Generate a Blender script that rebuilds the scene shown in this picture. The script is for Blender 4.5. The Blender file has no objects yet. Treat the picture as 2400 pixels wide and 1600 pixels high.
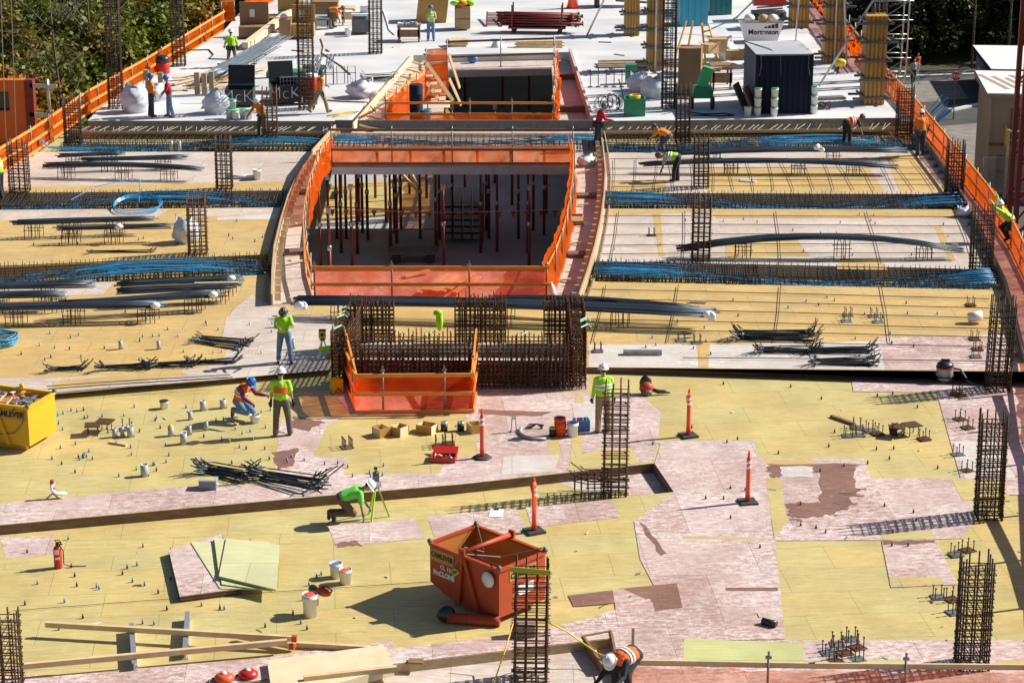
import bpy, bmesh, math, random
from mathutils import Vector, Matrix
from mathutils.geometry import tessellate_polygon
random.seed(11)
V = Vector
R = math.radians
C = bpy.context.scene.collection
SC = bpy.context.scene
# ------------------------------------------------------------------ camera, sky, sun, exposure
F = 5150.0; PITCH = R(17.14); HCAM = 19.0
cam = bpy.data.cameras.new('camera'); camo = bpy.data.objects.new('camera', cam); C.objects.link(camo)
cam.sensor_width = 36; cam.lens = 36 * F / 2400; cam.clip_start = .5; cam.clip_end = 3000
camo.location = (0, 0, HCAM); camo.rotation_euler = (R(90) - PITCH, 0, 0); SC.camera = camo
SUN = V((3.45, 1.02, 2.62)).normalized()
sl = bpy.data.lights.new('sun', 'SUN'); sl.energy = 5.0; sl.angle = R(.5); sl.color = (1, .95, .86)
so = bpy.data.objects.new('sun', sl); C.objects.link(so); so.location = (40, 40, 60)
so.rotation_euler = (-SUN).to_track_quat('-Z', 'Y').to_euler()
W = bpy.data.worlds.new('World'); SC.world = W; W.use_nodes = True
nt = W.node_tree; sk = nt.nodes.new('ShaderNodeTexSky'); sk.sky_type = 'NISHITA'; sk.sun_disc = False
sk.sun_elevation = math.asin(SUN.z); sk.sun_rotation = math.atan2(SUN.x, SUN.y)
nt.links.new(sk.outputs[0], nt.nodes['Background'].inputs[0]); nt.nodes['Background'].inputs[1].default_value = .05
SC.view_settings.view_transform = 'Standard'; SC.view_settings.look = 'None'
SC.view_settings.exposure = .54; SC.view_settings.gamma = 1
SC.cycles.use_denoising = True; SC.cycles.transparent_max_bounces = 16; SC.cycles.max_bounces = 6

# ------------------------------------------------------------------ helpers
cp, sp = math.cos(PITCH), math.sin(PITCH)
FW, UP = V((0, cp, -sp)), V((0, sp, cp)); CAM = V((0, 0, HCAM))
def ray(px, py): return FW + V((1, 0, 0)) * ((px - 1200) / F) - UP * ((py - 800) / F)
def P(px, py, z=0.0):            # where the photograph's pixel meets the level z
    d = ray(px, py); return CAM + d * ((z - HCAM) / d.z)
def HT(px, py, z, top):          # height of an upright thing standing at a pixel, from its top row
    b = P(px, py, z); d = ray(px, top); return HCAM + d.z * (b.y / d.y) - z
def MPP(px, py, z=0.0):          # metres per photograph pixel at a point
    return (P(px, py, z) - CAM).dot(FW) / F
class MB:
    def __init__(s): s.v = []; s.f = []; s.m = []; s.s = []; s.mi = 0
    def add(s, vs, fs, smooth=False):
        n = len(s.v); s.v += [V(p) for p in vs]
        for f in fs: s.f.append([i + n for i in f]); s.m.append(s.mi); s.s.append(smooth)
        return s
    def face(s, *pts): return s.add(pts, [list(range(len(pts)))])
    def box(s, c, d, rz=0, rot=None):
        M = rot if rot else Matrix.Rotation(rz, 3, 'Z')
        vs = [V(c) + M @ V((x * d[0] / 2, y * d[1] / 2, z * d[2] / 2)) for x in (-1, 1) for y in (-1, 1) for z in (-1, 1)]
        return s.add(vs, [(0, 1, 3, 2), (4, 6, 7, 5), (0, 4, 5, 1), (2, 3, 7, 6), (0, 2, 6, 4), (1, 5, 7, 3)])
    def bar(s, p, q, w, h=None, up=(0, 0, 1)):
        p, q = V(p), V(q); h = h or w; d = (q - p).normalized(); u = V(up)
        if abs(d.dot(u)) > .98: u = V((0, 1, 0))
        x = d.cross(u).normalized(); u = x.cross(d); M = Matrix((x, d, u)).transposed()
        return s.box((p + q) / 2, (w, (q - p).length, h), rot=M)
    def tube(s, pts, r, n=5, cap=True, closed=False, smooth=True):
        pts = [V(p) for p in pts]; k = len(pts); vs = []; rr = r if isinstance(r, (list, tuple)) else [r] * k
        u = None
        for i in range(k):
            a = pts[i - 1] if (i > 0 or closed) else pts[i]; b = pts[(i + 1) % k] if (i < k - 1 or closed) else pts[i]
            d = (b - a).normalized() if (b - a).length > 1e-9 else V((0, 0, 1))
            if u is None: u = d.orthogonal().normalized()
            u = u - d * u.dot(d)
            u = u.normalized() if u.length > 1e-6 else d.orthogonal().normalized()
            w = d.cross(u)
            for j in range(n):
                t = 2 * math.pi * (j + .5) / n; vs.append(pts[i] + (u * math.cos(t) + w * math.sin(t)) * rr[i])
        fs = []
        for i in range(k if closed else k - 1):
            for j in range(n):
                a, b = i * n + j, i * n + (j + 1) % n; c = (i + 1) % k * n
                fs.append((a, b, c + (j + 1) % n, c + j))
        s.add(vs, fs, smooth and n > 4)
        if cap and not closed:
            o = len(s.v) - len(vs)
            s.f.append([o + j for j in reversed(range(n))]); s.m.append(s.mi); s.s.append(False)
            s.f.append([o + (k - 1) * n + j for j in range(n)]); s.m.append(s.mi); s.s.append(False)
        return s
    def lathe(s, prof, n=16, c=(0, 0, 0), smooth=True, M=None):
        vs = []; M = M or Matrix.Identity(3)
        for r, z in prof:
            for j in range(n):
                t = 2 * math.pi * j / n; vs.append(V(c) + M @ V((r * math.cos(t), r * math.sin(t), z)))
        k = len(prof)
        fs = [(i * n + j, i * n + (j + 1) % n, (i + 1) * n + (j + 1) % n, (i + 1) * n + j) for i in range(k - 1) for j in range(n)]
        s.add(vs, fs, smooth); o = len(s.v) - len(vs)
        for i, fl in ((0, 1), (k - 1, 0)):
            if prof[i][0] > 1e-4:
                ids = [o + i * n + j for j in range(n)]
                s.f.append(ids[::-1] if fl else ids); s.m.append(s.mi); s.s.append(False)
        return s
    def prism(s, pts, z0, z1):
        n = len(pts); lo = [V((p[0], p[1], z0)) for p in pts]; hi = [V((p[0], p[1], z1)) for p in pts]
        a = sum(pts[i][0] * pts[(i + 1) % n][1] - pts[(i + 1) % n][0] * pts[i][1] for i in range(n))
        if a < 0: lo.reverse(); hi.reverse()
        tt = [list(t) for t in tessellate_polygon([hi])]
        def up_(t): return t if (hi[t[1]] - hi[t[0]]).cross(hi[t[2]] - hi[t[0]]).z > 0 else t[::-1]
        tt = [up_(t) for t in tt]
        return s.add(lo + hi, [t[::-1] for t in tt] + [[i + n for i in t] for t in tt] + [(i, (i + 1) % n, n + (i + 1) % n, n + i) for i in range(n)])
    def cap(s, p, q, r1, r2=None, n=10):        # capsule
        p, q = V(p), V(q); r2 = r1 if r2 is None else r2; d = q - p; L = max(d.length, 1e-4)
        M = (d.normalized() if d.length > 1e-6 else V((0, 0, 1))).to_track_quat('Z', 'Y').to_matrix()
        pr = [(r1 * math.sin(a), -r1 * math.cos(a)) for a in (.02, .5, 1.0, 1.57)] + [(r2 * math.cos(a), L + r2 * math.sin(a)) for a in (0, .5, 1.0, 1.55)]
        return s.lathe(pr, n, p, True, M)
    def ell(s, c, rad, M=None, n=12, k=8):
        M = M or Matrix.Identity(3)
        vs = []; 
        for i in range(k + 1):
            a = math.pi * i / k
            for j in range(n):
                t = 2 * math.pi * j / n
                vs.append(V(c) + M @ V((rad[0] * max(math.sin(a), .01) * math.cos(t), rad[1] * max(math.sin(a), .01) * math.sin(t), -rad[2] * math.cos(a))))
        return s.add(vs, [(i * n + j, i * n + (j + 1) % n, (i + 1) * n + (j + 1) % n, (i + 1) * n + j) for i in range(k) for j in range(n)], True)
    def mesh(s, name, mats, off=None):
        me = bpy.data.meshes.new(name)
        vs = [p - off for p in s.v] if off is not None else s.v
        me.from_pydata([tuple(p) for p in vs], [], s.f)
        for m in (mats if isinstance(mats, (list, tuple)) else [mats]): me.materials.append(m)
        me.polygons.foreach_set('material_index', s.m); me.polygons.foreach_set('use_smooth', s.s); me.update()
        return me
def link(name, me, parent=None):
    o = bpy.data.objects.new(name, me); C.objects.link(o)
    if parent: o.parent = parent
    return o
def tag(o, label, cat, group=None, kind=None):
    if label: o['label'] = label
    if cat: o['category'] = cat
    if group: o['group'] = group
    if kind: o['kind'] = kind
    return o
def thing(name, label, cat, loc=(0, 0, 0), rz=0, group=None):
    o = link(name, None); o.location = loc; o.rotation_euler = (0, 0, rz); o.empty_display_size = .1
    return tag(o, label, cat, group)
def part(name, mb, mat, root, label=None, w=False):     # w: the shape is given in world coordinates
    o = link(name, mb.mesh(name, mat, root.location if w else None), root)
    if label: o['label'] = label
    return o
def solo(name, mb, mat, label, cat, group=None, loc=None, rz=0):
    if loc is None:
        xs = [p.x for p in mb.v]; ys = [p.y for p in mb.v]; zs = [p.z for p in mb.v]
        off = V(((min(xs) + max(xs)) / 2, (min(ys) + max(ys)) / 2, min(zs)))
        o = link(name, mb.mesh(name, mat, off)); o.location = off
    else:
        o = link(name, mb.mesh(name, mat)); o.location = loc; o.rotation_euler = (0, 0, rz)
    return tag(o, label, cat, group)
def struct(name, mb, mat):
    o = link(name, mb.mesh(name, mat)); o['kind'] = 'structure'; return o
def dup(root, loc, rz=None, label=None, name=None):
    def cp_(o, par):
        c = o.copy(); C.objects.link(c)
        if par: c.parent = par
        for ch in o.children: cp_(ch, c)
        return c
    c = cp_(root, None); c.location = loc
    if rz is not None: c.rotation_euler = (0, 0, rz)
    if label: c['label'] = label
    return c

# ------------------------------------------------------------------ materials
def srgb(r, g, b): return tuple(((c / 255) / 12.92 if c <= 10 else ((c / 255 + .055) / 1.055) ** 2.4) for c in (r, g, b))
def mat(name, col, rough=.6, metal=0, col2=None, scale=6, stretch=(1, 1, 1), bump=0, det=4, contrast=.2, bscale=None):
    m = bpy.data.materials.new(name); m.use_nodes = True; N = m.node_tree.nodes; L = m.node_tree.links
    b = N['Principled BSDF']; b.inputs['Roughness'].default_value = rough; b.inputs['Metallic'].default_value = metal
    b.inputs['Base Color'].default_value = (*col, 1)
    if col2 or bump:
        tc = N.new('ShaderNodeTexCoord'); mp = N.new('ShaderNodeMapping'); mp.inputs['Scale'].default_value = stretch
        L.new(tc.outputs['Object'], mp.inputs[0]); nz = N.new('ShaderNodeTexNoise'); nz.inputs['Scale'].default_value = scale
        nz.inputs['Detail'].default_value = det; L.new(mp.outputs[0], nz.inputs['Vector'])
        if col2:
            rp = N.new('ShaderNodeValToRGB'); rp.color_ramp.elements[0].position = .5 - contrast; rp.color_ramp.elements[1].position = .5 + contrast
            rp.color_ramp.elements[0].color = (*col, 1); rp.color_ramp.elements[1].color = (*col2, 1)
            L.new(nz.outputs[0], rp.inputs[0]); L.new(rp.outputs[0], b.inputs['Base Color'])
        if bump:
            bp = N.new('ShaderNodeBump'); bp.inputs['Strength'].default_value = bump; bp.inputs['Distance'].default_value = .02
            L.new(nz.outputs[0], bp.inputs['Height']); L.new(bp.outputs[0], b.inputs['Normal'])
    return m
def deckmat(name, base, light, dark, rz=0.0, wear=.5, scuff=.5, seam=(.12, .08, .05), sheet=(2.44, 1.22), tint=None, scs=2.0):
    tint = tint or tuple(x * .9 for x in base)
    """form plywood: sheets with thin joints, grain along the sheet, blotchy wear and pale scuffs"""
    m = bpy.data.materials.new(name); m.use_nodes = True; N = m.node_tree.nodes; L = m.node_tree.links
    b = N['Principled BSDF']; b.inputs['Roughness'].default_value = .55
    tc = N.new('ShaderNodeTexCoord'); mp = N.new('ShaderNodeMapping'); mp.inputs['Rotation'].default_value = (0, 0, rz)
    L.new(tc.outputs['Object'], mp.inputs[0])
    br = N.new('ShaderNodeTexBrick'); br.inputs['Scale'].default_value = 1; br.inputs['Mortar Size'].default_value = .004
    br.inputs['Brick Width'].default_value = sheet[0]; br.inputs['Row Height'].default_value = sheet[1]; br.offset = .5
    br.inputs['Color1'].default_value = (.2, .2, .2, 1); br.inputs['Color2'].default_value = (.8, .8, .8, 1); br.inputs['Mortar'].default_value = (.5, .5, .5, 1)
    br.inputs['Mortar Smooth'].default_value = .2
    L.new(mp.outputs[0], br.inputs[0])
    def noise(scale, st, det=5, rough=.6):
        q = N.new('ShaderNodeMapping'); q.inputs['Scale'].default_value = st; L.new(mp.outputs[0], q.inputs[0])
        z = N.new('ShaderNodeTexNoise'); z.inputs['Scale'].default_value = scale; z.inputs['Detail'].default_value = det; z.inputs['Roughness'].default_value = rough
        L.new(q.outputs[0], z.inputs['Vector']); return z.outputs[0]
    def ramp(src, a, c, v0=0, v1=1):
        r = N.new('ShaderNodeMapRange'); r.inputs[1].default_value = a; r.inputs[2].default_value = c; r.inputs[3].default_value = v0; r.inputs[4].default_value = v1
        L.new(src, r.inputs[0]); return r.outputs[0]
    def mix(fac, A, B, typ='MIX'):
        x = N.new('ShaderNodeMix'); x.data_type = 'RGBA'; x.blend_type = typ
        if isinstance(fac, float): x.inputs[0].default_value = fac
        else: L.new(fac, x.inputs[0])
        for v, i in ((A, 6), (B, 7)):
            if isinstance(v, tuple): x.inputs[i].default_value = (*v, 1)
            else: L.new(v, x.inputs[i])
        return x.outputs[2]
    g = noise(2.6, (.55, 11, 1), 7, .75); bl = noise(.5, (1, 1, 1), 4); sc = noise(scs, (1.3, 2.6, 1), 12, .85); st = noise(.3, (1.6, 1, 1), 5, .7); fine = noise(9, (1, 3, 1), 6, .8); vst = noise(3.5, (5, .8, 1), 8, .8)
    c = mix(ramp(br.outputs['Color'], .3, .7), tint, base)
    c = mix(ramp(bl, .36, .64), c, mix(1.0, c, (.80, .80, .80), 'MULTIPLY'))
    c = mix(ramp(g, .45, .66, 0, .72), c, dark)
    c = mix(ramp(g, .46, .30, 0, .40), c, light)
    big = noise(.38, (1, 1.5, 1), 3, .6); mm = N.new('ShaderNodeMath'); mm.operation = 'MULTIPLY'; L.new(ramp(sc, .60 - .14 * scuff, .68 - .12 * scuff, 0, scuff), mm.inputs[0]); L.new(ramp(big, .36, .60, .25, 1), mm.inputs[1])
    c = mix(mm.outputs[0], c, light)
    c = mix(ramp(vst, .58, .64, 0, .8 * scuff), c, light)
    c = mix(ramp(sc, .44, .30, 0, wear), c, dark)
    c = mix(ramp(st, .51, .64, 0, .8 * wear), c, mix(.5, c, dark))
    c = mix(ramp(fine, .58, .68, 0, .42), c, dark)
    c = mix(br.outputs['Fac'], c, seam)
    L.new(c, b.inputs['Base Color'])
    bp = N.new('ShaderNodeBump'); bp.inputs['Strength'].default_value = .15; bp.inputs['Distance'].default_value = .01
    L.new(sc, bp.inputs['Height']); L.new(bp.outputs[0], b.inputs['Normal'])
    return m
M = {}
M['ply'] = deckmat('ply', (.68, .52, .20), (.80, .70, .42), (.36, .26, .09), R(-5), .6, .42, tint=(.62, .53, .225))
M['plyfar'] = deckmat('plyfar', (.70, .47, .165), (.80, .62, .35), (.40, .25, .09), R(0), .55, .5, tint=(.64, .46, .19))
M['plypale'] = deckmat('plypale', (.64, .53, .45), (.80, .74, .69), (.43, .30, .21), R(0), .5, .7, tint=(.66, .57, .50))
M['plygreen'] = deckmat('plygreen', (.62, .62, .28), (.72, .72, .42), (.42, .42, .16), 0, .3, .3, sheet=(20, 20))
M['plytop'] = deckmat('plytop', (.74, .73, .42), (.82, .81, .55), (.52, .52, .24), 0, .25, .25, sheet=(20, 20))
M['pink'] = deckmat('pink', (.54, .35, .305), (.82, .73, .70), (.26, .11, .08), R(-4), .65, .95, sheet=(2.44, 2.44), tint=(.66, .50, .46), scs=3.2)
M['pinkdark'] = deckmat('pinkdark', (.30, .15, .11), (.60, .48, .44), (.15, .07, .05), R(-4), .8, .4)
M['pale'] = deckmat('pale', (.72, .66, .60), (.82, .80, .78), (.52, .40, .34), 0, .4, .7, sheet=(30, 30))
M['face'] = mat('form_face', (.12, .065, .045), .6, 0, (.22, .125, .08), 2, (.6, 6, 6), .1)
M['facetan'] = mat('face_tan', (.42, .30, .17), .6, 0, (.55, .41, .26), 2, (.5, 8, 8))
M['conc'] = mat('concrete', (.50, .505, .53), .8, 0, (.68, .67, .66), .28, (1, 1.6, 1), .05, 12, .16)
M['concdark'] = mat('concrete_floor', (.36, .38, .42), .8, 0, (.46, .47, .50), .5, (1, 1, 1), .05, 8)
M['concedge'] = mat('concrete_edge', (.14, .14, .15), .8, 0, (.24, .24, .24), 3)
M['rebar'] = mat('rebar', (.036, .025, .019), .7, .3, (.075, .044, .026), 5)
M['rebarrust'] = mat('rebar_rust', (.05, .026, .013), .75, .2, (.14, .060, .022), 4)
M['heapbar'] = mat('bar_dark', (.025, .030, .040), .45, .4, (.05, .06, .075), 4)
M['epoxy'] = mat('bar_grey', (.048, .062, .082), .4, .5, (.09, .112, .14), 3, (.3, 3, 3))
M['galv'] = mat('galvanised', (.45, .47, .50), .4, .8, (.60, .62, .64), 8)
M['steel'] = mat('steel_grey', (.20, .20, .21), .5, .6, (.30, .30, .30), 6)
M['wood'] = mat('lumber', (.60, .42, .22), .65, 0, (.72, .54, .32), 4, (1, 1, 1), .05)
M['woodpale'] = mat('lumber_pale', (.70, .54, .33), .65, 0, (.78, .64, .44), 3)
M['woodold'] = mat('lumber_weathered', (.26, .20, .14), .75, 0, (.38, .30, .22), 4)
M['woodbrown'] = mat('lumber_brown', (.20, .115, .06), .75, 0, (.30, .18, .09), 4)
M['orange_and_netlit'] = mat('orange_and_netlit_tone', (.75, .24, .035), .6, 0, (.82, .33, .07), 4)  # orange hose and scrap; on wood rails it paints in net-coloured light
M['form'] = mat('column_form', (.42, .21, .035), .55, 0, (.52, .31, .08), 2, (6, 6, .4))
M['blue'] = mat('tendon_blue', (.03, .22, .44), .35, 0, (.06, .35, .60), 3)
M['orangepanel'] = mat('orange_panel', (.80, .16, .02), .55, 0, (.70, .12, .02), 1.5, (1, 1, .4), .05, 8)
M['pinkcable'] = mat('tendon_pink', (.62, .36, .50), .4)
M['palebar'] = mat('bar_pale', (.15, .19, .24), .4, .5, (.24, .29, .34), 3, (.3, 3, 3))
M['white'] = mat('white_plastic', (.80, .80, .80), .4, 0, (.72, .72, .74), 5)
M['whitebag'] = mat('white_bag', (.76, .78, .82), .6, 0, (.60, .64, .72), 5, (1, 1, 1), .6)
M['black'] = mat('black_plastic', (.018, .018, .02), .4, 0, (.03, .03, .03), 8)
M['rubber'] = mat('rubber', (.03, .03, .035), .7, 0, (.05, .05, .05), 8)
M['cone'] = mat('post_orange', (.85, .09, .025), .4, 0, (.80, .12, .04), 4)
M['reflect'] = mat('reflective', (.85, .85, .85), .3)
M['red'] = mat('red_paint', (.55, .02, .02), .35, 0, (.48, .025, .02), 5)
M['darkred'] = mat('dark_red', (.16, .02, .018), .5, 0, (.24, .03, .025), 5)
M['hopper'] = mat('hopper_orange', (.42, .05, .012), .5, 0, (.52, .085, .02), 2.5, (1, 1, 1), .05, 8)
M['hopperin'] = mat('hopper_inside', (.50, .20, .03), .6, 0, (.36, .15, .03), 3)
M['yellow'] = mat('yellow_paint', (.80, .45, .015), .45, 0, (.72, .37, .02), 2.5, (1, 1, 1), .03, 8)
M['yellowp'] = mat('yellow_plastic', (.80, .55, .02), .4)
M['lime'] = mat('lime', (.42, .82, .04), .7, 0, (.36, .74, .03), 9)
M['limemetal'] = mat('lime_metal', (.42, .70, .03), .4)
M['limeshirt'] = mat('lime_shirt', (.40, .80, .05), .85, 0, (.32, .70, .03), 7, (1, 1, 1), .3)
M['limegreen'] = mat('lime_green_shirt', (.18, .74, .10), .85, 0, (.13, .62, .08), 7, (1, 1, 1), .3)
M['orangeshirt'] = mat('orange_shirt', (.80, .26, .03), .85, 0, (.70, .20, .02), 7, (1, 1, 1), .3)
M['orangevest'] = mat('orange_vest', (.85, .16, .03), .85, 0, (.72, .12, .02), 7, (1, 1, 1), .3)
M['redshirt'] = mat('red_shirt', (.48, .015, .03), .85, 0, (.38, .01, .02), 7, (1, 1, 1), .3)
M['maroon'] = mat('maroon_shirt', (.20, .035, .055), .85, 0, (.28, .05, .08), 7, (1, 1, 1), .3)
M['jeans'] = mat('jeans', (.10, .19, .34), .85, 0, (.17, .28, .44), 9, (1, 1, 1), .3)
M['darkjeans'] = mat('dark_jeans', (.03, .045, .075), .85, 0, (.05, .07, .10), 9, (1, 1, 1), .3)
M['khaki'] = mat('khaki', (.36, .27, .17), .85, 0, (.26, .19, .12), 7, (1, 1, 1), .3)
M['brownpants'] = mat('brown_trousers', (.17, .12, .075), .85, 0, (.12, .085, .05), 7, (1, 1, 1), .3)
M['greypants'] = mat('grey_trousers', (.15, .13, .11), .85, 0, (.10, .085, .07), 7, (1, 1, 1), .3)
M['blackcloth'] = mat('black_cloth', (.012, .012, .016), .85, 0, (.03, .03, .035), 8, (1, 1, 1), .3)
M['greyshirt'] = mat('grey_shirt', (.45, .46, .48), .85, 0, (.36, .37, .40), 7)
M['skin'] = mat('skin', (.46, .25, .16), .55)
M['skindark'] = mat('skin_tan', (.30, .15, .09), .55)
M['boot'] = mat('boot', (.09, .055, .035), .7, 0, (.05, .035, .025), 9)
M['helmetwhite'] = mat('helmet_white', (.85, .85, .86), .3)
M['helmetblue'] = mat('helmet_blue', (.03, .15, .50), .3)
M['helmetgrey'] = mat('helmet_grey', (.10, .10, .11), .35)
M['grey'] = mat('grey_plastic', (.36, .37, .39), .5, 0, (.44, .45, .46), 6)
M['greydark'] = mat('grey_dark', (.10, .105, .11), .5, 0, (.15, .15, .16), 6)
M['navy'] = mat('navy_steel', (.006, .012, .040), .85, 0, (.015, .026, .065), 2, (1, 1, .3), .05, 8)
M['teal'] = mat('teal_plastic', (.02, .30, .46), .4, 0, (.03, .36, .52), 3)
M['tealdark'] = mat('teal_dark', (.01, .15, .17), .4, 0, (.015, .20, .21), 3)
M['green'] = mat('green_plastic', (.02, .22, .12), .45, 0, (.03, .28, .15), 4)
M['greenbright'] = mat('green_bright', (.03, .48, .18), .45)
M['cardboard'] = mat('cardboard', (.45, .29, .14), .8, 0, (.52, .35, .18), 5)
M['tan'] = mat('tan_steel', (.30, .18, .09), .5, 0, (.36, .22, .11), 3)
M['ochre'] = mat('ochre_steel', (.48, .28, .06), .5, 0, (.42, .23, .05), 3)
M['tarp'] = mat('blue_plastic', (.06, .18, .50), .5)
M['aluminium'] = mat('aluminium', (.62, .64, .66), .35, .7, (.52, .54, .57), 5)
M['trailer'] = mat('trailer_tan', (.40, .30, .22), .7, 0, (.36, .27, .20), 3)
M['trailerdark'] = mat('trailer_door', (.17, .12, .09), .7)
M['trailerblue'] = mat('trailer_grey_blue', (.24, .27, .33), .7)
M['roofwhite'] = mat('roof_white', (.82, .82, .82), .6, 0, (.70, .68, .66), 2)
M['asphalt'] = mat('asphalt', (.035, .036, .04), .9, 0, (.085, .08, .072), .4, (1, 1, 1), .1, 8)
M['gravel'] = mat('ground_gravel', (.16, .14, .12), .95, 0, (.26, .24, .21), 1.2, (1, 1, 1), .2, 8)
M['soil'] = mat('soil', (.035, .035, .018), .95, 0, (.075, .065, .03), .6, (1, 1, 1), .3, 8)
M['bark'] = mat('bark', (.10, .075, .055), .9, 0, (.17, .14, .11), 4, (4, 4, .6), .4)
M['ink'] = mat('ink', (.02, .02, .02), .6)
M['paper'] = mat('paper', (.82, .84, .86), .7)
M['glass'] = mat('dark_glass', (.02, .025, .03), .1)
def wornmat(name, col, spot, splat, rough=.55, sc=3.0, sa=.62, pa=.68):
    m = mat(name, col, rough, 0, tuple(c * .78 for c in col), 1.4, (1, 1, .5), .06, 8, .3); N = m.node_tree.nodes; L = m.node_tree.links; b = N['Principled BSDF']; src = b.inputs['Base Color'].links[0].from_socket; tc = N['Texture Coordinate']
    for s_, st, lo, c_ in ((sc, (1, 1, .35), sa, spot), (sc * 2.6, (1, 1, 1), pa, splat), (sc * 1.5, (.3, .3, 3), sa + .03, spot)):
        q = N.new('ShaderNodeMapping'); q.inputs['Scale'].default_value = st; q.inputs['Location'].default_value = (s_, s_, 0); L.new(tc.outputs['Object'], q.inputs[0]); z = N.new('ShaderNodeTexNoise'); z.inputs['Scale'].default_value = s_; z.inputs['Detail'].default_value = 10; z.inputs['Roughness'].default_value = .75; L.new(q.outputs[0], z.inputs['Vector'])
        r = N.new('ShaderNodeMapRange'); r.inputs[1].default_value = lo; r.inputs[2].default_value = lo + .07; r.inputs[4].default_value = .8; L.new(z.outputs[0], r.inputs[0]); x = N.new('ShaderNodeMix'); x.data_type = 'RGBA'; L.new(r.outputs[0], x.inputs[0]); L.new(src, x.inputs[6]); x.inputs[7].default_value = (*c_, 1); src = x.outputs[2]
    L.new(src, b.inputs['Base Color']); return m
M['hopper'] = wornmat('hopper_orange', (.47, .062, .014), (.16, .04, .018), (.45, .36, .30))
M['yellow'] = wornmat('yellow_paint', (.78, .43, .015), (.36, .19, .04), (.60, .52, .40), sa=.64, pa=.70)
M['navy'] = wornmat('navy_steel', (.006, .012, .040), (.03, .03, .035), (.10, .08, .06), .85, 2.5)
M['tan'] = wornmat('tan_steel', (.32, .19, .09), (.16, .09, .045), (.40, .32, .24))
M['orangepanel'] = wornmat('orange_panel', (.80, .16, .02), (.35, .08, .02), (.70, .40, .25))
M['netroll'] = mat('net_roll', (.26, .03, .01), .8, 0, (.38, .06, .015), 9, (1, 1, 1), .4)
def netmat(name, col, clear, tint):
    m = bpy.data.materials.new(name); m.use_nodes = True; N = m.node_tree.nodes; L = m.node_tree.links; N.clear()
    o = N.new('ShaderNodeOutputMaterial'); d = N.new('ShaderNodeBsdfDiffuse'); t = N.new('ShaderNodeBsdfTranslucent'); tr = N.new('ShaderNodeBsdfTransparent')
    tc = N.new('ShaderNodeTexCoord'); nz = N.new('ShaderNodeTexNoise'); nz.inputs['Scale'].default_value = 1.6; nz.inputs['Detail'].default_value = 3
    L.new(tc.outputs['Object'], nz.inputs['Vector'])
    mx = N.new('ShaderNodeMix'); mx.data_type = 'RGBA'; L.new(nz.outputs[0], mx.inputs[0]); mx.inputs[6].default_value = (*[c * .8 for c in col], 1); mx.inputs[7].default_value = (*[min(1, c * 1.15) for c in col], 1)
    L.new(mx.outputs[2], d.inputs[0]); L.new(mx.outputs[2], t.inputs[0]); tr.inputs[0].default_value = (*tint, 1)
    a = N.new('ShaderNodeMixShader'); a.inputs[0].default_value = .5; L.new(d.outputs[0], a.inputs[1]); L.new(t.outputs[0], a.inputs[2])
    r = N.new('ShaderNodeMapRange'); L.new(nz.outputs[0], r.inputs[0]); r.inputs[1].default_value = .3; r.inputs[2].default_value = .7; r.inputs[3].default_value = clear - .18; r.inputs[4].default_value = clear + .18
    b = N.new('ShaderNodeMixShader'); L.new(r.outputs[0], b.inputs[0]); L.new(a.outputs[0], b.inputs[1]); L.new(tr.outputs[0], b.inputs[2])
    L.new(b.outputs[0], o.inputs[0]); return m
M['net'] = netmat('orange_net', (.95, .145, .010), .34, (1, .60, .42))
M['netclear'] = netmat('orange_net_open', (.95, .10, .012), .46, (1, .58, .46))
M['netthin'] = netmat('orange_net_thin', (.95, .17, .02), .66, (1, .80, .70))
M['mesh'] = netmat('wire_net', (.5, .5, .5), .8, (1, 1, 1))
# ------------------------------------------------------------------ the setting: ground, decks, slab
ZF, ZC, ZL, ZG = .17, .50, -4.2, -9.0        # far form deck, concrete slab, floor below, ground
def px(z, *q): return [P(x, y, z) for x, y in q]
g = MB(); g.face((-700, -50, ZG), (700, -50, ZG), (700, 900, ZG), (-700, 900, ZG)); struct('ground', g, M['soil'])
g = MB(); g.mi = 0
g.add([V((p.x, p.y, ZG + .02)) for p in px(ZG, (2040, 172), (2420, 172), (2600, 330), (2600, 640), (2240, 640))], [(0, 4, 3, 2, 1)]); struct('road', g, M['asphalt'])
g = MB(); g.add([V((p.x, p.y, ZG + .03)) for p in px(ZG, (2060, 196), (2240, 188), (2270, 232), (2100, 246))], [(0, 3, 2, 1)])
g.add([V((p.x, p.y, ZG + .03)) for p in px(ZG, (2170, 300), (2290, 290), (2600, 480), (2600, 560), (2260, 420))], [(0, 4, 3, 2, 1)])
struct('gravel_yard', g, M['gravel'])
g = MB(); q = px(ZG, (2060, 185), (2420, 172)); g.bar(q[0] + V((0, 0, .08)), q[1] + V((0, 0, .08)), .3, .16)
q = px(ZG, (2226, 262), (2300, 246)); g.bar(q[0] + V((0, 0, .08)), q[1] + V((0, 0, .08)), .3, .16); struct('kerb', g, M['conc'])
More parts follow.
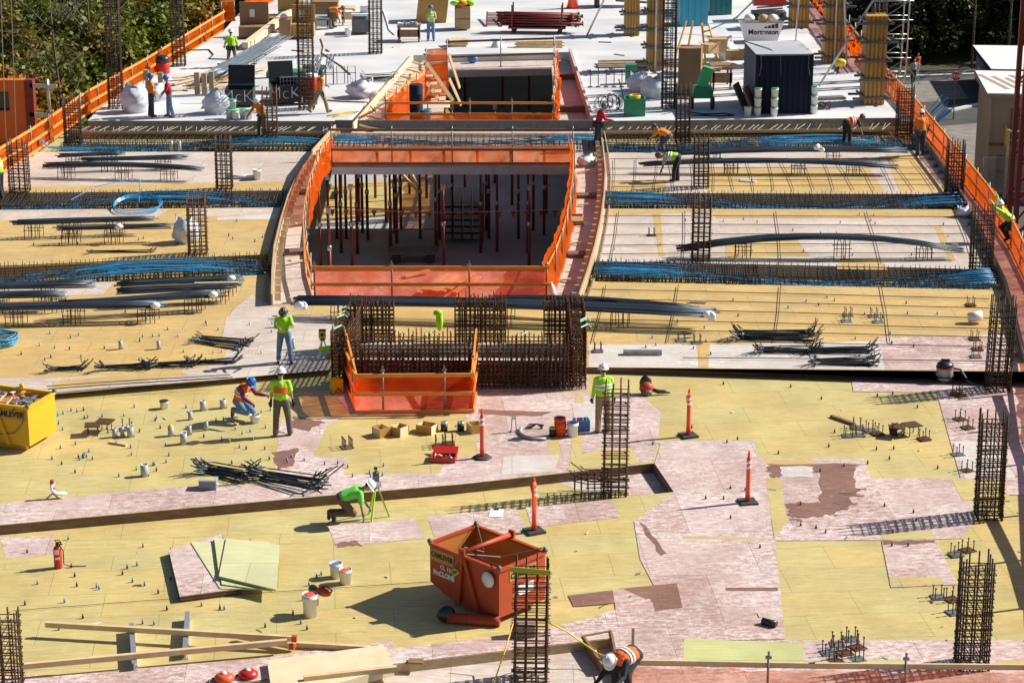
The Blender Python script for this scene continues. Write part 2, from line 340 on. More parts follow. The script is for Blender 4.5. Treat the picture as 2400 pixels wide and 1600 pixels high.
# edges of the courtyard decks, near to far
EL = px(ZF, (640, 716), (641, 660), (646, 600), (660, 540), (678, 480), (702, 425), (738, 368), (788, 312))
ER = px(ZF, (1355, 716), (1376, 655), (1393, 595), (1406, 535), (1414, 475), (1417, 420), (1412, 365), (1403, 312))
RE = px(ZF, (2155, 325), (2169, 345), (2225, 425), (2273, 505), (2312, 590), (2351, 672), (2376, 760), (2396, 850))
STEP = px(0, (-420, 976), (104, 926), (790, 866), (1380, 874), (2700, 887))     # foot of the upper step
dk = MB()
mats = [M['ply'], M['plyfar'], M['plypale'], M['pink'], M['pinkdark'], M['pale'], M['plygreen'], M['face'], M['facetan']]
def deck(pts, z, t, mi): 
    dk.mi = mi; dk.prism(pts, z - t, z - .001)
    n = len(pts)
def facing(pts, z0, z1, mi=7):      # a form board on a step's side, dark brown with its shade painted in, 12 mm proud
    dk.mi = mi
    for a, b in zip(pts, pts[1:]):
        d = (b - a).normalized(); nrm = V((d.y, -d.x, 0)) * .012
        dk.face(V((a.x, a.y, z0)) + nrm, V((b.x, b.y, z0)) + nrm, V((b.x, b.y, z1 - .004)) + nrm, V((a.x, a.y, z1 - .004)) + nrm)
TB = px(0, (-420, 1270), (0, 1230), (776, 1160), (1083, 1134), (1532, 1085))       # back edge of the near beam trench
TC = px(0, (1578, 1152), (-420, 1382))
FR = px(0, (1433, 1496), (922, 1557), (400, 1620), (-420, 1718))
deck(STEP + px(0, (2700, 1152)) + [TC[0], TB[4], TB[3], TB[2], TB[1], TB[0]], 0, .5, 0)
deck([TC[1], TC[0]] + px(0, (2700, 1152), (2700, 1760), (1460, 1760)) + FR, 0, .5, 0)
facing(TB, -.24, 0); facing([TB[4], TC[0]], -.24, 0)
dk.mi = 0; dk.face(*px(-.24, (-600, 1480), (1640, 1200), (1640, 1040), (-600, 1180)))
dk.mi = 2; dk.face(*px(-.19, (-600, 1900), (1480, 1800), (1480, 1480), (-600, 1600)))
facing([V(p) for p in reversed(FR)], -.19, 0, 8)
# far deck: front, two strips each side between beam trenches
deck([STEP[0], STEP[1], STEP[2], EL[0]] + px(ZF, (630, 643), (0, 671), (-420, 692)), ZF, .45, 1)
deck([STEP[2], STEP[3], ER[0], EL[0]], ZF, .45, 1)
deck([STEP[3], STEP[4]] + px(ZF, (2600, 900), (2480, 850)) + [RE[7], RE[6], RE[5]] + px(ZF, (2304, 677), (1389, 659)) + [ER[0]], ZF, .45, 1)
facing(STEP, 0, ZF)
deck(px(ZF, (85, 356), (748, 356)) + [EL[5]] + px(ZF, (690, 446), (-75, 453)), ZF, .45, 2)
deck(px(ZF, (-130, 493), (664, 486)) + [EL[3]] + px(ZF, (644, 597), (0, 626), (-330, 642)), ZF, .45, 1)
deck(px(ZF, (1412, 358), (2182, 353), (2222, 425), (2238, 456), (1416, 453)), ZF, .45, 2)
deck(px(ZF, (1411, 489), (2262, 491), (2300, 565), (2330, 632), (1394, 614)), ZF, .45, 2)
dk.mi = 0
dk.face(*px(ZF - .4, (-400, 300), (790, 300), (640, 700), (-500, 740)))
dk.face(*px(ZF - .4, (1400, 300), (2170, 300), (2380, 720), (1340, 720)))
# patches of other sheets, each a layer above
_done = []
def ragged(q, amp=7, n=7):
    rr = random.Random(int(q[0][0])); o = []
    for a, b in zip(q, q[1:] + q[:1]):
        for i in range(n): u = i / n; o.append((a[0] + (b[0] - a[0]) * u + rr.uniform(-amp, amp), a[1] + (b[1] - a[1]) * u + rr.uniform(-amp, amp) * .4))
    return o
def patch(mi, z, k, *q):            # k: wished layer; raised until it lies on no other sheet at the same level
    dk.mi = mi; pts = px(z, *q); n = len(pts)
    bb = (min(p.x for p in pts), max(p.x for p in pts), min(p.y for p in pts), max(p.y for p in pts))
    k = max([1] + [d[5] + 1 for d in _done if abs(d[4] - z) < .01 and d[0] < bb[1] and bb[0] < d[1] and d[2] < bb[3] and bb[2] < d[3]])
    _done.append((*bb, z, k)); pts = [V((p.x, p.y, z + .0018 * k)) for p in pts]
    for t in tessellate_polygon([pts]):
        t = [pts[i] for i in t]; c = (t[1] - t[0]).cross(t[2] - t[0]); dk.face(*(t if c.z > 0 else t[::-1]))
PK, PD, PA, YL, GR, FA, PP = 3, 4, 5, 0, 6, 1, 2
patch(PK, 0, 1, (0, 1179), (211, 1159), (442, 1138), (640, 1132), (655, 1000), (770, 985), (735, 1069), (815, 1072), (805, 1113), (945, 1110), (1180, 1107), (1532, 1083), (1083, 1133), (776, 1159), (0, 1229))
patch(PK, 0, 1, (1114, 915), (1500, 925), (1548, 965), (1545, 1005), (1534, 1080), (1020, 1122), (1055, 1065))
patch(PK, 0, 1, (760, 900), (1380, 880), (1378, 915), (1114, 918), (1112, 968), (830, 975))
patch(PK, 0, 1, (655, 1005), (660, 984), (800, 978), (760, 1000))
patch(YL, 0, 2, (1285, 990), (1312, 990), (1310, 1085), (1288, 1100)); patch(YL, 0, 2, (1349, 930), (1368, 930), (1362, 1085), (1335, 1090))
patch(YL, 0, 2, (1075, 985), (1115, 985), (1118, 1068), (1060, 1070)); patch(YL, 0, 2, (1395, 1055), (1480, 1050), (1500, 1085), (1330, 1103), (1340, 1075))
patch(PA, 0, 2, (1180, 1070), (1310, 1065), (1300, 1105), (1175, 1114)); patch(PA, 0, 3, (1340, 945), (1350, 1000), (1415, 1000), (1410, 945))
patch(PK, 0, 1, (1480, 1035), (1765, 1031), (1778, 1075), (2025, 1076), (2040, 1121), (2262, 1121), (2275, 1165), (2285, 1215), (2255, 1262), (2065, 1266), (1817, 1267), (1840, 1498), (1600, 1502), (1500, 1310), (1486, 1222), (1579, 1153), (1534, 1086), (1548, 1040))
patch(PK, 0, 1, (1995, 890), (2440, 885), (2480, 1160), (2262, 1160), (2195, 920), (2000, 918))
patch(PA, 0, 2, (2237, 1035), (2330, 1035), (2380, 1120), (2262, 1122)); patch(YL, 0, 2, (2230, 1123), (2350, 1123), (2370, 1175), (2255, 1172))
patch(YL, 0, 2, (1796, 1120), (1828, 1120), (1845, 1215), (1808, 1217)); patch(FA, 0, 2, (1795, 1077), (1905, 1077), (1908, 1092), (1800, 1092))
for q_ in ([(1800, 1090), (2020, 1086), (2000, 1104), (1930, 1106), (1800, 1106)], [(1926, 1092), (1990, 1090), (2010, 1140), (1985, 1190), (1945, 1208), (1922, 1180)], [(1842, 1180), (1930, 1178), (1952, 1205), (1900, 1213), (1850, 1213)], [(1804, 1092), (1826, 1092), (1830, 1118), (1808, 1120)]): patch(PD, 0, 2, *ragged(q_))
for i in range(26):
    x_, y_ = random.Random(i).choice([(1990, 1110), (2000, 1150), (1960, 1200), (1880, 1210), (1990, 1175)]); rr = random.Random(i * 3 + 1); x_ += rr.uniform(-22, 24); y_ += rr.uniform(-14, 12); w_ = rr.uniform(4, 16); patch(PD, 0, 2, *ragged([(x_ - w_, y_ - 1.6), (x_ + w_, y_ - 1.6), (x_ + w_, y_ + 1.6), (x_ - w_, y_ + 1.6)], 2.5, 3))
patch(PA, 0, 3, *ragged([(1826, 1094), (1905, 1094), (1902, 1119), (1834, 1120)], 4, 5))
patch(YL, 0, 2, (1600, 1256), (1812, 1262), (1813, 1266), (1600, 1262)); patch(YL, 0, 2, (2065, 1248), (2185, 1245), (2190, 1262), (2068, 1266))
patch(PK, 0, 2, (2066, 1267), (2192, 1264), (2245, 1370), (2088, 1377)); patch(YL, 0, 3, (2085, 1353), (2205, 1353), (2212, 1370), (2090, 1372))
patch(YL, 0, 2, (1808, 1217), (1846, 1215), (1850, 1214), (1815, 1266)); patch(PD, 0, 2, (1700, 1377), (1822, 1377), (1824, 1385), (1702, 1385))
patch(PK, 0, 1, (769, 1233), (972, 1214), (995, 1261), (788, 1281)); patch(PK, 0, 1, (1002, 1210), (1209, 1191), (1240, 1245), (1018, 1258)); patch(PK, 0, 1, (1232, 1189), (1435, 1170), (1454, 1212), (1247, 1235))
patch(PK, 0, 1, (915, 1520), (1200, 1488), (1360, 1455), (1560, 1390), (1600, 1502), (1610, 1620), (1450, 1620), (1434, 1495), (922, 1556))
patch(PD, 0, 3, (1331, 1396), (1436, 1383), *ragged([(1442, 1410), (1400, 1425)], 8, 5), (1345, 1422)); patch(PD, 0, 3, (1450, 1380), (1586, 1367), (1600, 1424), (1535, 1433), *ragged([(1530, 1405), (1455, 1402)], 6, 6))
patch(PK, 0, 4, (1436, 1384), (1460, 1381), (1530, 1412), (1548, 1500), (1454, 1502))
patch(PK, 0, 3, (1882, 1502), (2215, 1500), (2225, 1546), (1884, 1548)); patch(PK, 0, 1, (1600, 1502), (2450, 1500), (2520, 1760), (1470, 1760), (1560, 1560))
patch(GR, 0, 5, (1603, 1497), (1882, 1509), (1884, 1562), (1600, 1562))
patch(YL, 0, 2, (2300, 1500), (2330, 1470), (2480, 1470), (2480, 1500)); patch(GR, 0, 2, (1890, 1549), (2120, 1547), (2128, 1562), (1892, 1562)); patch(YL, 0, 2, (2335, 1548), (2480, 1548), (2480, 1562), (2345, 1562))
patch(PK, -.24, 1, (0, 1260), (123, 1255), (127, 1300), (12, 1306)); patch(PK, 0, 1, (-100, 1588), (180, 1580), (630, 1540), (920, 1500), (922, 1556), (400, 1619), (-100, 1680))
patch(PA, -.24, 1, (1290, 1126), (1560, 1090), (1575, 1140), (1395, 1158)); patch(PK, -.24, 2, (1480, 1105), (1560, 1095), (1580, 1160), (1460, 1158))
patch(PP, ZF, 1, (560, 716), (590, 690), (637, 720), (655, 745), (780, 735), (790, 865), (104, 925), (-420, 975), (-420, 890), (100, 885), (260, 880), (470, 862), (520, 845), (550, 790))
patch(FA, ZF, 2, (122, 895), (420, 865), (440, 880), (125, 912)); patch(PP, ZF, 1, (-420, 695), (0, 675), (270, 660), (240, 690), (-420, 715))
patch(PP, ZF, 1, (530, 745), (560, 715), (637, 716), (700, 740), (690, 800), (520, 795))
patch(PA, ZF, 1, (1380, 808), (1630, 806), (1640, 862), (1380, 860)); patch(PA, ZF, 1, (1662, 806), (2060, 800), (2055, 790), (2240, 790), (2330, 868), (1660, 862)); patch(PK, ZF, 2, (2060, 790), (2350, 785), (2395, 868), (2075, 866)); patch(FA, ZF, 3, (1640, 800), (1665, 800), (1660, 861), (1636, 861))
patch(FA, ZF, 1, (1420, 490), (1650, 489), (1660, 497), (1418, 505)); patch(FA, ZF, 1, (1660, 490), (2270, 491), (2262, 510), (1680, 512)); patch(FA, ZF, 1, (1530, 500), (1548, 500), (1556, 600), (1545, 600)); patch(FA, ZF, 1, (1970, 605), (2060, 605), (2080, 632), (1960, 631)); patch(FA, ZF, 1, (2190, 532), (2205, 532), (2240, 610), (2225, 612)); patch(FA, ZF, 1, (1700, 560), (1860, 556), (1900, 600), (1700, 606))
patch(FA, ZF, 1, (1640, 395), (2040, 395), (2075, 452), (1660, 452)); patch(FA, ZF, 1, (2075, 362), (2140, 362), (2222, 452), (2110, 452)); patch(FA, ZF, 1, (1430, 425), (1560, 420), (1560, 452), (1430, 452))
patch(PA, ZF, 1, (508, 510), (650, 500), (645, 514), (508, 516)); patch(PP, ZF, 1, (-200, 494), (400, 490), (360, 512), (-200, 520)); patch(PP, ZF, 1, (450, 490), (662, 488), (658, 500), (450, 510))
patch(FA, ZF, 1, (-60, 440), (690, 425), (688, 445), (-60, 452))
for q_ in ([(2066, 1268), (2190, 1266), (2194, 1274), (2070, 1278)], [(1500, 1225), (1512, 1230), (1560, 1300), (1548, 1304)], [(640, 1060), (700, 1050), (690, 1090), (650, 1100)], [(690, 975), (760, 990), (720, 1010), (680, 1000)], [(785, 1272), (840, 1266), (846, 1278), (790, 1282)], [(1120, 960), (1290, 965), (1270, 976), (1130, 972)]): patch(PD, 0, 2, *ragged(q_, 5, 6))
deck_o = struct('formwork_deck', dk, mats)
# walkways round the courtyard at a lower level
wk = MB()
def strip(a, b, z, mi, t=.06): wk.mi = mi; wk.prism(a + b[::-1], z - t, z)
ZW = -.02
LF = px(ZW, (738, 706), (722, 650), (716, 590), (722, 530), (736, 470), (752, 420), (778, 384))       # guardrail feet, left
RF = px(ZW, (1281, 706), (1308, 650), (1326, 595), (1338, 535), (1346, 475), (1347, 420), (1342, 386))   # guardrail feet, right
FX = px(ZW, (738, 706), (1281, 706)); BX = px(ZW, (778, 386), (1342, 386))
HB = px(ZW, (735, 636), (1288, 636))                                                                   # near lip of the opening
wk.mi = 0; ex = [V((p.x - .05, p.y, 0)) for p in EL]
strip([V((p.x - .02, p.y, 0)) for p in EL[:7]], LF, ZW, 1); strip(RF, [V((p.x + .02, p.y, 0)) for p in ER[:7]], ZW, 1)
wk.mi = 3; wk.prism([FX[0], FX[1], RF[1], HB[1], HB[0], LF[1]], ZW - .06, ZW - .003)
wk.mi = 1; wk.prism([BX[0], BX[1]] + px(ZW, (1412, 340), (1400, 318), (790, 318), (765, 345)), ZW - .08, ZW - .003)
for q in (((640, 597), (722, 592)), ((690, 455), (742, 452)), ((1330, 600), (1392, 600)), ((1347, 462), (1415, 462))):
    a, b = px(ZW, *q); wk.mi = 2; wk.bar(a + V((0, 0, .06)), b + V((0, 0, .06)), .5, .12)
struct('courtyard_walkway', wk, [M['pink'], M['plypale'], M['face'], M['redply'] if 'redply' in M else M['pink']])
# concrete slab with its open bay in the middle
cs = MB(); cs.mi = 0
slab_left = px(ZC, (205, 283), (812, 284), (965, 130), (965, 60), (900, -60), (640, -60), (524, 73), (440, 126), (340, 190), (235, 252))
slab_right = px(ZC, (1392, 284), (2112, 276), (2073, 218), (1984, 112), (1896, 0), (1850, -60), (1340, -60), (1338, 122))
slab_back = px(ZC, (965, 130), (1338, 122), (1340, -60), (900, -60))
slab_far = px(ZC, (640, -60), (1850, -60), (1700, -260), (900, -300))
for s_ in (slab_left, slab_right, slab_far): cs.prism(s_, ZC - .42, ZC)
cs.prism(px(ZC, (965, 130), (1338, 122), (1340, -60), (900, -60)), ZC - .42, ZC - .001)
cs.mi = 1
for q in (((205, 283), (812, 284)), ((1392, 284), (2112, 276))):
    a, b = px(ZC, *q); n = V((0, -.015, 0)); cs.face(V((a.x, a.y, ZC - .42)) + n, V((b.x, b.y, ZC - .42)) + n, V((b.x, b.y, ZC - .01)) + n, V((a.x, a.y, ZC - .01)) + n)
struct('concrete_slab', cs, [M['conc'], M['concedge']])
# ledge in front of the slab where the dowels stick out, with its side board
lg = MB()
for x0, y0, x1, y1 in ((170, 283, 812, 284), (1392, 284, 2130, 276)):
    a, b = P(x0, y0, ZC), P(x1, y1, ZC); ya = P(x0, y0 + 18, .14).y; yb = P(x1, y1 + 18, .14).y
    lg.mi = 0; lg.prism([(a.x, a.y), (b.x, b.y), (b.x + .4, yb), (a.x - .4, ya)], 0, .14)
    lg.mi = 1; lg.bar((a.x - .4, ya - .03, .07), (b.x + .4, yb - .03, .07), .05, .36)
struct('slab_ledge', lg, [M['plypale'], M['facetan']])
# open bay between the slabs, form ply, with the far opening cut out
ob = MB(); ZB = .12
O2 = px(ZB, (1036, 286), (1300, 286), (1293, 158), (1048, 163))
BA = px(ZB, (795, 312), (1405, 312)); BB = px(ZB, (1338, 130), (965, 138)); 
ob.mi = 0
ob.prism([BA[0], V((O2[0].x, BA[0].y, 0)), O2[0], O2[3], V((O2[3].x, BB[1].y, 0)), BB[1]], ZB - .2, ZB)
ob.prism([V((O2[1].x, BA[1].y, 0)), BA[1], BB[0], V((O2[2].x, BB[0].y, 0)), O2[2], O2[1]], ZB - .2, ZB)
ob.prism([O2[3], O2[2], V((O2[2].x, BB[0].y, 0)), V((O2[3].x, BB[1].y, 0))], ZB - .2, ZB - .001)
ob.prism([V((O2[0].x, BA[0].y, 0)), V((O2[1].x, BA[1].y, 0)), O2[1], O2[0]], ZB - .2, ZB - .001)
struct('open_bay_deck', ob, [M['plypale']])
# floor below, and unseen walls added to keep light out beneath the deck
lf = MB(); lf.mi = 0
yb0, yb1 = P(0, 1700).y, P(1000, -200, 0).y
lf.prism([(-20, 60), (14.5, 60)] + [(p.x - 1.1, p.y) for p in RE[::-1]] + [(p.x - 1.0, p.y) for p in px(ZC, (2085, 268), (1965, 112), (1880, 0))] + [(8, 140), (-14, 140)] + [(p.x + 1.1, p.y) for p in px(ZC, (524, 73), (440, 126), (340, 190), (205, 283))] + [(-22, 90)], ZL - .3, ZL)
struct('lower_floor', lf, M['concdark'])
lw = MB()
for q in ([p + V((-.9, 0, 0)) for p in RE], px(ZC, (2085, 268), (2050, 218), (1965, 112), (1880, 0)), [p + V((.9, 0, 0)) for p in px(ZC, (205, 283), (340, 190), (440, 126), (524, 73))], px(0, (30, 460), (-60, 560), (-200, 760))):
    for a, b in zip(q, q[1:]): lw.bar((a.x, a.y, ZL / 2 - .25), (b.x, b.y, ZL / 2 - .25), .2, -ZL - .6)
struct('lower_light_block', lw, M['concdark'])  # added and unseen, blocks sunlight from the open sides
# ------------------------------------------------------------------ reinforcement: columns, wall cage, beam cages, tendons, bundles
def rect_loop(w, d, r=.0): return [(-w, -d), (w, -d), (w, d), (-w, d)]
def column(px_, py_, z, top, size, label, rz=0, rust=0, sp_=.15):
    b = P(px_, py_, z); h = HT(px_, py_, z, top); m = M['rebarrust'] if rust else M['rebar']
    t = thing('rebar_column', label, 'rebar column', b, rz, 'tied rebar columns standing on the deck')
    s = size / 2; rnd = random.Random(int(px_ * 7 + py_))
    q = MB(); q.tube([(0, 0, -.05), (rnd.uniform(-.02, .02), rnd.uniform(-.02, .02), h)], .019, 5); vm = q.mesh('vertical_bar', m)
    q = MB(); q.tube([(x * s, y * s, 0) for x, y in ((-1, -1), (1, -1), (1, 1), (-1, 1))], .0125, 4, closed=True)
    q.tube([(-s - .05, -s / 3, .02), (s + .05, -s / 3, .02)], .011, 4); q.tube([(s / 3, -s - .05, .03), (s / 3, s + .05, .03)], .011, 4)
    q.tube([(-s, -s, 0), (-s + .08, -s + .08, .0)], .011, 4); q.tube([(-s / 3, -s - .05, -.02), (-s / 3, s + .05, -.02)], .011, 4); q.tube([(-s - .05, s / 3, -.03), (s + .05, s / 3, -.03)], .011, 4)
    tm = q.mesh('tie', m)
    k = (-1, -1 / 3, 1 / 3, 1)
    for x in k:
        for y in k:
            if abs(x) == 1 or abs(y) == 1:
                o = link('vertical_bar', vm, t); o.location = (x * s * .93 + rnd.uniform(-.01, .01), y * s * .93, 0); o.scale = (1, 1, rnd.uniform(.965, 1.03))
    t.rotation_euler = (rnd.uniform(-.012, .012), rnd.uniform(-.012, .012), rz + rnd.uniform(-.06, .06))
    n = min(60, int(h / sp_)); zz = .03
    for i in range(n):
        o = link('tie', tm, t); o.location = (rnd.uniform(-.008, .008), rnd.uniform(-.008, .008), zz); o.rotation_euler = (rnd.uniform(-.03, .03), rnd.uniform(-.03, .03), R(90) * (i % 2) + rnd.uniform(-.02, .02))
        zz += h / n * (rnd.uniform(.85, 1.1)) * (.7 if i < n * .25 else 1.08)
        if zz > h: break
    return t
COLS = [
 (272, 253, ZC, -40, .62, 'tall rebar column beside the big white rubble sack at the left net fence', 0),
 (420, 154, ZC, -40, .62, 'tall rebar column farther back along the left net fence by the trees', 0),
 (719, 255, ZC, -50, .66, 'tall rebar column beside the black bins and the walking worker in orange', 0),
 (880, 125, ZC, -60, .64, 'tall dark rebar column beside the grey wash station on the white slab', 0),
 (172, 338, .1, 226, .66, 'rebar column in the corner of the left fence at the end of the blue cables', 0),
 (634, 332, .1, 204, .62, 'rebar column with an orange shirted worker right behind it', 1),
 (48, 468, -.1, 325, .68, 'rebar column by the left picture edge standing in the middle blue cable trench', 0),
 (527, 460, -.1, 317, .60, 'dark rebar column at the middle left trench beside a bucket', 0),
 (465, 614, -.1, 451, .62, 'brown rebar column in front of a white sack on the left deck', 1),
 (1566, 253, ZC, -60, .58, 'tall slim rebar column beside white sacks and a green box on the slab', 0),
 (1600, 334, .1, 194, .60, 'rebar column with a white tag at the far right cable trench', 0),
 (1643, 455, -.1, 317, .56, 'slim rebar column behind the stooping worker in a lime vest', 0),
 (1641, 629, -.1, 452, .60, 'brown rebar column standing in the near right cable trench', 1),
 (2118, 318, .1, 199, .64, 'rebar column at the far right corner by the blue cable tails', 0),
 (2234, 472, -.1, 329, .62, 'dense rebar column on the right edge beside the orange net fence', 0),
 (2297, 655, -.1, 480, .66, 'dense rebar column at the right end of the near cable trench', 0),
 (2337, 912, 0, 697, .60, 'tall rebar column beside the wet vacuum at the right edge', 0),
 (2316, 1209, 0, 966, .60, 'open rebar column with a long net shaped shadow on the right deck', 0),
 (2276, 1559, 0, 1303, .60, 'rebar column close to the near guardrail with a white tag inside', 0),
 (1441, 1160, -.24, 898, .58, 'rebar column standing in the trench before the worker in a mesh vest', 1),
 (1243, 1596, -.19, 1312, .66, 'big rebar column in front of the orange hopper with a yellow rope', 1),
 (12, 1655, 0, 1432, .66, 'rebar column cut by the lower left picture corner', 1),
]
for c in COLS: column(*c[:6], rust=c[6])
# loose bent bars at the foot of the trench column
q = thing('bar_skirt', 'tangle of bent bars at the foot of the trench column', 'rebar', P(1395, 1158, -.24)); rnd = random.Random(4)
for i in range(10):
    m = MB(); x = rnd.uniform(-.5, .3); y = rnd.uniform(-.3, .3); z = .12 + .05 * i
    m.tube([(x + .6, y, z), (x, y, z), (x - rnd.uniform(.1, .5), y + rnd.uniform(-.2, .2), z + rnd.uniform(0, .25))], .015, 4); part('bar', m, M['rebarrust'], q)
for i in range(6):
    m = MB(); m.tube([(-.5 + .16 * i, -.3, 0), (-.5 + .16 * i, -.3, .5), (-.5 + .16 * i, .3, .5), (-.5 + .16 * i, .3, 0)], .012, 4); part('stirrup', m, M['rebarrust'], q)

# --- wall cage of the core
def cage_wall(root, a, b, h, th, dx=.12, dz=.115, name='wall_mat'):
    d = (b - a); L = d.length; d.normalize(); n = V((-d.y, d.x, 0)); nv = int(L / dx) + 1; rnd = random.Random(int(L * 100))
    for side in (-1, 1):
        m = MB()
        for i in range(nv + 1):
            p = a + d * (L * i / nv) + n * (side * th / 2); m.tube([p, p + V((rnd.uniform(-.02, .02), 0, h + rnd.uniform(-.05, .22)))], .016, 4)
        part('vertical_bars', m, M['rebarrust'], root, w=True)
        m = MB(); zz = .1
        while zz < h:
            m.tube([a + n * (side * th / 2) + V((0, 0, zz)), b + n * (side * th / 2) + V((0, 0, zz + rnd.uniform(-.015, .015)))], .014, 4); zz += dz
        part('horizontal_bars', m, M['rebarrust'], root, w=True)
    m = MB()
    for i in range(nv + 1):
        zz = .12 + rnd.uniform(0, .1)
        while zz < h:
            p = a + d * (L * i / nv); m.tube([p - n * (th / 2 + .04) + V((0, 0, zz)), p + n * (th / 2 + .04) + V((0, 0, zz))], .011, 4); zz += .2
    part('cross_ties', m, M['rebarrust'], root, w=True)
A0, A1 = P(796, 906, 0), P(1372, 906, 0); ux = (A1 - A0).normalized(); uy = V((-ux.y, ux.x, 0)); D = 3.0
core = thing('wall_cage', 'rusty rebar cage for a core wall behind the small orange netted pen', 'wall cage', (A0 + A1) / 2)
cage_wall(core, A0, A1, 1.45, .42); cage_wall(core, A0 + uy * .1, A0 + uy * D + ux * .25, 1.5, .42); cage_wall(core, A1 + uy * .1 - ux * .2, A1 + uy * D - ux * .2, 1.6, .42)
L_ = (A1 - A0).length
for a_, b_, h_ in ((A0 + uy * D + ux * .1, A0 + uy * D + ux * 1.35, 1.5), (A0 + uy * D + ux * 3.1, A0 + uy * D + ux * 4.55, 1.55), (A0 + uy * D + ux * (L_ - 1.1), A1 + uy * D, 1.55), (A0, A1, .9)): cage_wall(core, a_ + uy * .05, b_ + uy * .05, h_, .14, .16, .15)
cage_wall(core, A0 + uy * D + ux * .1, A0 + uy * D + ux * 1.35, 1.55, .4); cage_wall(core, A0 + uy * D + ux * 3.1, A0 + uy * D + ux * 4.55, 1.6, .4); cage_wall(core, A0 + uy * D + ux * (L_ - 1.1), A1 + uy * D, 1.6, .4)
rnd = random.Random(8)
for i in range(14):
    m = MB()
    w_ = rnd.choice([(A0, A1, 1.5), (A0, A0 + uy * D, 1.58), (A1, A1 + uy * D, 1.68)]); p = w_[0].lerp(w_[1], rnd.random()) + V((0, 0, w_[2] + .02))
    m.tube([p + V((-.14, -.1, 0)), p + V((.05, .12, .03)), p + V((.15, .1, -.05))], .016, 4); part('green_bar', m, M['green'], core, w=True)
m = MB(); m.bar(A0 + uy * .55 + ux * .3 + V((0, 0, .35)), A1 + uy * .55 - ux * .4 + V((0, 0, .3)), .2, .6); m.bar(A0 + uy * 2.5 + ux * .3 + V((0, 0, .2)), A1 + uy * 2.5 - ux * .4 + V((0, 0, .2)), .2, .5)
solo('concrete_kerb', m, M['concdark'], 'grey concrete upstand inside the rusty wall cage', 'upstand')
m = MB(); c0 = P(1316, 885, 0) + V((0, -.32, .72))
for i in range(7): m.tube([c0 + V((math.cos(a) * (.30 + .012 * i) + .01 * i, -.02 * i * .4, math.sin(a) * (.33 + .01 * i))) for a in [2 * math.pi * j / 28 for j in range(28)]], .009, 4, closed=True)
solo('hose_coil', m, M['orange_and_netlit'], 'coil of copper orange hose hung on the wall cage', 'hose')

# --- beam cages and tendons in the trenches
def hooked(w, h): 
    m = MB(); m.tube([(0, -w / 2, h + .14), (0, -w / 2, 0), (0, w / 2, 0), (0, w / 2, h + .10)], .0125, 4); m.tube([(0, -w / 2 - .04, h), (0, w / 2 + .04, h + .01)], .0115, 4)
    m.tube([(0, -w / 4, h + .06), (0, -w / 4, .02)], .0115, 4); m.tube([(0, w / 4, h + .06), (0, w / 4, .02)], .0115, 4); return m.mesh('stirrup', M['rebar'])
def beam(a, b, w, z0, h, label, n, clabel, nc, pinkend=False, seed=1, dense=None, mid=.5):
    """a cage of stirrups and bars lying from a to b, and the post-tensioning cables draped through it"""
    rnd = random.Random(seed); d = b - a; L = d.length; ang = math.atan2(d.y, d.x)
    t = thing('beam_cage', label, 'beam cage', (a.x, a.y, z0), ang, 'beam cages in the trenches'); sm = hooked(w, h)
    for i in range(n):
        u = (i + .5) / n
        if dense: u = dense[int(u * len(dense))][0] + (u * len(dense) % 1) * (dense[int(u * len(dense))][1] - dense[int(u * len(dense))][0])
        o = link('stirrup', sm, t); o.location = (u * L, rnd.uniform(-.03, .03), rnd.uniform(-.02, .02)); o.rotation_euler = (rnd.uniform(-.03, .03), rnd.uniform(-.06, .06), rnd.uniform(-.04, .04))
    for i in range(14):
        y = (i % 7 - 3) / 6.2 * w; z = .02 if i < 7 else h; m = MB()
        m.tube([(L * j / 5, y + rnd.uniform(-.03, .03), z) for j in range(6)], .017, 4); part('bar', m, M['rebar'], t)
    c = thing('cable_bundle', clabel, 'cables', (a.x, a.y, z0), ang, 'blue sheathed cable bundles in the trenches')
    ph = rnd.uniform(0, 1)
    for i in range(nc):
        y0 = (rnd.random() - .5) * w * 1.0; y1 = (rnd.random() - .5) * w * 1.0; z1_ = rnd.uniform(-.05, .12); off = rnd.uniform(-.03, .03); m = MB(); pts = []
        for j in range(25):
            u = j / 24; s_ = .5 - .5 * math.cos(2 * math.pi * (u - mid)); z = .08 + (h - .04) * s_ + off + z1_ * u
            y = y0 * (1 - u) + y1 * u + .12 * math.sin(6.3 * u + i * 1.3) * rnd.uniform(.6, 1)
            pts.append((L * u, max(-w * .55, min(w * .55, y)), z))
        m.tube(pts, .0165, 5); part('cable', m, M['blue'], c)
    m = MB()
    if pinkend:
        x = L - .06 if pinkend > 0 else .06
        for i in range(14): m.box((x, (i / 13 - .5) * w * .9, h * .5 + rnd.uniform(-.12, .16)), (.09, .07, .07))
        part('anchor', m, M['redcap'], c)
M['redcap'] = mat('red_cap', (.50, .05, .06), .5)
zt = ZF - .38
def mid(y0, y1, x, z=ZF): return P(x, (y0 + y1) / 2, z)
beam(mid(314, 352, 150), mid(314, 352, 772), 2.1, zt, .42, 'dark stirrup cage in the far left trench below the slab edge', 70, 'blue cables in the far left trench below the slab edge', 20, 0, 2, mid=.25)
beam(mid(314, 352, 772), mid(314, 354, 1400), 1.5, zt + .16, .3, 'light stirrup cage crossing behind the courtyard net', 46, 'pale cables crossing the gap behind the courtyard net', 10, 0, 5)
beam(mid(314, 352, 1405), mid(312, 350, 2175), 2.2, zt, .42, 'dark stirrup cage in the far right trench below the slab edge', 84, 'blue cables in the far right trench below the slab edge', 20, 0, 3, mid=.15)
beam(mid(452, 494, -60), mid(448, 486, 672), 2.0, zt, .46, 'stirrup cage in the middle left trench lying in shade', 84, 'shaded blue cables in the middle left trench', 17, 1, 4, mid=.1)
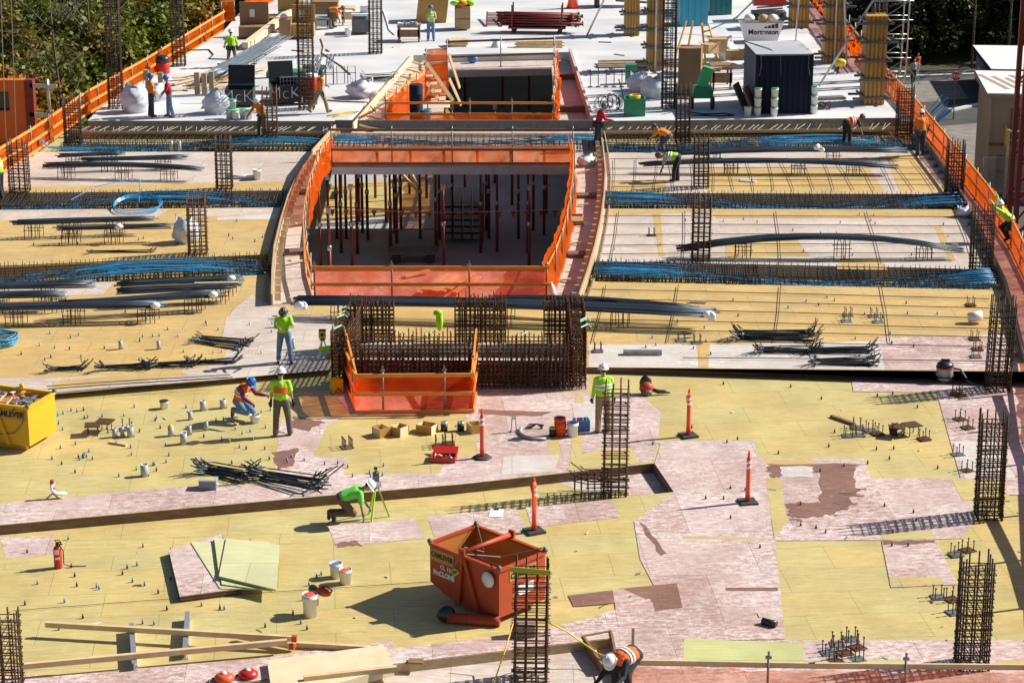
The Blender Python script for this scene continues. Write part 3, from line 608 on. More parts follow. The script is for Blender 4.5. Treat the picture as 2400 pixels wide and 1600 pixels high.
beam(mid(454, 488, 1416), mid(458, 491, 2258), 1.9, zt, .46, 'stirrup cage in the middle right trench', 92, 'blue cables sagging in the middle right trench', 17, -1, 6, dense=[(0, .16), (.16, .4), (.4, .7), (.7, 1)], mid=.55)
beam(mid(640, 690, -340), mid(600, 644, 634), 2.1, zt, .48, 'stirrup cage in the near left trench', 96, 'bright blue cables in the near left trench', 20, 1, 7, mid=.2)
beam(mid(616, 660, 1392), mid(636, 680, 2326), 2.0, zt, .48, 'stirrup cage in the near right trench', 98, 'bright blue cables sagging in the near right trench', 20, -1, 8, dense=[(0, .12), (.12, .3), (.3, .42), (.42, .75), (.75, 1)], mid=.58)
# cable tails reaching over the right net
for nm, sx, sy, tx, ty, n in (('lower', 2150, 322, 2230, 255, 12), ('upper', 2140, 300, 2215, 232, 6)):
    q = thing('cable_tails', 'blue cable tails poking up over the right net fence, %s group' % nm, 'cables', P(sx, sy, ZF)); a = P(sx, sy, ZF); rnd = random.Random(n)
    yt = a.y + .6; 
    for i in range(n):
        dd = ray(tx + rnd.uniform(-14, 14), ty + rnd.uniform(-10, 10)); e = CAM + dd * (yt / dd.y); m = MB(); m.tube([a + V((rnd.uniform(-.3, .3), 0, 0)), a.lerp(e, .5) + V((0, 0, -.05)), e], .02, 4); part('cable', m, M['blue'], q, w=True)
m = MB(); cz = P(320, 492, ZF) + V((0, 0, .08)); 
for k in range(4): m.tube([cz + V((math.cos(t) * (.82 + .02 * k), math.sin(t) * (1.0 - .05 * k) + .1 * k, .02 * k + .2 * max(0, math.sin(t)))) for t in [2 * math.pi * j / 30 for j in range(30)]], .016, 4, closed=True)
m.tube([cz + V((0, .6, .1)), cz + V((-.2, 2.2, .5)), cz + V((-.7, 3.4, .3)), cz + V((-2, 2.6, .15)), cz + V((-2.6, 1.2, 0))], .016, 4)
solo('cable_loop', m, M['blue'], 'loose loop of blue cable lying across the middle left trench', 'cable')
m = MB(); a = P(62, 300, 1.1); b = P(160, 352, ZF); 
for k in range(5): m.tube([a + V((.02 * k, 0, .02 * k)), a.lerp(b, .5) + V((0, .04 * k, -.35)), b + V((.5 * k, .1 * k, 0))], .015, 4)
solo('hanging_cables', m, M['blue'], 'pale blue cables hanging over the left net fence', 'cable')
m = MB(); c0 = P(2, 806, ZF) + V((-.02, 0, .05))
for k in range(9): m.tube([c0 + V((math.cos(t) * (.46 + .02 * (k % 4)), math.sin(t) * (.46 + .02 * (k % 4)), .03 * k + .02 * math.sin(3 * t + k))) for t in [2 * math.pi * j / 32 for j in range(32)]], .02, 5, closed=True)
solo('cable_coil', m, M['blue'], 'coil of thick blue cable at the left picture edge', 'cable coil')

# --- bundles of straight bars on arched supports
def arch(w, h): 
    m = MB()
    m.tube([(-w / 2, 0, 0), (-w / 2, 0, h * .7), (-w / 4, 0, h * .97), (w / 4, 0, h * .97), (w / 2, 0, h * .7), (w / 2, 0, 0)], .014, 4); return m.mesh('arch', M['rebarrust'])
ARCH = {}
def support(p, h, label, n=4, w=.5, rz=R(90)):
    t = thing('bar_support', label, 'bar support', p, rz, 'arched bar supports under the bundles'); k = round(h, 2)
    if k not in ARCH: ARCH[k] = arch(w, h)
    for i in range(n): o = link('arch', ARCH[k], t); o.location = (0, (i - (n - 1) / 2) * .17, 0); o.rotation_euler = (0, 0, .15 * ((i * 7) % 3 - 1))
    
    for x in (-w / 2, w / 2): m = MB(); m.tube([(x, -.3, h * .6), (x, .3, h * .6)], .013, 4); part('runner', m, M['rebarrust'], t)
def bundle(p0, p1, z, n, wd, label, bow=0, sup=None, m_='epoxy', r=.019, layers=3, seed=0, tagc=None, ends=.25, bowy=0):
    a, b = V(p0), V(p1); rnd = random.Random(seed + n); d = (b - a).normalized(); s = V((-d.y, d.x, 0))
    t = thing('rebar_bundle', label, 'rebar bundle', (a + b) / 2 + V((0, 0, z)), 0, 'bundles of straight grey bars')
    for i in range(n):
        l = i % layers; o0 = ((i // layers) / max(1, n // layers - 1) - .5) * wd * (1 - .15 * l); zz = z + l * .042 + .02; e0, e1 = rnd.uniform(-ends, ends * .4), rnd.uniform(-ends * .4, ends)
        m = MB(); pts = []; ph = rnd.uniform(-.05, .05); cr = rnd.uniform(-.14, .14)
        for j in range(8):
            u = j / 7; q = a.lerp(b, u) + d * (e0 * (1 - u) + e1 * u) + s * (o0 + ph * math.sin(5 * u) + cr * (u - .5)); pts.append(V((q.x, q.y, a.z + (b.z - a.z) * u + zz + bow * (1 - (2 * u - 1) ** 2)))); pts[-1] += s * bowy * (1 - (2 * u - 1) ** 2)
        m.tube(pts, r, 5); part('bar', m, M[m_], t, w=True)
    if tagc:
        m = MB(); q = a.lerp(b, tagc); m.ell(q + V((0, -wd * .4, z + .1)), (.16, .12, .10), None, 7, 4); part('tag', m, M['paper'], t, w=True)
    for i, u in enumerate(sup or []):
        q = a.lerp(b, u); nm = ['left', 'middle', 'right', 'outer'][min(i, 3)] if len(sup) > 1 else 'only'
        support(V((q.x, q.y, q.z)), z + bow * (1 - (2 * u - 1) ** 2) * .9, '%s bent bar support under the %s' % (nm, ' '.join(label.replace('bundle of ', '').split()[:9])), 4, max(.35, wd))
    return t
f = lambda x, y: P(x, y, ZF)
bundle(f(146, 392), f(285, 387), .42, 12, .3, 'short bundle of grey bars by the left fence', seed=1, sup=[.2, .8])
bundle(f(200, 402), f(428, 396), .42, 15, .4, 'bundle of bars second from the far left trench', seed=2, sup=[.25, .8])
bundle(f(114, 416), f(468, 424), .42, 15, .45, 'bundle of bars nearest the middle left trench', seed=3, sup=[.12, .5, .8], bow=.1)
bundle(f(42, 558), f(360, 548), .5, 12, .4, 'long bundle of bars on the left deck beyond the white sack', seed=4, sup=[.12, .4, .72])
bundle(f(142, 572), f(392, 566), .5, 12, .35, 'bundle of bars tied with a grey clump on the left deck', seed=5, sup=[.1, .5], tagc=.56)
bundle(f(-220, 716), f(212, 705), .5, 21, .5, 'bundle of bars entering from the left edge below the blue cables', seed=6, sup=[.5, .75])
bundle(f(-260, 738), f(146, 728), .5, 18, .5, 'second bundle of bars entering from the left edge', seed=7, sup=[.62, .96])
bundle(f(-300, 768), f(375, 752), .45, 24, .55, 'nearest long bundle of bars at the left edge with white tags', seed=8, sup=[.5, .7, .96], tagc=.99, bow=.06)
bundle(f(286, 702), f(558, 688), .45, 18, .4, 'farthest of three bundles beside the courtyard edge', seed=9, sup=[.9], tagc=.95)
bundle(f(292, 718), f(552, 706), .45, 21, .45, 'middle of three bundles beside the courtyard edge', seed=10, sup=[.85])
bundle(f(152, 748), f(510, 726), .45, 21, .5, 'nearest of three bundles beside the courtyard edge', seed=11, sup=[.85], tagc=.98)
bundle(f(705, 742), f(1668, 770), .45, 30, .8, 'very long bundle of bars passing behind the wall cage', seed=12, sup=[.1, .5, .78], tagc=.99, bow=.1)
bundle(f(1600, 604), f(2242, 606), .25, 27, .5, 'long arched bundle of bars on the right deck', seed=13, sup=[.22, .58, .88], bow=.45)
bundle(f(1560, 380), f(2118, 372), .3, 24, .7, 'long bundle of bars with orange paint marks on the right deck', seed=14, bow=.1, sup=[.2, .7])
bundle(f(1510, 406), f(2092, 410), .3, 18, .5, 'thinner bundle of bars behind the stooping lime worker', seed=15, bow=.18, sup=[.35, .62, .84])
cz_ = lambda x, y: P(x, y, ZC)
bundle(cz_(512, 196), cz_(652, 112), .45, 24, 1.2, 'pale grey bar bundle lying away from us on the white slab', seed=16, sup=[.2, .55], ends=1.0, m_='palebar', r=.024)
bundle(cz_(735, 186), cz_(748, 152), .3, 14, .35, 'short bar bundle with hooked ends behind the walking worker', seed=17, m_='palebar')
bundle(cz_(768, 178), cz_(778, 152), .3, 12, .35, 'short bar bundle on thin stands behind the walking worker', seed=18, m_='palebar')
bundle(f(1160, 735), f(1620, 758), .4, 12, .3, 'thin bar bundle beside the wall cage end', seed=19, bow=.15)
for i, (x, y, l) in enumerate(((738, 200, 'left'), (790, 196, 'right'))): 
    t = thing('bar_stand', 'thin wire stand behind the walking worker, %s one' % l, 'stand', P(x, y, ZC)); m = MB()
    for a in (-.5, 0, .5): m.tube([(a, 0, 0), (a, 0, .8), (a + .35, 0, .8), (a + .35, 0, 0)], .018, 4)
    m.tube([(-.6, 0, .5), (.9, 0, .5)], .015, 4); part('frame', m, M['rebar'], t)
# crossed single bars of the right deck mat
gb = 'single bars laid out over the right deck'
def single(p, q, label, r=.0135, m_='rebar'):
    m = MB(); mm = p.lerp(q, .5) + V((.04, .05, 0)); m.tube([p, p.lerp(mm, .5) + V((0, .03, 0)), mm, q], r, 4); solo('loose_bar', m, M[m_], label, 'bar', gb)
zb = ZF + .06
for y0, y1 in ((506, 508), (525, 530), (550, 548), (575, 570), (595, 592)): single(P(1410, y0, zb), P(2268, y1, zb), 'straight bar running across the right deck beyond the near trench')
for y0, y1 in ((700, 722), (678, 700), (722, 745), (748, 770), (775, 790), (800, 812), (838, 846)): single(P(1385 if y0 < 760 else 1600, y0, zb), P(2318, y1, zb), 'straight bar running across the yellow right deck before the near trench')
for y0, y1 in ((372, 372), (395, 392), (410, 407), (425, 420), (438, 433)): single(P(1425, y0, zb), P(2200, y1, zb), 'straight bar running across the far right deck')
for x0, x1 in ((1420, 1390), (1590, 1565), (1830, 1815), (2065, 2085)): single(P(x0, 668, zb), P(x1, 800, zb), 'bar running away from us over the yellow right deck')
for x0, x1 in ((1450, 1430), (1605, 1600), (1818, 1830), (2030, 2065), (2240, 2285)): single(P(x0, 495, zb), P(x1, 618, zb), 'bar running away from us over the pale right deck')
for i in range(17): single(P(1440 + i * 43 + (i % 3) * 8, 372, zb), P(1438 + i * 47, 446, zb), 'bar running away from us over the far right deck', .012)
for (a, b, c, d, l) in ((110, 905, 540, 878, 'upper'), (112, 912, 545, 884, 'middle'), (110, 922, 552, 889, 'lower')): single(P(a, b, zb), P(c, d, zb), 'thin bar along the step by the yellow hopper, %s one' % l)
single(P(30, 1430, .03), P(1165, 1352, .03), 'string line stretched over the deck towards the orange hopper', .006)
# heaps of bent stirrups
def heap(loc, L, w, n, label, rz=0, h=.25, seed=0, m_='heapbar', hook=.3):
    rnd = random.Random(seed); t = thing('stirrup_heap', label, 'bent bars', loc, rz, 'heaps of bent bars')
    for i in range(n):
        y = (i / max(1, n - 1) - .5) * w; z = .02 + rnd.uniform(0, h * .6); m = MB(); a = rnd.uniform(-.12, .12)
        m.tube([(-L / 2 - hook * .5 + a, y * .7 - hook * rnd.uniform(.4, 1.1), z + hook * rnd.uniform(.0, .9)), (-L / 2 + a, y * .6 + rnd.gauss(0, .045), z), (L / 2 + a + rnd.gauss(0, .06), y * 1.1 + rnd.gauss(0, .06), z + rnd.uniform(-.05, .08) if z > .06 else z), (L / 2 + a + hook * rnd.uniform(.2, .9), y + hook * rnd.uniform(-.3, 1.0), z + hook * rnd.uniform(.1, .9))], .016, 4); part('bent_bar', m, M[m_], t)
heap(P(530, 1115, 0), 1.1, .45, 26, 'fan shaped bundle of bent bars next to the grey instrument case', R(-28), .35, 1, hook=.35)
heap(P(680, 1135, 0), 1.5, .55, 24, 'big bundle of hooked bars hanging over the trench edge', R(-30), .35, 2, hook=.45)
heap(P(520, 805, ZF), 1.5, .9, 18, 'flat fan of bent bars near the worker in jeans', R(-22), .15, 3, hook=.2)
heap(P(160, 868, ZF), .8, .2, 9, 'small clump of bent bars beside the yellow hopper', R(4), .15, 4)
heap(P(300, 866, ZF), 1.3, .2, 12, 'left piece of the long chain of tied bars', R(4), .2, 5)
heap(P(400, 860, ZF), 1.2, .2, 12, 'middle piece of the long chain of tied bars', R(4), .2, 6)
heap(P(500, 852, ZF), 1.2, .2, 10, 'right piece of the long chain of tied bars', R(4), .18, 7)
heap(P(1815, 795, ZF), 2.0, .6, 26, 'large heap of hooked stirrups on the right yellow deck', R(-6), .35, 8, hook=.4)
heap(P(1845, 826, ZF), 1.5, .4, 18, 'flat heap of stirrups in front of the large heap', R(-2), .2, 9)
heap(P(1970, 826, ZF), 1.6, .4, 16, 'heap of stirrups with a white cap next to it', R(-4), .25, 10)
heap(P(1975, 854, ZF), 1.5, .3, 18, 'nearest heap of stirrups at the step edge', R(-2), .2, 11)
heap(P(885, 190, ZC), 1.2, .8, 14, 'dark tangle of bars behind the open white sack', 0, .4, 12)
heap(P(285, 592, ZF), 2.0, .2, 6, 'few thin bent bars behind the near left trench', R(4), .1, 13, hook=.15)
# dowels out of the slab edge
m = MB(); m.tube([(0, .3, 0), (0, -.75, -.08)], .011, 4); dwm = m.mesh('dowel', M['grey']); slab_o = bpy.data.objects['concrete_slab']; rnd = random.Random(3)
for x0, x1, y0, n in ((212, 800, 284, 52), (1400, 2100, 281, 48)):
    for i in range(n):
        p = P(x0 + (x1 - x0) * (i + rnd.uniform(-.3, .3)) / n, y0, ZC); o = link('dowel', dwm, slab_o); o.location = (p.x, p.y, ZC - .2); o.rotation_euler = (0, 0, rnd.choice([-.5, -.45, -.3, .1]))
# ------------------------------------------------------------------ guardrails with orange netting, courtyard and opening
def netting(pts, z0, z1, amp=.03, seed=0, step=.35, lean=V((0, 0, 0))):
    rnd = random.Random(seed); m = MB(); cols = []
    for a, b in zip(pts, pts[1:]):
        k = max(1, int((b - a).length / step)); cols += [a.lerp(b, i / k) for i in range(k)]
    cols.append(pts[-1]); n = 5; vs = []
    for i, p in enumerate(cols):
        d = (cols[min(i + 1, len(cols) - 1)] - cols[max(i - 1, 0)]).normalized(); s = V((-d.y, d.x, 0))
        top = z1 - .05 * abs(math.sin(i * 1.7 + seed)) * (1 if i % 5 else 0)
        for j in range(n + 1):
            u = j / n; vs.append(p + lean * u + s * (rnd.uniform(-amp, amp) + amp * math.sin(i * .9 + j)) + V((0, 0, z0 + (top - z0) * u)))
    m.add(vs, [(i * (n + 1) + j, (i + 1) * (n + 1) + j, (i + 1) * (n + 1) + j + 1, i * (n + 1) + j + 1) for i in range(len(cols) - 1) for j in range(n)], True)
    return m
def fence(label, pts, h=1.12, sp_=2.4, rails=(1.08, .55, .06), netz=(0, 1.08), net='net', railm='wood', postm='steel', group='guardrails with orange netting', side=1, off=.05, posth=None, amp=.03, seed=0, name='net_guardrail', rs=(.045, .10), postr=.028, clamp=False):
    t = thing(name, label, 'guardrail', pts[0], 0, group); L = [0]
    for a, b in zip(pts, pts[1:]): L.append(L[-1] + (b - a).length)
    def at(u):
        for i in range(len(pts) - 1):
            if u <= L[i + 1] + 1e-6: return pts[i].lerp(pts[i + 1], (u - L[i]) / (L[i + 1] - L[i]))
        return pts[-1]
    n = max(1, round(L[-1] / sp_))
    for i in range(n + 1):
        p = at(L[-1] * i / n); m = MB(); hh = (posth or h + .08)
        if postm.startswith('wood'): m.bar(p, p + V((0, 0, hh)), .09, .05)
        else:
            m.tube([p, p + V((0, 0, hh))], postr, 6); m.box(p + V((0, 0, .01)), (.14, .14, .02))
            if clamp: m.box(p + V((0, 0, hh - .02)), (.12, .05, .05)); m.box(p + V((0, 0, hh + .05)), (.04, .04, .10))
        part('post', m, M[postm], t, w=True)
    for z in rails:
        a = pts[0]
        for k in range(len(pts) - 1):
            m = MB(); d = (pts[k + 1] - pts[k]).normalized(); s = V((-d.y, d.x, 0)) * .05 * side
            m.bar(pts[k] + s + V((0, 0, z)) - d * .06, pts[k + 1] + s + V((0, 0, z)) + d * .06, rs[0], rs[1]); part('rail', m, M[railm], t, w=True)
    if net:
        d = (pts[-1] - pts[0]).normalized(); s = V((-d.y, d.x, 0)) * -.05 * side
        part('net', netting([p + s for p in pts], netz[0], netz[1], amp, seed), M[net], t, w=True)
    return t
# perimeter, left
fence('long left perimeter guardrail with orange net in front of the trees', px(.2, (-130, 497), (0, 412), (65, 371), (116, 336), (197, 276), (340, 192), (442, 127), (525, 74)), 1.12, 2.4, (1.06, .55, .10), seed=1, railm='orange_and_netlit', side=-1, amp=.045)
fence('short orange netted guardrail at the far left corner by the tan cabinets', px(ZC, (575, 38), (640, 2), (700, -30)), 1.3, 2.6, seed=2, railm='orange_and_netlit')
fence('small orange net gate beyond the end of the left guardrail', px(ZC, (520, 52), (550, 50)), 1.0, 1.5, seed=3, railm='orange_and_netlit')
# perimeter, right: walkway outside the deck edge, then the net
wkR = MB(); RO = px(0, (2040, 170), (2084, 222), (2135, 278), (2190, 345), (2250, 420), (2312, 500), (2372, 590), (2420, 690), (2470, 850), (2520, 1100), (2580, 1600))
RI = [V((p.x, p.y, 0)) for p in px(0, (2035, 185), (2066, 225), (2110, 285))] + [V((p.x + .14, p.y, 0)) for p in RE]
wkR.prism(RI[3:] + px(0, (2470, 850), (2420, 690), (2372, 590), (2312, 500), (2250, 420), (2195, 345), (2150, 300)), -.1, -.02); struct('edge_walkway', wkR, [M['pink']])
fence('long curved right perimeter guardrail with orange net beside the site trailers', RO, 1.12, 2.4, (1.06, .55, .08), seed=4, railm='orange_and_netlit', netz=(-.1, 1.06), side=-1)
fence('orange netted guardrail behind the column forms at the far right', px(ZC, (1880, -45), (1905, 0), (1950, 60), (1990, 112), (2030, 168)), 1.5, 2.4, seed=5, railm='orange_and_netlit', amp=.1)
t = thing('edge_form', 'dark form board along the curved right deck edge', 'formwork', RE[0])
m = MB()
for a, b in zip(RE, RE[1:]): m.bar(a + V((.05, 0, .06)), b + V((.05, 0, .06)), .06, .42)
part('board', m, M['woodold'], t, w=True)
def kickers(t, E, out, z, n, mt):
    L = [(b - a).length for a, b in zip(E, E[1:])]; T = sum(L)
    for i in range(n):
        u = (i + .5) / n * T; k = 0
        while k < len(L) - 1 and u > L[k]: u -= L[k]; k += 1
        p = E[k].lerp(E[k + 1], u / L[k]); d = (E[k + 1] - E[k]).normalized(); s = V((-d.y, d.x, 0)) * out
        m = MB(); m.bar(p + s * .05 + V((0, 0, z)), p + s * .24 + V((0, 0, z)), .05, .26); part('kicker', m, M[mt], t, w=True)
kickers(t, RE, -1, .0, 26, 'woodbrown')
for nm, E, out in (('left', EL, -1), ('right', ER, 1)):
    t = thing('edge_form', 'curved slab edge form with wooden kickers, %s side of the courtyard' % nm, 'formwork', E[0]); m = MB()
    for a, b in zip(E, E[1:]): m.bar(a + V((-out * -.03, 0, .12)), b + V((-out * -.03, 0, .12)), .05, .5)
    part('board', m, M['facetan'], t, w=True); kickers(t, E, -1 if nm == 'left' else 1, .16, 30, 'woodpale')
    m = MB()
    for a, b in zip(E, E[1:]): m.bar(a + V((-out * -.24, 0, .05)), b + V((-out * -.24, 0, .05)), .04, .08)
    part('waler', m, M['woodold'], t, w=True)
# shadow-casting guardrail by the near right deck edge, where the deck goes on beyond the picture
for nm, q in (('farther', ((2331, 929), (2389, 1090))), ('nearer', ((2318, 1216), (2369, 1320), (2400, 1425)))):
    fence('timber guardrail along the right deck edge, %s piece' % nm, [p + V((1.45, .43, 0)) for p in px(0, *q)], 1.12, 2.2, (1.1,), net=None, seed=6, railm='woodold', posth=1.9, postr=.05, rs=(.16, .12))
# courtyard guardrails
fence('near courtyard guardrail with double rails in net-lit orange and clear net', FX, 1.12, 2.45, (1.10, .56, .05), net='netclear', seed=7, railm='orange_and_netlit', clamp=True, netz=(.02, 1.08), side=-1)
t_ = fence('left courtyard guardrail, orange net with grey posts along the curve', LF, 1.12, 1.4, (1.06, .55, .06), seed=8, railm='orange_and_netlit', net=None, rs=(.04, .09))
part('net', netting([p + V((.05, 0, 0)) for p in LF[3:]], -.1, 1.1, .03, 8), M['net'], t_, w=True)
t_r = fence('right courtyard guardrail, a bright orange net sheet along the curve', RF, 1.2, 2.2, (1.0,), seed=9, railm='orange_and_netlit', net=None, side=1, rs=(.03, .06))
part('net', netting([p + V((.10, 0, 0)) for p in RF], -.1, 1.25, .025, 9, lean=V((-.28, 0, 0))), M['net'], bpy.data.objects[-1] if 0 else t_r, w=True)
t = fence('far courtyard guardrail in two tiers of brown rails with grey posts', BX, 1.5, 2.35, (1.42, .62, .06), net='net', seed=10, railm='woodbrown', netz=(.05, .78), clamp=True, side=-1, posth=1.6)
fx2 = [p + V((0, .25, 0)) for p in BX]
for i in range(6):
    p = fx2[0].lerp(fx2[1], (i + 1.35) / 7.2); m = MB(); m.bar(p + V((0, 0, .02)), p + V((0, -.18, .62)), .12, .05); part('kicker', m, M['wood'], t, w=True)
m = MB(); a, b = px(.12, (786, 306), (1412, 306)); m.bar(a + V((0, 0, .22)), b + V((0, 0, .22)), .12, .44); solo('bulkhead_form', m, M['greydark'], 'long dark bulkhead form between the two openings', 'formwork')
m = MB(); a, b = BX; m.bar(a + V((0, -.06, -.22)), b + V((0, -.06, -.22)), .16, .3); solo('edge_beam', m, M['aluminium'], 'grey aluminium beam under the far lip of the courtyard opening', 'beam')
m = MB(); a, b = HB; m.bar(a + V((0, .05, -.14)), b + V((0, .05, -.14)), .1, .24); solo('edge_beam', m, M['facetan'], 'tan timber beam under the near lip of the courtyard opening', 'beam')
# walkway deck joists shown at the left courtyard corner, lumber and bottle inside the near rail
for i in range(24):
    u = (i + .5) / 24; e_, f_2 = (RF, ER) if i % 2 else (LF, EL); k_ = min(5, int(u * 6)); q_ = e_[k_].lerp(e_[k_ + 1], u * 6 - k_); r_2 = f_2[k_].lerp(f_2[k_ + 1], u * 6 - k_)
    if i % 3 == 0: m = MB(); m.bar(q_.lerp(r_2, .12) + V((0, 0, .03)), q_.lerp(r_2, .7) + V((.1, .3, .03)), .12, .04); solo('offcut', m, M[['wood', 'woodpale', 'woodold'][i % 3 - 0]], 'timber offcut lying on the courtyard walkway', 'offcut', 'offcuts on the courtyard walkway')
t = thing('lumber_pile', 'small pile of pale boards behind the near courtyard rail', 'lumber', P(1010, 682, ZW))
for i in range(7): 
    m = MB(); p = P(980 + i * 14, 700 - (i % 2) * 3, ZW); m.bar(p + V((0, 0, .2 + .04 * (i % 3))), p + V((.75, 1.9, .2 + .04 * (i % 3))), .18, .04); part('board', m, M['woodpale'], t, w=True)
m = MB(); p = P(948, 652, ZW); m.bar(p + V((0, 0, .06)), p + V((.8, .5, .12)), .22, .05); solo('plank', m, M['woodpale'], 'single pale plank lying crooked on the red walkway', 'plank')
m = MB(); m.lathe([(.02, 0), (.13, .01), (.13, .30), (.04, .40), (.035, .46)], 12); solo('water_bottle', m, M['whitebag'], 'clear water bottle at the right end of the near courtyard rail', 'bottle', loc=P(1292, 694, ZW))
m = MB(); p = P(1348, 524, ZW); 
for s_, d_ in (((-.28, 0, .15), (.03, .5, .3)), ((.28, 0, .15), (.03, .5, .3)), ((0, -.25, .15), (.56, .03, .3)), ((0, .25, .15), (.56, .03, .3)), ((0, 0, .02), (.54, .48, .03))): m.box(s_, d_)
m.box((0, -.38, .27), (.55, .25, .02), rot=Matrix.Rotation(.5, 3, 'X')); solo('cardboard_box', m, M['cardboard'], 'open cardboard box on the right courtyard walkway', 'box', loc=p)
# --- second opening
F2 = px(ZB, (905, 300), (1298, 300)); R2 = px(ZB, (1298, 300), (1306, 240), (1300, 172)); B2 = px(ZB, (1048, 161), (1298, 152)); L2 = px(ZB, (905, 300), (960, 262), (1000, 232))
fence('near guardrail of the far opening with a low orange net', F2, 1.12, 2.0, (1.08, .60, .04), seed=11, railm='orange_and_netlit', netz=(.05, .64), clamp=True, side=-1)
fence('right guardrail of the far opening hung with orange net', R2, 1.3, 1.8, (1.25, .6), seed=12, railm='wood', netz=(.05, 1.2), amp=.1)
fence('far guardrail of the far opening with bare brown rails', B2, 1.35, 3.0, (1.3, .55), net=None, seed=13, railm='woodbrown', posth=1.45)
fence('left guardrail of the far opening with slanting boards', L2, 1.4, 1.6, (1.3, .6, .05), seed=14, railm='orange_and_netlit', netz=(.05, 1.25))
fence('orange net panel standing on the back left corner of the far opening', px(ZB, (998, 232), (1050, 228)), 1.7, 1.2, (1.6, .8, .05), seed=15, railm='wood', netz=(0, 1.6))
fence('second orange net panel behind the stair of the far opening', px(ZB, (1000, 190), (1048, 186)), 1.5, 1.2, (1.45, .7), seed=16, railm='wood', netz=(0, 1.45))
m = MB(); a, b = px(ZB, (1040, 163), (1296, 158)); m.bar(a + V((0, -.08, -.2)), b + V((0, -.08, -.2)), .16, .34); solo('edge_beam', m, M['aluminium'], 'grey beam along the far lip of the far opening', 'beam')
t = thing('timber_stair', 'timber stair with slanted rails at the left of the far opening', 'stair', P(1035, 250, ZB))
for i, (x0, y0, z0, x1, y1, z1) in enumerate(((1000, 225, 1.9, 1062, 238, 0), (1000, 240, 1.0, 1062, 256, -.9), (1050, 190, 1.9, 1075, 205, .2), (1050, 200, .8, 1078, 215, -.6))):
    m = MB(); a = P(x0, 238, ZB); b = P(x1, 230, ZB); m.bar(V((a.x, a.y + (i > 1) * 2, z0)), V((b.x, b.y + (i > 1) * 2, z1)), .05, .16); part('stringer', m, M['wood'], t, w=True)
for i in range(5): m = MB(); a = P(1006 + i * 10, 238, ZB); m.box((a.x, a.y + .9, 1.2 - i * .35), (.28, 1.6, .05)); part('step', m, M['woodpale'], t, w=True)
# bulkhead boards along the bay, ply infill strip on the right
t = thing('bay_form', 'white edged form boards slanting along the left side of the open bay', 'formwork', P(890, 210, ZC)); a, b = P(822, 296, ZC), P(962, 132, ZC)
m = MB(); m.bar(a + V((.1, 0, -.05)), b + V((.1, 0, -.05)), .06, .34); part('board', m, M['woodpale'], t, w=True)
for i in range(9): m = MB(); p = a.lerp(b, (i + .5) / 9); m.bar(p + V((.2, 0, -.12)), p + V((1.0, -.15, -.3)), .10, .09); part('brace', m, M['woodpale'], t, w=True)
for i in range(6): m = MB(); p = a.lerp(b, (i + .5) / 6); m.bar(p + V((.7 + .2 * (i % 2), -.8, -.3)), p + V((.8, 1.6, -.28)), .25, .05); part('plank', m, M['wood'], t, w=True)
m = MB(); a, b = P(1338, 124, ZC), P(1390, 284, ZC); m.bar(a + V((-.05, 0, -.02)), b + V((-.05, 0, -.02)), .12, .5); solo('bay_form', m, M['pink'], 'pinkish form board along the right side of the open bay', 'formwork')
for y in (186, 262): m = MB(); a, b = P(1312, y, ZB), P(1384 if y > 200 else 1358, y, ZB); m.bar(a + V((0, 0, .12)), b + V((0, 0, .12)), .35, .24); solo('timber_block', m, M['face'], 'dark timber across the pale strip right of the far opening, %s one' % ('farther' if y < 200 else 'nearer'), 'timber')
# drums by the stair, bags and bottles behind the far opening
m = MB(); m.lathe([(.28, 0), (.29, .02), (.29, .44), (.30, .46), (.29, .48), (.29, .86), (.28, .88)], 14); m.lathe([(.05, .88), (.05, .92)], 8); solo('drum', m, M['navy'], 'lower dark blue drum at the front of the far opening', 'drum', loc=P(976, 292, ZB) + V((0, 0, 0)))
m = MB(); m.lathe([(.28, 0), (.29, .02), (.29, .40), (.30, .42), (.29, .44), (.29, .80), (.28, .82)], 14); solo('drum', m, M['navy'], 'second dark blue drum standing on top of the lower one', 'drum', loc=P(976, 292, ZB) + V((0, 0, .925)))
m = MB(); m.lathe([(.02, 0), (.19, .01), (.23, .58), (.25, .60), (.25, .66), (.22, .66), (.20, .10), (.01, .09)], 14); solo('barrel', m, M['teal'], 'open bright blue barrel beside the dark drums', 'barrel', loc=P(999, 292, ZB))
m = MB()
for i in range(4): m.box((0, 0, .04 + .09 * i), (.9 + .1 * (i % 2), .7, .08), rz=.1 * i)
solo('board_stack', m, M['wood'], 'square stack of short boards on the slab behind the far opening', 'boards', loc=P(1073, 108, ZC))
m = MB()
for i in range(5): m.box((.1 * (i % 2), .08 * i, .03 + .06 * i), (2.4, .25, .05), rz=.03 * i)
solo('board_stack', m, M['wood'], 'long stack of boards at the far right of the far opening', 'boards', loc=P(1262, 112, ZC))
m = MB(); m.ell((0, 0, .2), (.28, .2, .2)); solo('plastic_bundle', m, M['tarp'], 'blue and white bundle on the pale strip behind the far opening', 'bundle', loc=P(1108, 148, ZB))
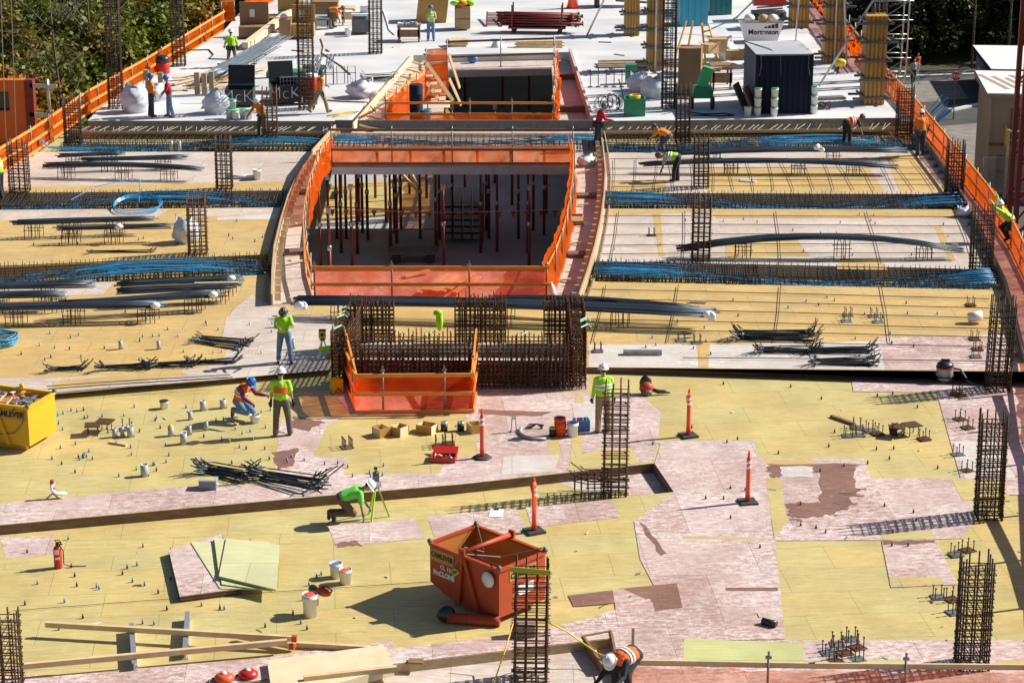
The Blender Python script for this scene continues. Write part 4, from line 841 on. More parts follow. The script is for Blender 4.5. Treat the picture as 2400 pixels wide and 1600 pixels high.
# --- the floor below: shores, pennants, racks
def shore(p, h, label):
    t = thing('shoring_post', label, 'shoring post', p, 0, 'red shoring posts below the deck'); 
    m = MB(); m.tube([(0, 0, 0), (0, 0, h * .55)], .065, 6); m.box((0, 0, .01), (.16, .16, .02)); part('outer_tube', m, M['darkred'], t)
    m = MB(); m.tube([(0, 0, h * .55), (0, 0, h)], .05, 6); m.box((0, 0, h - .01), (.2, .2, .02)); part('inner_tube', m, M['darkred'], t)
    m = MB(); m.lathe([(.066, h * .53), (.085, h * .535), (.085, h * .58), (.06, h * .585)], 8); part('collar', m, M['galv'], t)
    m = MB(); m.box((0, 0, h - .12), (.16, .16, .2)); part('head', m, M['galv'], t)
sh = [(752, 640), (772, 618), (775, 700), (800, 592), (812, 560), (838, 595), (850, 545), (862, 562), (905, 520), (916, 592), (930, 570), (940, 540), (1022, 580), (1030, 560), (1040, 640), (1127, 592), (1140, 540), (1146, 560), (1237, 590), (1240, 640), (1250, 540), (880, 470), (1000, 470), (1090, 500), (1200, 480), (1280, 500), (960, 460), (800, 470), (1060, 430), (1160, 430)] + [(790, 560), (826, 640), (925, 545), (985, 560), (1060, 545), (1165, 590), (1215, 560), (1275, 550), (842, 520)]
for i, (x, y) in enumerate(sh):
    p = P(x, y, ZL); under = p.y > BX[0].y or p.y < HB[0].y
    shore(p, (-ZL - .5) if p.y > BX[0].y - 1 else (-ZL - .3 if p.y < HB[0].y else 3.6), 'dark red shoring post on the shaded floor below the courtyard opening')
for x, y in ((1090, 250), (1178, 250), (1030, 262), (1240, 255)): shore(P(x, y, ZL), -ZL - .35, 'dark red shoring post inside the black far opening')
t = thing('pennant_line', 'string of red pennants across the floor below the courtyard', 'pennants', P(1000, 455, ZL)); a = P(750, 452, -2.2); b = P(1320, 456, -2.2); ya = BX[0].y + 1.5; a.y = b.y = ya; a.x, b.x = -7.6, 2.6
m = MB(); m.tube([a, a.lerp(b, .5) + V((0, 0, -.15)), b], .008, 4); part('string', m, M['paper'], t, w=True)
for i in range(18):
    p = a.lerp(b, (i + .5) / 18) + V((0, 0, -.1 * (1 - abs(i / 9 - 1)))); m = MB(); m.add([p + V((-.12, 0, 0)), p + V((.12, 0, 0)), p + V((0, .02, -.34)), p + V((-.12, .01, 0)), p + V((.12, .01, 0)), p + V((0, .03, -.34))], [(0, 2, 1), (3, 4, 5), (0, 1, 4, 3), (1, 2, 5, 4), (2, 0, 3, 5)]); part('pennant', m, M['red'], t, w=True)
t = thing('steel_rack', 'steel rack of stacked beams on the floor below the courtyard', 'rack', P(1085, 555, ZL))
for i in range(6):
    for j in range(4): m = MB(); m.box((-.6 + .4 * j, 0, .35 + .28 * i), (.32, 2.6, .2)); part('beam', m, M['steel'], t)
m = MB()
for x in (-.85, .85):
    for y in (-.9, .9): m.bar((x, y, 0), (x, y, 2.1), .06)
m.bar((-.85, -.9, .2), (.85, -.9, .2), .06); m.bar((-.85, .9, .2), (.85, .9, .2), .06); part('frame', m, M['greydark'], t)
t = thing('cart', 'dark low cart on the shaded floor at the front of the courtyard', 'cart', P(968, 612, ZL)); m = MB(); m.box((0, 0, .45), (2.0, 1.0, .12)); part('bed', m, M['greydark'], t)
m = MB(); m.tube([(-1, .5, .45), (-1, .5, 1.2), (1, .5, 1.2), (1, .5, .45)], .03, 5); part('handle', m, M['greydark'], t)
for x in (-.7, .7):
    for y in (-.4, .4): m = MB(); m.lathe([(.18, -.05), (.2, -.03), (.2, .03), (.18, .05)], 12, (x, y, .2), True, Matrix.Rotation(R(90), 3, 'X')); part('wheel', m, M['rubber'], t)
for i in range(2): m = MB(); p = P(835 + 75 * i, 470, ZL) + V((0, 0, 3.4)); m.bar(p, p + V((3.0 - i * 1.4, -2, -2.6)), .06, .12); solo('timber_brace', m, M['wood'], 'slanting timber brace among the shores below, %s one' % ('longer' if i == 0 else 'steeper'), 'brace')
t = thing('lower_form_deck', 'lit patch of form panels with bars on the floor below', 'formwork', P(880, 470, ZL)); m = MB(); m.prism(px(ZL, (740, 520), (1010, 500), (1000, 420), (740, 440)), ZL, ZL + .12); part('panel', m, M['ply'], t, w=True)
for i in range(14): m = MB(); p = P(750 + i * 18, 535, ZL + .2); m.tube([p, p + V((.15, -.4, .3))], .02, 4); part('dowel', m, M['paper'], t, w=True)
# near guardrail at the bottom right, with the deck beyond the net
NR = px(0, (1478, 1622), (1900, 1630), (2440, 1634))
fence('near guardrail at the lower right with a pale top rail and orange net', NR, 1.0, 2.35, (.62,), seed=20, railm='wood', netz=(-.2, .58), net='netthin', clamp=True, postm='steel', posth=.82, rs=(.05, .11), side=1)
t = thing('curb_box', 'open timber curb box on the near deck by the kneeling worker', 'formwork', P(1405, 1540, -.19)); q = px(-.19, (1367, 1512), (1432, 1500), (1447, 1574), (1412, 1580))
for a, b in zip(q, q[1:] + q[:1]): m = MB(); m.bar(a + V((0, 0, .11)), b + V((0, 0, .11)), .05, .24); part('board', m, M['woodbrown'], t, w=True)
m = MB(); q = P(1482, 1578, 0); m.bar(q, q + V((0, 0, 1.0)), .05, .09); m.bar(q + V((-.06, -.06, 0)), q + V((-.04, -.1, .62)), .05, .09); solo('timber_post', m, M['wood'], 'wooden post beside the stooping worker at the bottom edge', 'post')
# ------------------------------------------------------------------ people
def skinned(mb, name, mats, vox=.016, smooth=4):
    """join overlapping tapered limbs into one continuous surface"""
    me = mb.mesh(name + '_raw', mats); o = bpy.data.objects.new('tmp_limbs', me); C.objects.link(o)
    r = o.modifiers.new('r', 'REMESH'); r.mode = 'VOXEL'; r.voxel_size = vox; r.use_smooth_shade = True
    s = o.modifiers.new('s', 'SMOOTH'); s.factor = .5; s.iterations = smooth
    dg = bpy.context.evaluated_depsgraph_get(); out = bpy.data.meshes.new_from_object(o.evaluated_get(dg)); out.name = name
    bpy.data.objects.remove(o); bpy.data.meshes.remove(me)
    out.materials.clear(); out.materials.append(mats[0] if isinstance(mats, list) else mats)
    for p in out.polygons: p.use_smooth = True
    return out
def skel(lean=0, twist=0, legs=((0, 0), (0, 0)), arms=((5, 10), (5, 10)), abd=(10, 10), splay=(4, 4), head=0, hturn=0, hs=1.0, armin=(0, 0), curl=0):
    """joint positions; facing +y, x to the person's right. angles in degrees: legs (hip flex, knee flex), arms (shoulder flex, elbow flex)"""
    J = {}; th, sh, ank = .44, .43, .08; l = R(lean)
    def leg(side, hip, a, k, sp_):
        a, k, s = R(a), R(k), R(sp_) * side
        kn = hip + V((math.sin(s), math.sin(a) * math.cos(s), -math.cos(a) * math.cos(s))) * th
        an = kn + V((math.sin(s) * .5, math.sin(a - k), -math.cos(a - k))) * sh
        fa = a - k; return kn, an, V((.12 * side, math.cos(fa), math.sin(fa))).normalized()
    hipw = .095; low = 0
    for side, nm in ((1, 'r'), (-1, 'l')):
        i = 0 if side == 1 else 1; hip = V((hipw * side, 0, 0)); kn, an, ft = leg(side, hip, *legs[i], splay[i])
        J['hip' + nm], J['knee' + nm], J['ank' + nm], J['foot' + nm] = hip, kn, an, ft
        toe = an + ft * .17 + V((0, 0, -.04)); heel = an - ft * .06
        low = min(low, an.z - .085 if ft.z > -.6 else min(toe.z - .05, an.z - .06), kn.z - .075)
    up = V((0, math.sin(l), math.cos(l))); fw = V((0, math.cos(l), -math.sin(l))); tw = R(twist); rt = V((math.cos(tw), math.sin(tw), 0))
    up2 = V((0, math.sin(l + R(curl)), math.cos(l + R(curl))))
    J['pel'] = V((0, 0, .03)); J['waist'] = up * .20; J['chest'] = J['waist'] + up2 * .20; J['neck'] = J['chest'] + up2 * .13
    for side, nm in ((1, 'r'), (-1, 'l')):
        i = 0 if side == 1 else 1; s = J['neck'] - up2 * .055 + rt * (.185 * side); a, e = R(arms[i][0]), R(arms[i][1]); b = R(abd[i]) * side; c = R(armin[i]) * side
        el = s + V((math.sin(b), math.sin(a) * math.cos(b), -math.cos(a) * math.cos(b))) * .29
        fd = V((math.sin(b) * .6 - math.sin(c), math.sin(a + e), -math.cos(a + e))).normalized(); wr = el + fd * .25
        J['sh' + nm], J['el' + nm], J['wr' + nm], J['hd' + nm] = s, el, wr, fd
    h = R(lean * .75 + curl + head); J['hup'] = V((0, math.sin(h), math.cos(h))); J['hfw'] = V((math.sin(R(hturn)) * 1, math.cos(h) * math.cos(R(hturn)), -math.sin(h))).normalized()
    J['head'] = J['neck'] + J['hup'] * .185 + J['hfw'] * .02
    for k in J:
        if k not in ('hup', 'hfw') and not k.startswith('foot') and not k.startswith('hd'): J[k] = J[k] - V((0, 0, low))
    return J
def hand(mb, w, d, side, r=1.0, grip=.5):
    """palm, four unequal bent fingers and a thumb leaving the side of the palm"""
    d = d.normalized(); x = d.cross(V((0, 0, 1)))
    if x.length < .3: x = V((1, 0, 0)) - d * d.x
    x.normalize(); n = x.cross(d) * -1
    p1 = w + d * .095; mb.cap(w - d * .01, w + d * .03, .027 * r, .03 * r, 8)
    for i in range(4): mb.cap(w + d * .02 + x * (.012 * (i - 1.5)), p1 + x * (.020 * (i - 1.5)), .014 * r, .0125 * r, 6)
    for i in range(4):
        L = (.062, .074, .080, .068)[i]; a = p1 + x * (.020 * (i - 1.5)); b = a + (d * math.cos(grip) + n * math.sin(grip)) * L * .55; c = b + (d * math.cos(grip * 2.2) + n * math.sin(grip * 2.2)) * L * .5
        mb.cap(a, b, .0105 * r, .0095 * r, 6); mb.cap(b, c, .0095 * r, .0075 * r, 6)
    a = w + d * .03 + x * (.03 * side); b = a + (d * .7 + x * side * .7).normalized() * .04; mb.cap(a, b, .013 * r, .011 * r, 6); mb.cap(b, b + (d + n * .4).normalized() * .032, .0105 * r, .008 * r, 6)
def person(loc, face, label, J, shirt, pants, helmet=None, gloves=None, sleeve='short', vest=None, skin='skin', boots='boot', scale=1.0, belt=None, hair=True, tail=.06, stripes=None):
    t = thing('person', label, 'person', loc, R(face)); t.scale = (scale,) * 3; S = M[skin]
    up = (J['neck'] - J['waist']).normalized()
    hu, hf = J['hup'], J['hfw'].copy(); hf = (hf - hu * hf.dot(hu)).normalized(); hx = hf.cross(hu); H = J['head']; HM = Matrix((hx, hf, hu)).transposed()
    b = MB(); b.ell(H, (.075, .092, .115), HM, 14, 10); b.ell(H + hf * .03 - hu * .055, (.052, .06, .06), HM, 10, 6)
    b.cap(H + hf * .088 + hu * .012, H + hf * .112 - hu * .022, .011, .017, 8); b.cap(H + hf * .085 - hu * .062 - hx * .02, H + hf * .085 - hu * .062 + hx * .02, .011, .011, 8)
    for s in (-1, 1): b.ell(H + hx * .076 * s - hu * .005 - hf * .012, (.014, .026, .034), HM, 8, 6); b.cap(H + hf * .075 + hu * .038 + hx * .018 * s, H + hf * .07 + hu * .036 + hx * .045 * s, .012, .011, 6)
    b.cap(J['neck'] - up * .05, H - hu * .05 - hf * .01, .06, .055); b.cap(J['pel'], J['waist'], .12, .115); b.cap(J['waist'], J['chest'], .11, .125); b.cap(J['chest'], J['neck'] - up * .04, .11, .07)
    for n, s in (('r', 1), ('l', -1)):
        b.cap(J['neck'] - up * .05, J['sh' + n], .06, .055); b.cap(J['sh' + n], J['el' + n], .05, .038); b.cap(J['el' + n], J['wr' + n], .039, .027)
        b.cap(J['hip' + n], J['knee' + n], .082, .056); b.cap(J['knee' + n], J['ank' + n], .056, .038); b.cap(J['ank' + n], J['ank' + n] + J['foot' + n] * .12, .035, .03)
        if not gloves: hand(b, J['wr' + n], J['hd' + n], s)
    o = link('body', skinned(b, 'body', S, .013, 2), t)
    m = MB()
    for s in (-1, 1): m.ell(H + hx * .030 * s + hf * .082 + hu * .018, (.014, .010, .009), HM, 8, 5)
    part('eyes', m, M['ink'], t)
    k = .018; b = MB()                     # shirt
    b.cap(J['pel'] + up * .07, J['waist'], .145, .14); b.cap(J['waist'], J['chest'], .14, .148)
    for s in (-1, 1):
        hx_ = V((s * .06, 0, 0)); b.cap(J['waist'] + hx_ * 1.1, J['chest'] + hx_ * 1.35, .118, .124); b.cap(J['pel'] + hx_ * 1.2 + up * .05, J['waist'] + hx_ * 1.1, .124, .118)
    b.cap(J['chest'], J['neck'] - up * .055, .12, .082)
    for n in 'rl':
        b.cap(J['neck'] - up * .055, J['sh' + n], .076, .074)
        if sleeve == 'long': b.cap(J['sh' + n], J['el' + n], .078, .062); b.cap(J['el' + n], J['wr' + n] - J['hd' + n] * .01, .06, .046)
        else: b.cap(J['sh' + n], J['sh' + n].lerp(J['el' + n], .72), .080, .074)
    link('shirt', skinned(b, 'shirt', M[shirt], .016, 3), t)
    b = MB()
    for n in 'rl':
        b.cap(J['hip' + n] * .5 + J['pel'] * .5, J['hip' + n], .125, .118); b.cap(J['hip' + n], J['knee' + n], .115, .088); b.cap(J['knee' + n], J['ank' + n] + V((0, 0, .02)), .085, .078)
    b.cap(J['pel'] - V((.05, 0, 0)), J['pel'] + V((.05, 0, 0)), .118, .118); link('trousers', skinned(b, 'trousers', M[pants], .016, 3), t)
    for n, s in (('r', 1), ('l', -1)):
        b = MB(); a = J['ank' + n]; f_ = J['foot' + n]; dn = (J['knee' + n] - a).normalized() * -1
        b.cap(a - dn * .07, a + dn * .02, .052, .05); b.cap(a + dn * .04 - f_ * .035, a + f_ * .15 + dn * .045, .046, .042)
        link('boot', skinned(b, 'boot', M[boots], .012, 2), t)
        if gloves:
            b = MB(); hand(b, J['wr' + n], J['hd' + n], s, 1.18); b.cap(J['wr' + n] - J['hd' + n] * .05, J['wr' + n], .036, .034); link('glove', skinned(b, 'glove', M[gloves], .0075, 1), t)
    if helmet:
        m = MB(); pr = [(.128, .0), (.126, .035), (.115, .075), (.092, .108), (.06, .128), (.0, .136)]
        m.lathe(pr, 18, H + hu * .035 - hf * .005, True, HM)
        vs = []; 
        for j in range(19):
            a = 2 * math.pi * j / 18; e = .022 + .045 * max(0, math.sin(a)) ** 2
            for rr, dz in ((.122, .008), (.13 + e, -.006), (.13 + e, -.012), (.122, .0)): vs.append(H + hu * (.038 + dz) - hf * .005 + HM @ V((rr * math.cos(a), rr * math.sin(a), 0)))
        m.add(vs, [(j * 4 + q, (j + 1) * 4 + q, (j + 1) * 4 + (q + 1) % 4, j * 4 + (q + 1) % 4) for j in range(18) for q in range(4)], True)
        m.cap(H + hu * .172 - hf * .07, H + hu * .172 + hf * .06, .012, .010, 6); part('helmet', m, M[helmet], t)
    if hair:
        m = MB(); m.ell(H - hf * .014 + hu * .02, (.081, .094, .105), HM, 12, 8); part('hair', m, M['blackcloth'], t)
    if vest:
        b = MB()
        b.cap(J['pel'] + up * .09, J['waist'], .16, .155); b.cap(J['waist'], J['chest'], .155, .162); b.cap(J['chest'], J['neck'] - up * .08, .132, .10)
        for s in (-1, 1): b.cap(J['pel'] + V((s * .065, 0, 0)) + up * .08, J['chest'] + V((s * .085, 0, 0)), .135, .138)
        for n in 'rl': b.cap(J['neck'] - up * .06, J['sh' + n] * .75 + J['neck'] * .25, .088, .08)
        link('vest', skinned(b, 'vest', M[vest], .016, 2), t)
    if stripes or vest:
        fw = up.cross(V((-1, 0, 0))).normalized(); TM = Matrix((V((1, 0, 0)), fw, up)).transposed()
        for u in ((.25, .55, .85) if stripes else (.3, .75)):
            c = J['waist'].lerp(J['chest'], u) if u else 0; k_ = 1.27 if vest else 1.12; m = MB()
            for zz, mi in (((-.025, 0), (0, 0), (.025, 0)) if 0 else ((0, 0),)):
                m.lathe([(1, -.022), (1, .022)], 22, c, True, TM @ Matrix.Diagonal((.184 * k_, .139 * k_, 1)))
            part('reflective_band', m, M['reflect' if vest else stripes], t)
    if belt:
        m = MB(); m.lathe([(1, -.03), (1, .03)], 20, J['pel'] + V((0, 0, .02)), True, Matrix.Diagonal((.215, .165, 1)))
        for a in (.4, 2.7, 4.2, 5.2): m.box(J['pel'] + V((.21 * math.cos(a), .17 * math.sin(a), -.07)), (.13, .10, .20), rz=a)
        part('tool_belt', m, M[belt], t)
    return t
ST = dict(legs=((2, 4), (-2, 4)))
def hgt(x, y, z, top, pose=1.86): return HT(x, y, z, top) / pose
person(P(662, 1020, 0), 0, 'worker seen from behind in a striped lime shirt with brown trousers holding a yellow drill', skel(lean=2, legs=((3, 4), (-4, 5)), splay=(9, 6), arms=((4, 14), (2, 12)), abd=(13, 12), head=8), 'limeshirt', 'greypants', 'helmetwhite', 'blackcloth', stripes='orangevest', scale=1.0)
person(P(668, 850, ZF), 186, 'worker in jeans and lime shirt with a black cap looking down at his hands', skel(lean=4, legs=((-3, 3), (8, 4)), splay=(8, 8), arms=((28, 72), (28, 72)), abd=(16, 16), armin=(38, 38), head=28), 'limeshirt', 'jeans', 'helmetgrey', None, skin='skindark', scale=.93)
person(P(562, 984, 0), 236, 'kneeling worker with a blue helmet, maroon shirt and orange vest', skel(lean=20, curl=14, legs=((58, 146), (48, 138)), arms=((35, 40), (40, 50)), abd=(10, 8), head=22, splay=(6, 10)), 'maroon', 'jeans', 'helmetblue', 'blackcloth', 'long', 'orangevest', skin='skindark')
person(P(800, 1229, -.24), 278, 'worker kneeling on hands and knees in a bright green shirt beside the tripod', skel(lean=62, curl=12, legs=((40, 130), (26, 116)), arms=((4, 6), (14, 20)), abd=(6, 8), head=-2), 'limegreen', 'brownpants', 'helmetwhite', 'greydark')
person(P(1413, 1012, 0), 8, 'worker in a lime mesh vest and white helmet standing behind the trench column', skel(lean=2, legs=((2, 3), (-2, 4)), arms=((4, 10), (6, 12)), abd=(12, 10), head=6), 'lime', 'khaki', 'helmetwhite', 'blackcloth', 'long', 'limeshirt')
t_ = person(P(1484, 1612, -.0), 138, 'worker in dark clothes and an orange vest crouching at the near guardrail', skel(lean=74, curl=16, legs=((72, 78), (60, 72)), arms=((20, 30), (30, 40)), abd=(10, 10), head=-4), 'blackcloth', 'blackcloth', 'helmetwhite', 'blackcloth', 'long', 'orangevest')
m = MB(); m.ell((.22, -.18, .55), (.16, .22, .24)); m.ell((.26, .05, .42), (.12, .16, .2)); part('tool_pouch', m, M['black'], t_)
person(P(356, 273, ZC), 290, 'man in an orange shirt and blue helmet talking beside the white sack', skel(lean=0, arms=((8, 10), (12, 40)), abd=(8, 10), **ST), 'orangeshirt', 'darkjeans', 'helmetblue', None, 'long', skin='skindark', scale=1.02)
person(P(398, 275, ZC), 100, 'man in a red shirt and blue helmet talking by the white sack', skel(lean=6, arms=((18, 26), (22, 20)), abd=(10, 10), legs=((6, 5), (-6, 6))), 'redshirt', 'jeans', 'helmetblue', None, skin='skindark')
person(P(544, 157, ZC), 10, 'worker with a lime long sleeved shirt, dark tool belt and white helmet seen from behind', skel(lean=3, legs=((4, 4), (-5, 6)), splay=(10, 8), arms=((10, 25), (14, 35)), abd=(16, 16)), 'lime', 'khaki', 'helmetwhite', 'blackcloth', 'long', belt='blackcloth')
person(P(751, 266, ZC), 300, 'worker in an orange T shirt walking past the tall rebar column', skel(lean=5, legs=((24, 12), (-22, 18)), arms=((-15, 30), (30, 40)), abd=(8, 8), head=6), 'orangeshirt', 'khaki', 'helmetgrey', 'blackcloth', belt=None, scale=1.04)
person(P(616, 322, .14), 150, 'worker in an orange long sleeved shirt half hidden by a rebar column', skel(lean=24, legs=((12, 18), (2, 10)), arms=((14, 20), (40, 40)), abd=(34, 12), head=12), 'orangeshirt', 'greypants', 'helmetwhite', 'blackcloth', 'long')
person(P(1010, 96, ZC), 182, 'man in a lime vest and blue helmet standing by the open brown bin', skel(lean=0, arms=((18, 75), (18, 75)), abd=(14, 14), armin=(35, 35), **ST), 'greyshirt', 'jeans', 'helmetblue', None, vest='lime')
person(P(1402, 343, .14), 285, 'worker with a red hooded shirt standing on the courtyard edge form', skel(lean=12, legs=((6, 8), (-3, 6)), arms=((22, 60), (28, 62)), abd=(10, 10), head=20), 'redshirt', 'darkjeans', 'helmetgrey', 'blackcloth', 'long', belt='blackcloth')
person(P(1568, 366, -.05), 60, 'worker in an orange shirt crouching over the far right cables', skel(lean=58, curl=14, legs=((70, 80), (40, 60)), arms=((20, 12), (40, 20)), abd=(10, 10), head=0), 'orangeshirt', 'darkjeans', 'helmetgrey', 'blackcloth')
person(P(1588, 426, ZF), 78, 'stooping worker in a lime mesh vest and black trousers on the right deck', skel(lean=82, curl=12, legs=((6, 10), (16, 14)), arms=((14, 6), (10, 10)), abd=(8, 8), head=4), 'greyshirt', 'blackcloth', 'helmetgrey', 'blackcloth', vest='lime', skin='skindark')
person(P(1980, 342, .1), 285, 'worker in a dark orange vest bending with both arms in the far right trench', skel(lean=70, curl=12, legs=((20, 22), (6, 12)), arms=((14, 8), (22, 10)), abd=(10, 10), head=-6), 'darkshirt' if 'darkshirt' in M else 'blackcloth', 'blackcloth', 'helmetgrey', None, vest='orangevest', skin='skindark')
person(P(2156, 364, ZF), 15, 'worker in an orange shirt and pale wide helmet standing at the right edge', skel(lean=3, arms=((6, 14), (8, 20)), abd=(12, 14), head=10, **ST), 'orangeshirt', 'darkjeans', 'helmetwhite', 'blackcloth', belt='brownpants', scale=1.02)
person(P(772, 67, ZC), 262, 'worker in an orange shirt bending over a board near the far tables', skel(lean=74, curl=12, legs=((8, 6), (18, 10)), arms=((10, 10), (22, 14)), abd=(10, 10), head=0), 'orangeshirt', 'greypants', 'helmetgrey', 'blackcloth')
person(P(2368, 578, 0), 75, 'worker in a lime shirt leaning over the right net fence', skel(lean=52, curl=-8, legs=((52, 84), (20, 70)), arms=((150, 10), (120, 30)), abd=(8, 10), head=-20), 'lime', 'blackcloth', 'helmetwhite', None, 'long', skin='skin')
person(P(2, 466, ZF), 70, 'worker in dark clothes with a lime vest cut by the left picture edge', skel(lean=6, legs=((4, 6), (-6, 8)), arms=((10, 20), (20, 30)), abd=(10, 10)), 'blackcloth', 'blackcloth', 'helmetgrey', 'blackcloth', 'long', 'lime')
person(P(2148, 182, ZG), 200, 'distant pedestrian in pale trousers on the pavement by the dark trees', skel(lean=4, legs=((10, 6), (-12, 10)), arms=((10, 12), (-10, 14)), **{}), 'orangevest', 'greyshirt', None, None)
person(P(2140, 196, ZG), 190, 'distant pedestrian in a pale shirt crossing the road', skel(lean=4, legs=((14, 6), (-12, 10)), arms=((10, 12), (-10, 14))), 'greyshirt', 'darkjeans', None, None)
M['strap'] = mat('strap_yellow', (.50, .50, .03), .7)
# ------------------------------------------------------------------ lettering
def text(body, size, m, parent, loc, right, up, name='lettering', label=None, bold=.0, ext=.003, xs=1.0):
    """letters as real flat geometry; loc is the centre in the parent's frame"""
    cu = bpy.data.curves.new('letters', 'FONT'); cu.body = body; cu.size = size; cu.extrude = ext; cu.align_x = 'CENTER'; cu.align_y = 'CENTER'; cu.offset = bold
    o = bpy.data.objects.new('tmp_text', cu); C.objects.link(o); dg = bpy.context.evaluated_depsgraph_get()
    me = bpy.data.meshes.new_from_object(o.evaluated_get(dg)); bpy.data.objects.remove(o); me.materials.clear(); me.materials.append(M[m])
    r, u = V(right).normalized(), V(up).normalized(); u = (u - r * u.dot(r)).normalized(); n = r.cross(u)
    q = link(name, me, parent); q.matrix_local = Matrix.Translation(V(loc)) @ Matrix((r * xs, u, n)).transposed().to_4x4()
    if label: q['label'] = label
    return q
# ------------------------------------------------------------------ small objects on the deck
def bucket(x, y, z, col, label, h=.37, r=.15, fill=None, lid=None, handle=True, stack=0, fh=.85):
    t = thing('bucket', label, 'bucket', P(x, y, z) + V((0, 0, stack)), (x * 7) % 6)
    m = MB(); m.lathe([(r * .02, 0), (r * .86, .0), (r * .97, h * .82), (r * 1.04, h * .83), (r * 1.04, h * .87), (r, h * .88), (r * 1.02, h), (r * .95, h), (r * .82, .03), (.01, .025)], 18); part('pail', m, M[col], t)
    if fill: m = MB(); m.lathe([(r * .9, h * fh), (r * .5, h * (fh + .05)), (0, h * (fh + .03))], 14); part('contents', m, M[fill], t)
    if lid: m = MB(); m.lathe([(r * 1.06, h * .96), (r * 1.06, h * 1.02), (r * .9, h * 1.03), (0, h * 1.035)], 18); part('lid', m, M[lid], t)
    if handle: m = MB(); m.tube([(r * 1.02 * math.cos(a), -r * .75 * math.sin(a) * .6 - .01, h * .85 - r * .9 * math.sin(a)) for a in [math.pi * i / 10 for i in range(11)]], .006, 4); part('handle', m, M['steel'], t)
    return t
bucket(788, 1352, 0, 'white', 'white paint bucket with a violet inside, behind the orange lined one', .34, .14, 'tarp', fh=.9)
bucket(810, 1366, 0, 'white', 'white paint bucket with an orange lining on the left near deck', .33, .14, 'cone', fh=.92)
b_ = bucket(728, 1442, 0, 'white', 'tall white bucket smeared with orange paint under the orange saw', .5, .17, 'cone', fh=.95)
m = MB(); 
for a in (-1.4, -.9, -2.0): m.box((math.cos(a) * .167, math.sin(a) * .167, .30), (.05, .01, .16), rz=a + R(90))
part('paint_smear', m, M['cone'], b_)
bucket(1313, 1021, 0, 'cone', 'orange bucket holding a second orange bucket inside it', .38, .155, handle=False); bucket(1312, 1021, 0, 'cone', 'empty orange bucket nested in the lower orange one', .36, .15, stack=.14)
b_ = bucket(1342, 1022, 0, 'white', 'white bucket with pink paint marks full of bottles', .38, .15, 'greydark', handle=False)
text('V.5', .26, 'red', b_, (0, -.148, .2), (1, 0, 0), (0, 0, 1), 'paint_mark').rotation_euler[2] -= 0
bucket(598, 990, 0, 'white', 'white bucket in front of the kneeling worker', .22, .13, 'greydark'); bucket(385, 957, 0, 'white', 'small white bucket with a dark lid left of the grey sleeves', .22, .12, lid='black')
bucket(2270, 752, ZF, 'white', 'white bucket behind the overturned one by the right edge', .3, .14) if 0 else None
m = MB(); MX = Matrix.Rotation(R(82), 3, 'Y'); m.lathe([(.01, 0), (.14, 0), (.165, .42), (.155, .42), (.13, .04), (.01, .03)], 16, (0, 0, .17), True, MX); solo('bucket', m, M['white'], 'white bucket lying on its side at the right deck edge', 'bucket', loc=P(2268, 757, ZF))
bucket(603, 421, ZF, 'white', 'white bucket beside a white pipe on the far left deck', .4, .16); bucket(518, 167, ZC, 'white', 'white bucket beside the worker with the tool belt', .42, .17)
m = MB(); m.tube([(-.7, .05, .08), (.5, 0, .08)], .08, 8); solo('pipe', m, M['white'], 'short white pipe lying beside the white bucket', 'pipe', loc=P(572, 420, ZF))
for i, (x, y, s) in enumerate(((538, 279, 0), (552, 281, 0), (570, 278, 0), (584, 280, 0), (547, 277, .4))): bucket(x, y, ZC, 'white', ['white bucket with a green lid, leftmost in front of the black bin', 'white bucket with a green lid, second from left in the front cluster', 'white bucket with a green lid, third from left in the front cluster', 'white bucket with a green lid, rightmost in front of the black bin', 'white bucket with a green lid stacked on top of the cluster'][i], .4, .15, lid='greenbright', handle=False, stack=s)
for k, (x, y, nm) in enumerate(((1775, 273, 'left front'), (1814, 273, 'middle front'), (1907, 267, 'right side'))):
    for j, jn in enumerate(('bottom', 'middle', 'top')): bucket(x, y, ZC, 'white', '%s green rimmed bucket in the stack at the %s of the navy container' % (jn, nm), .4, .16, lid='greenbright', handle=False, stack=.415 * j)
bucket(1741, 240, ZC, 'white', 'white bucket standing alone at the left side of the navy container', .4, .15, lid='white'); bucket(1752, 274, ZC, 'white', 'white bucket beside the leaning boards by the navy container', .42, .16, lid='white')
bucket(816, 86, ZC, 'white', 'white bucket beside the grey wash station', .45, .17)
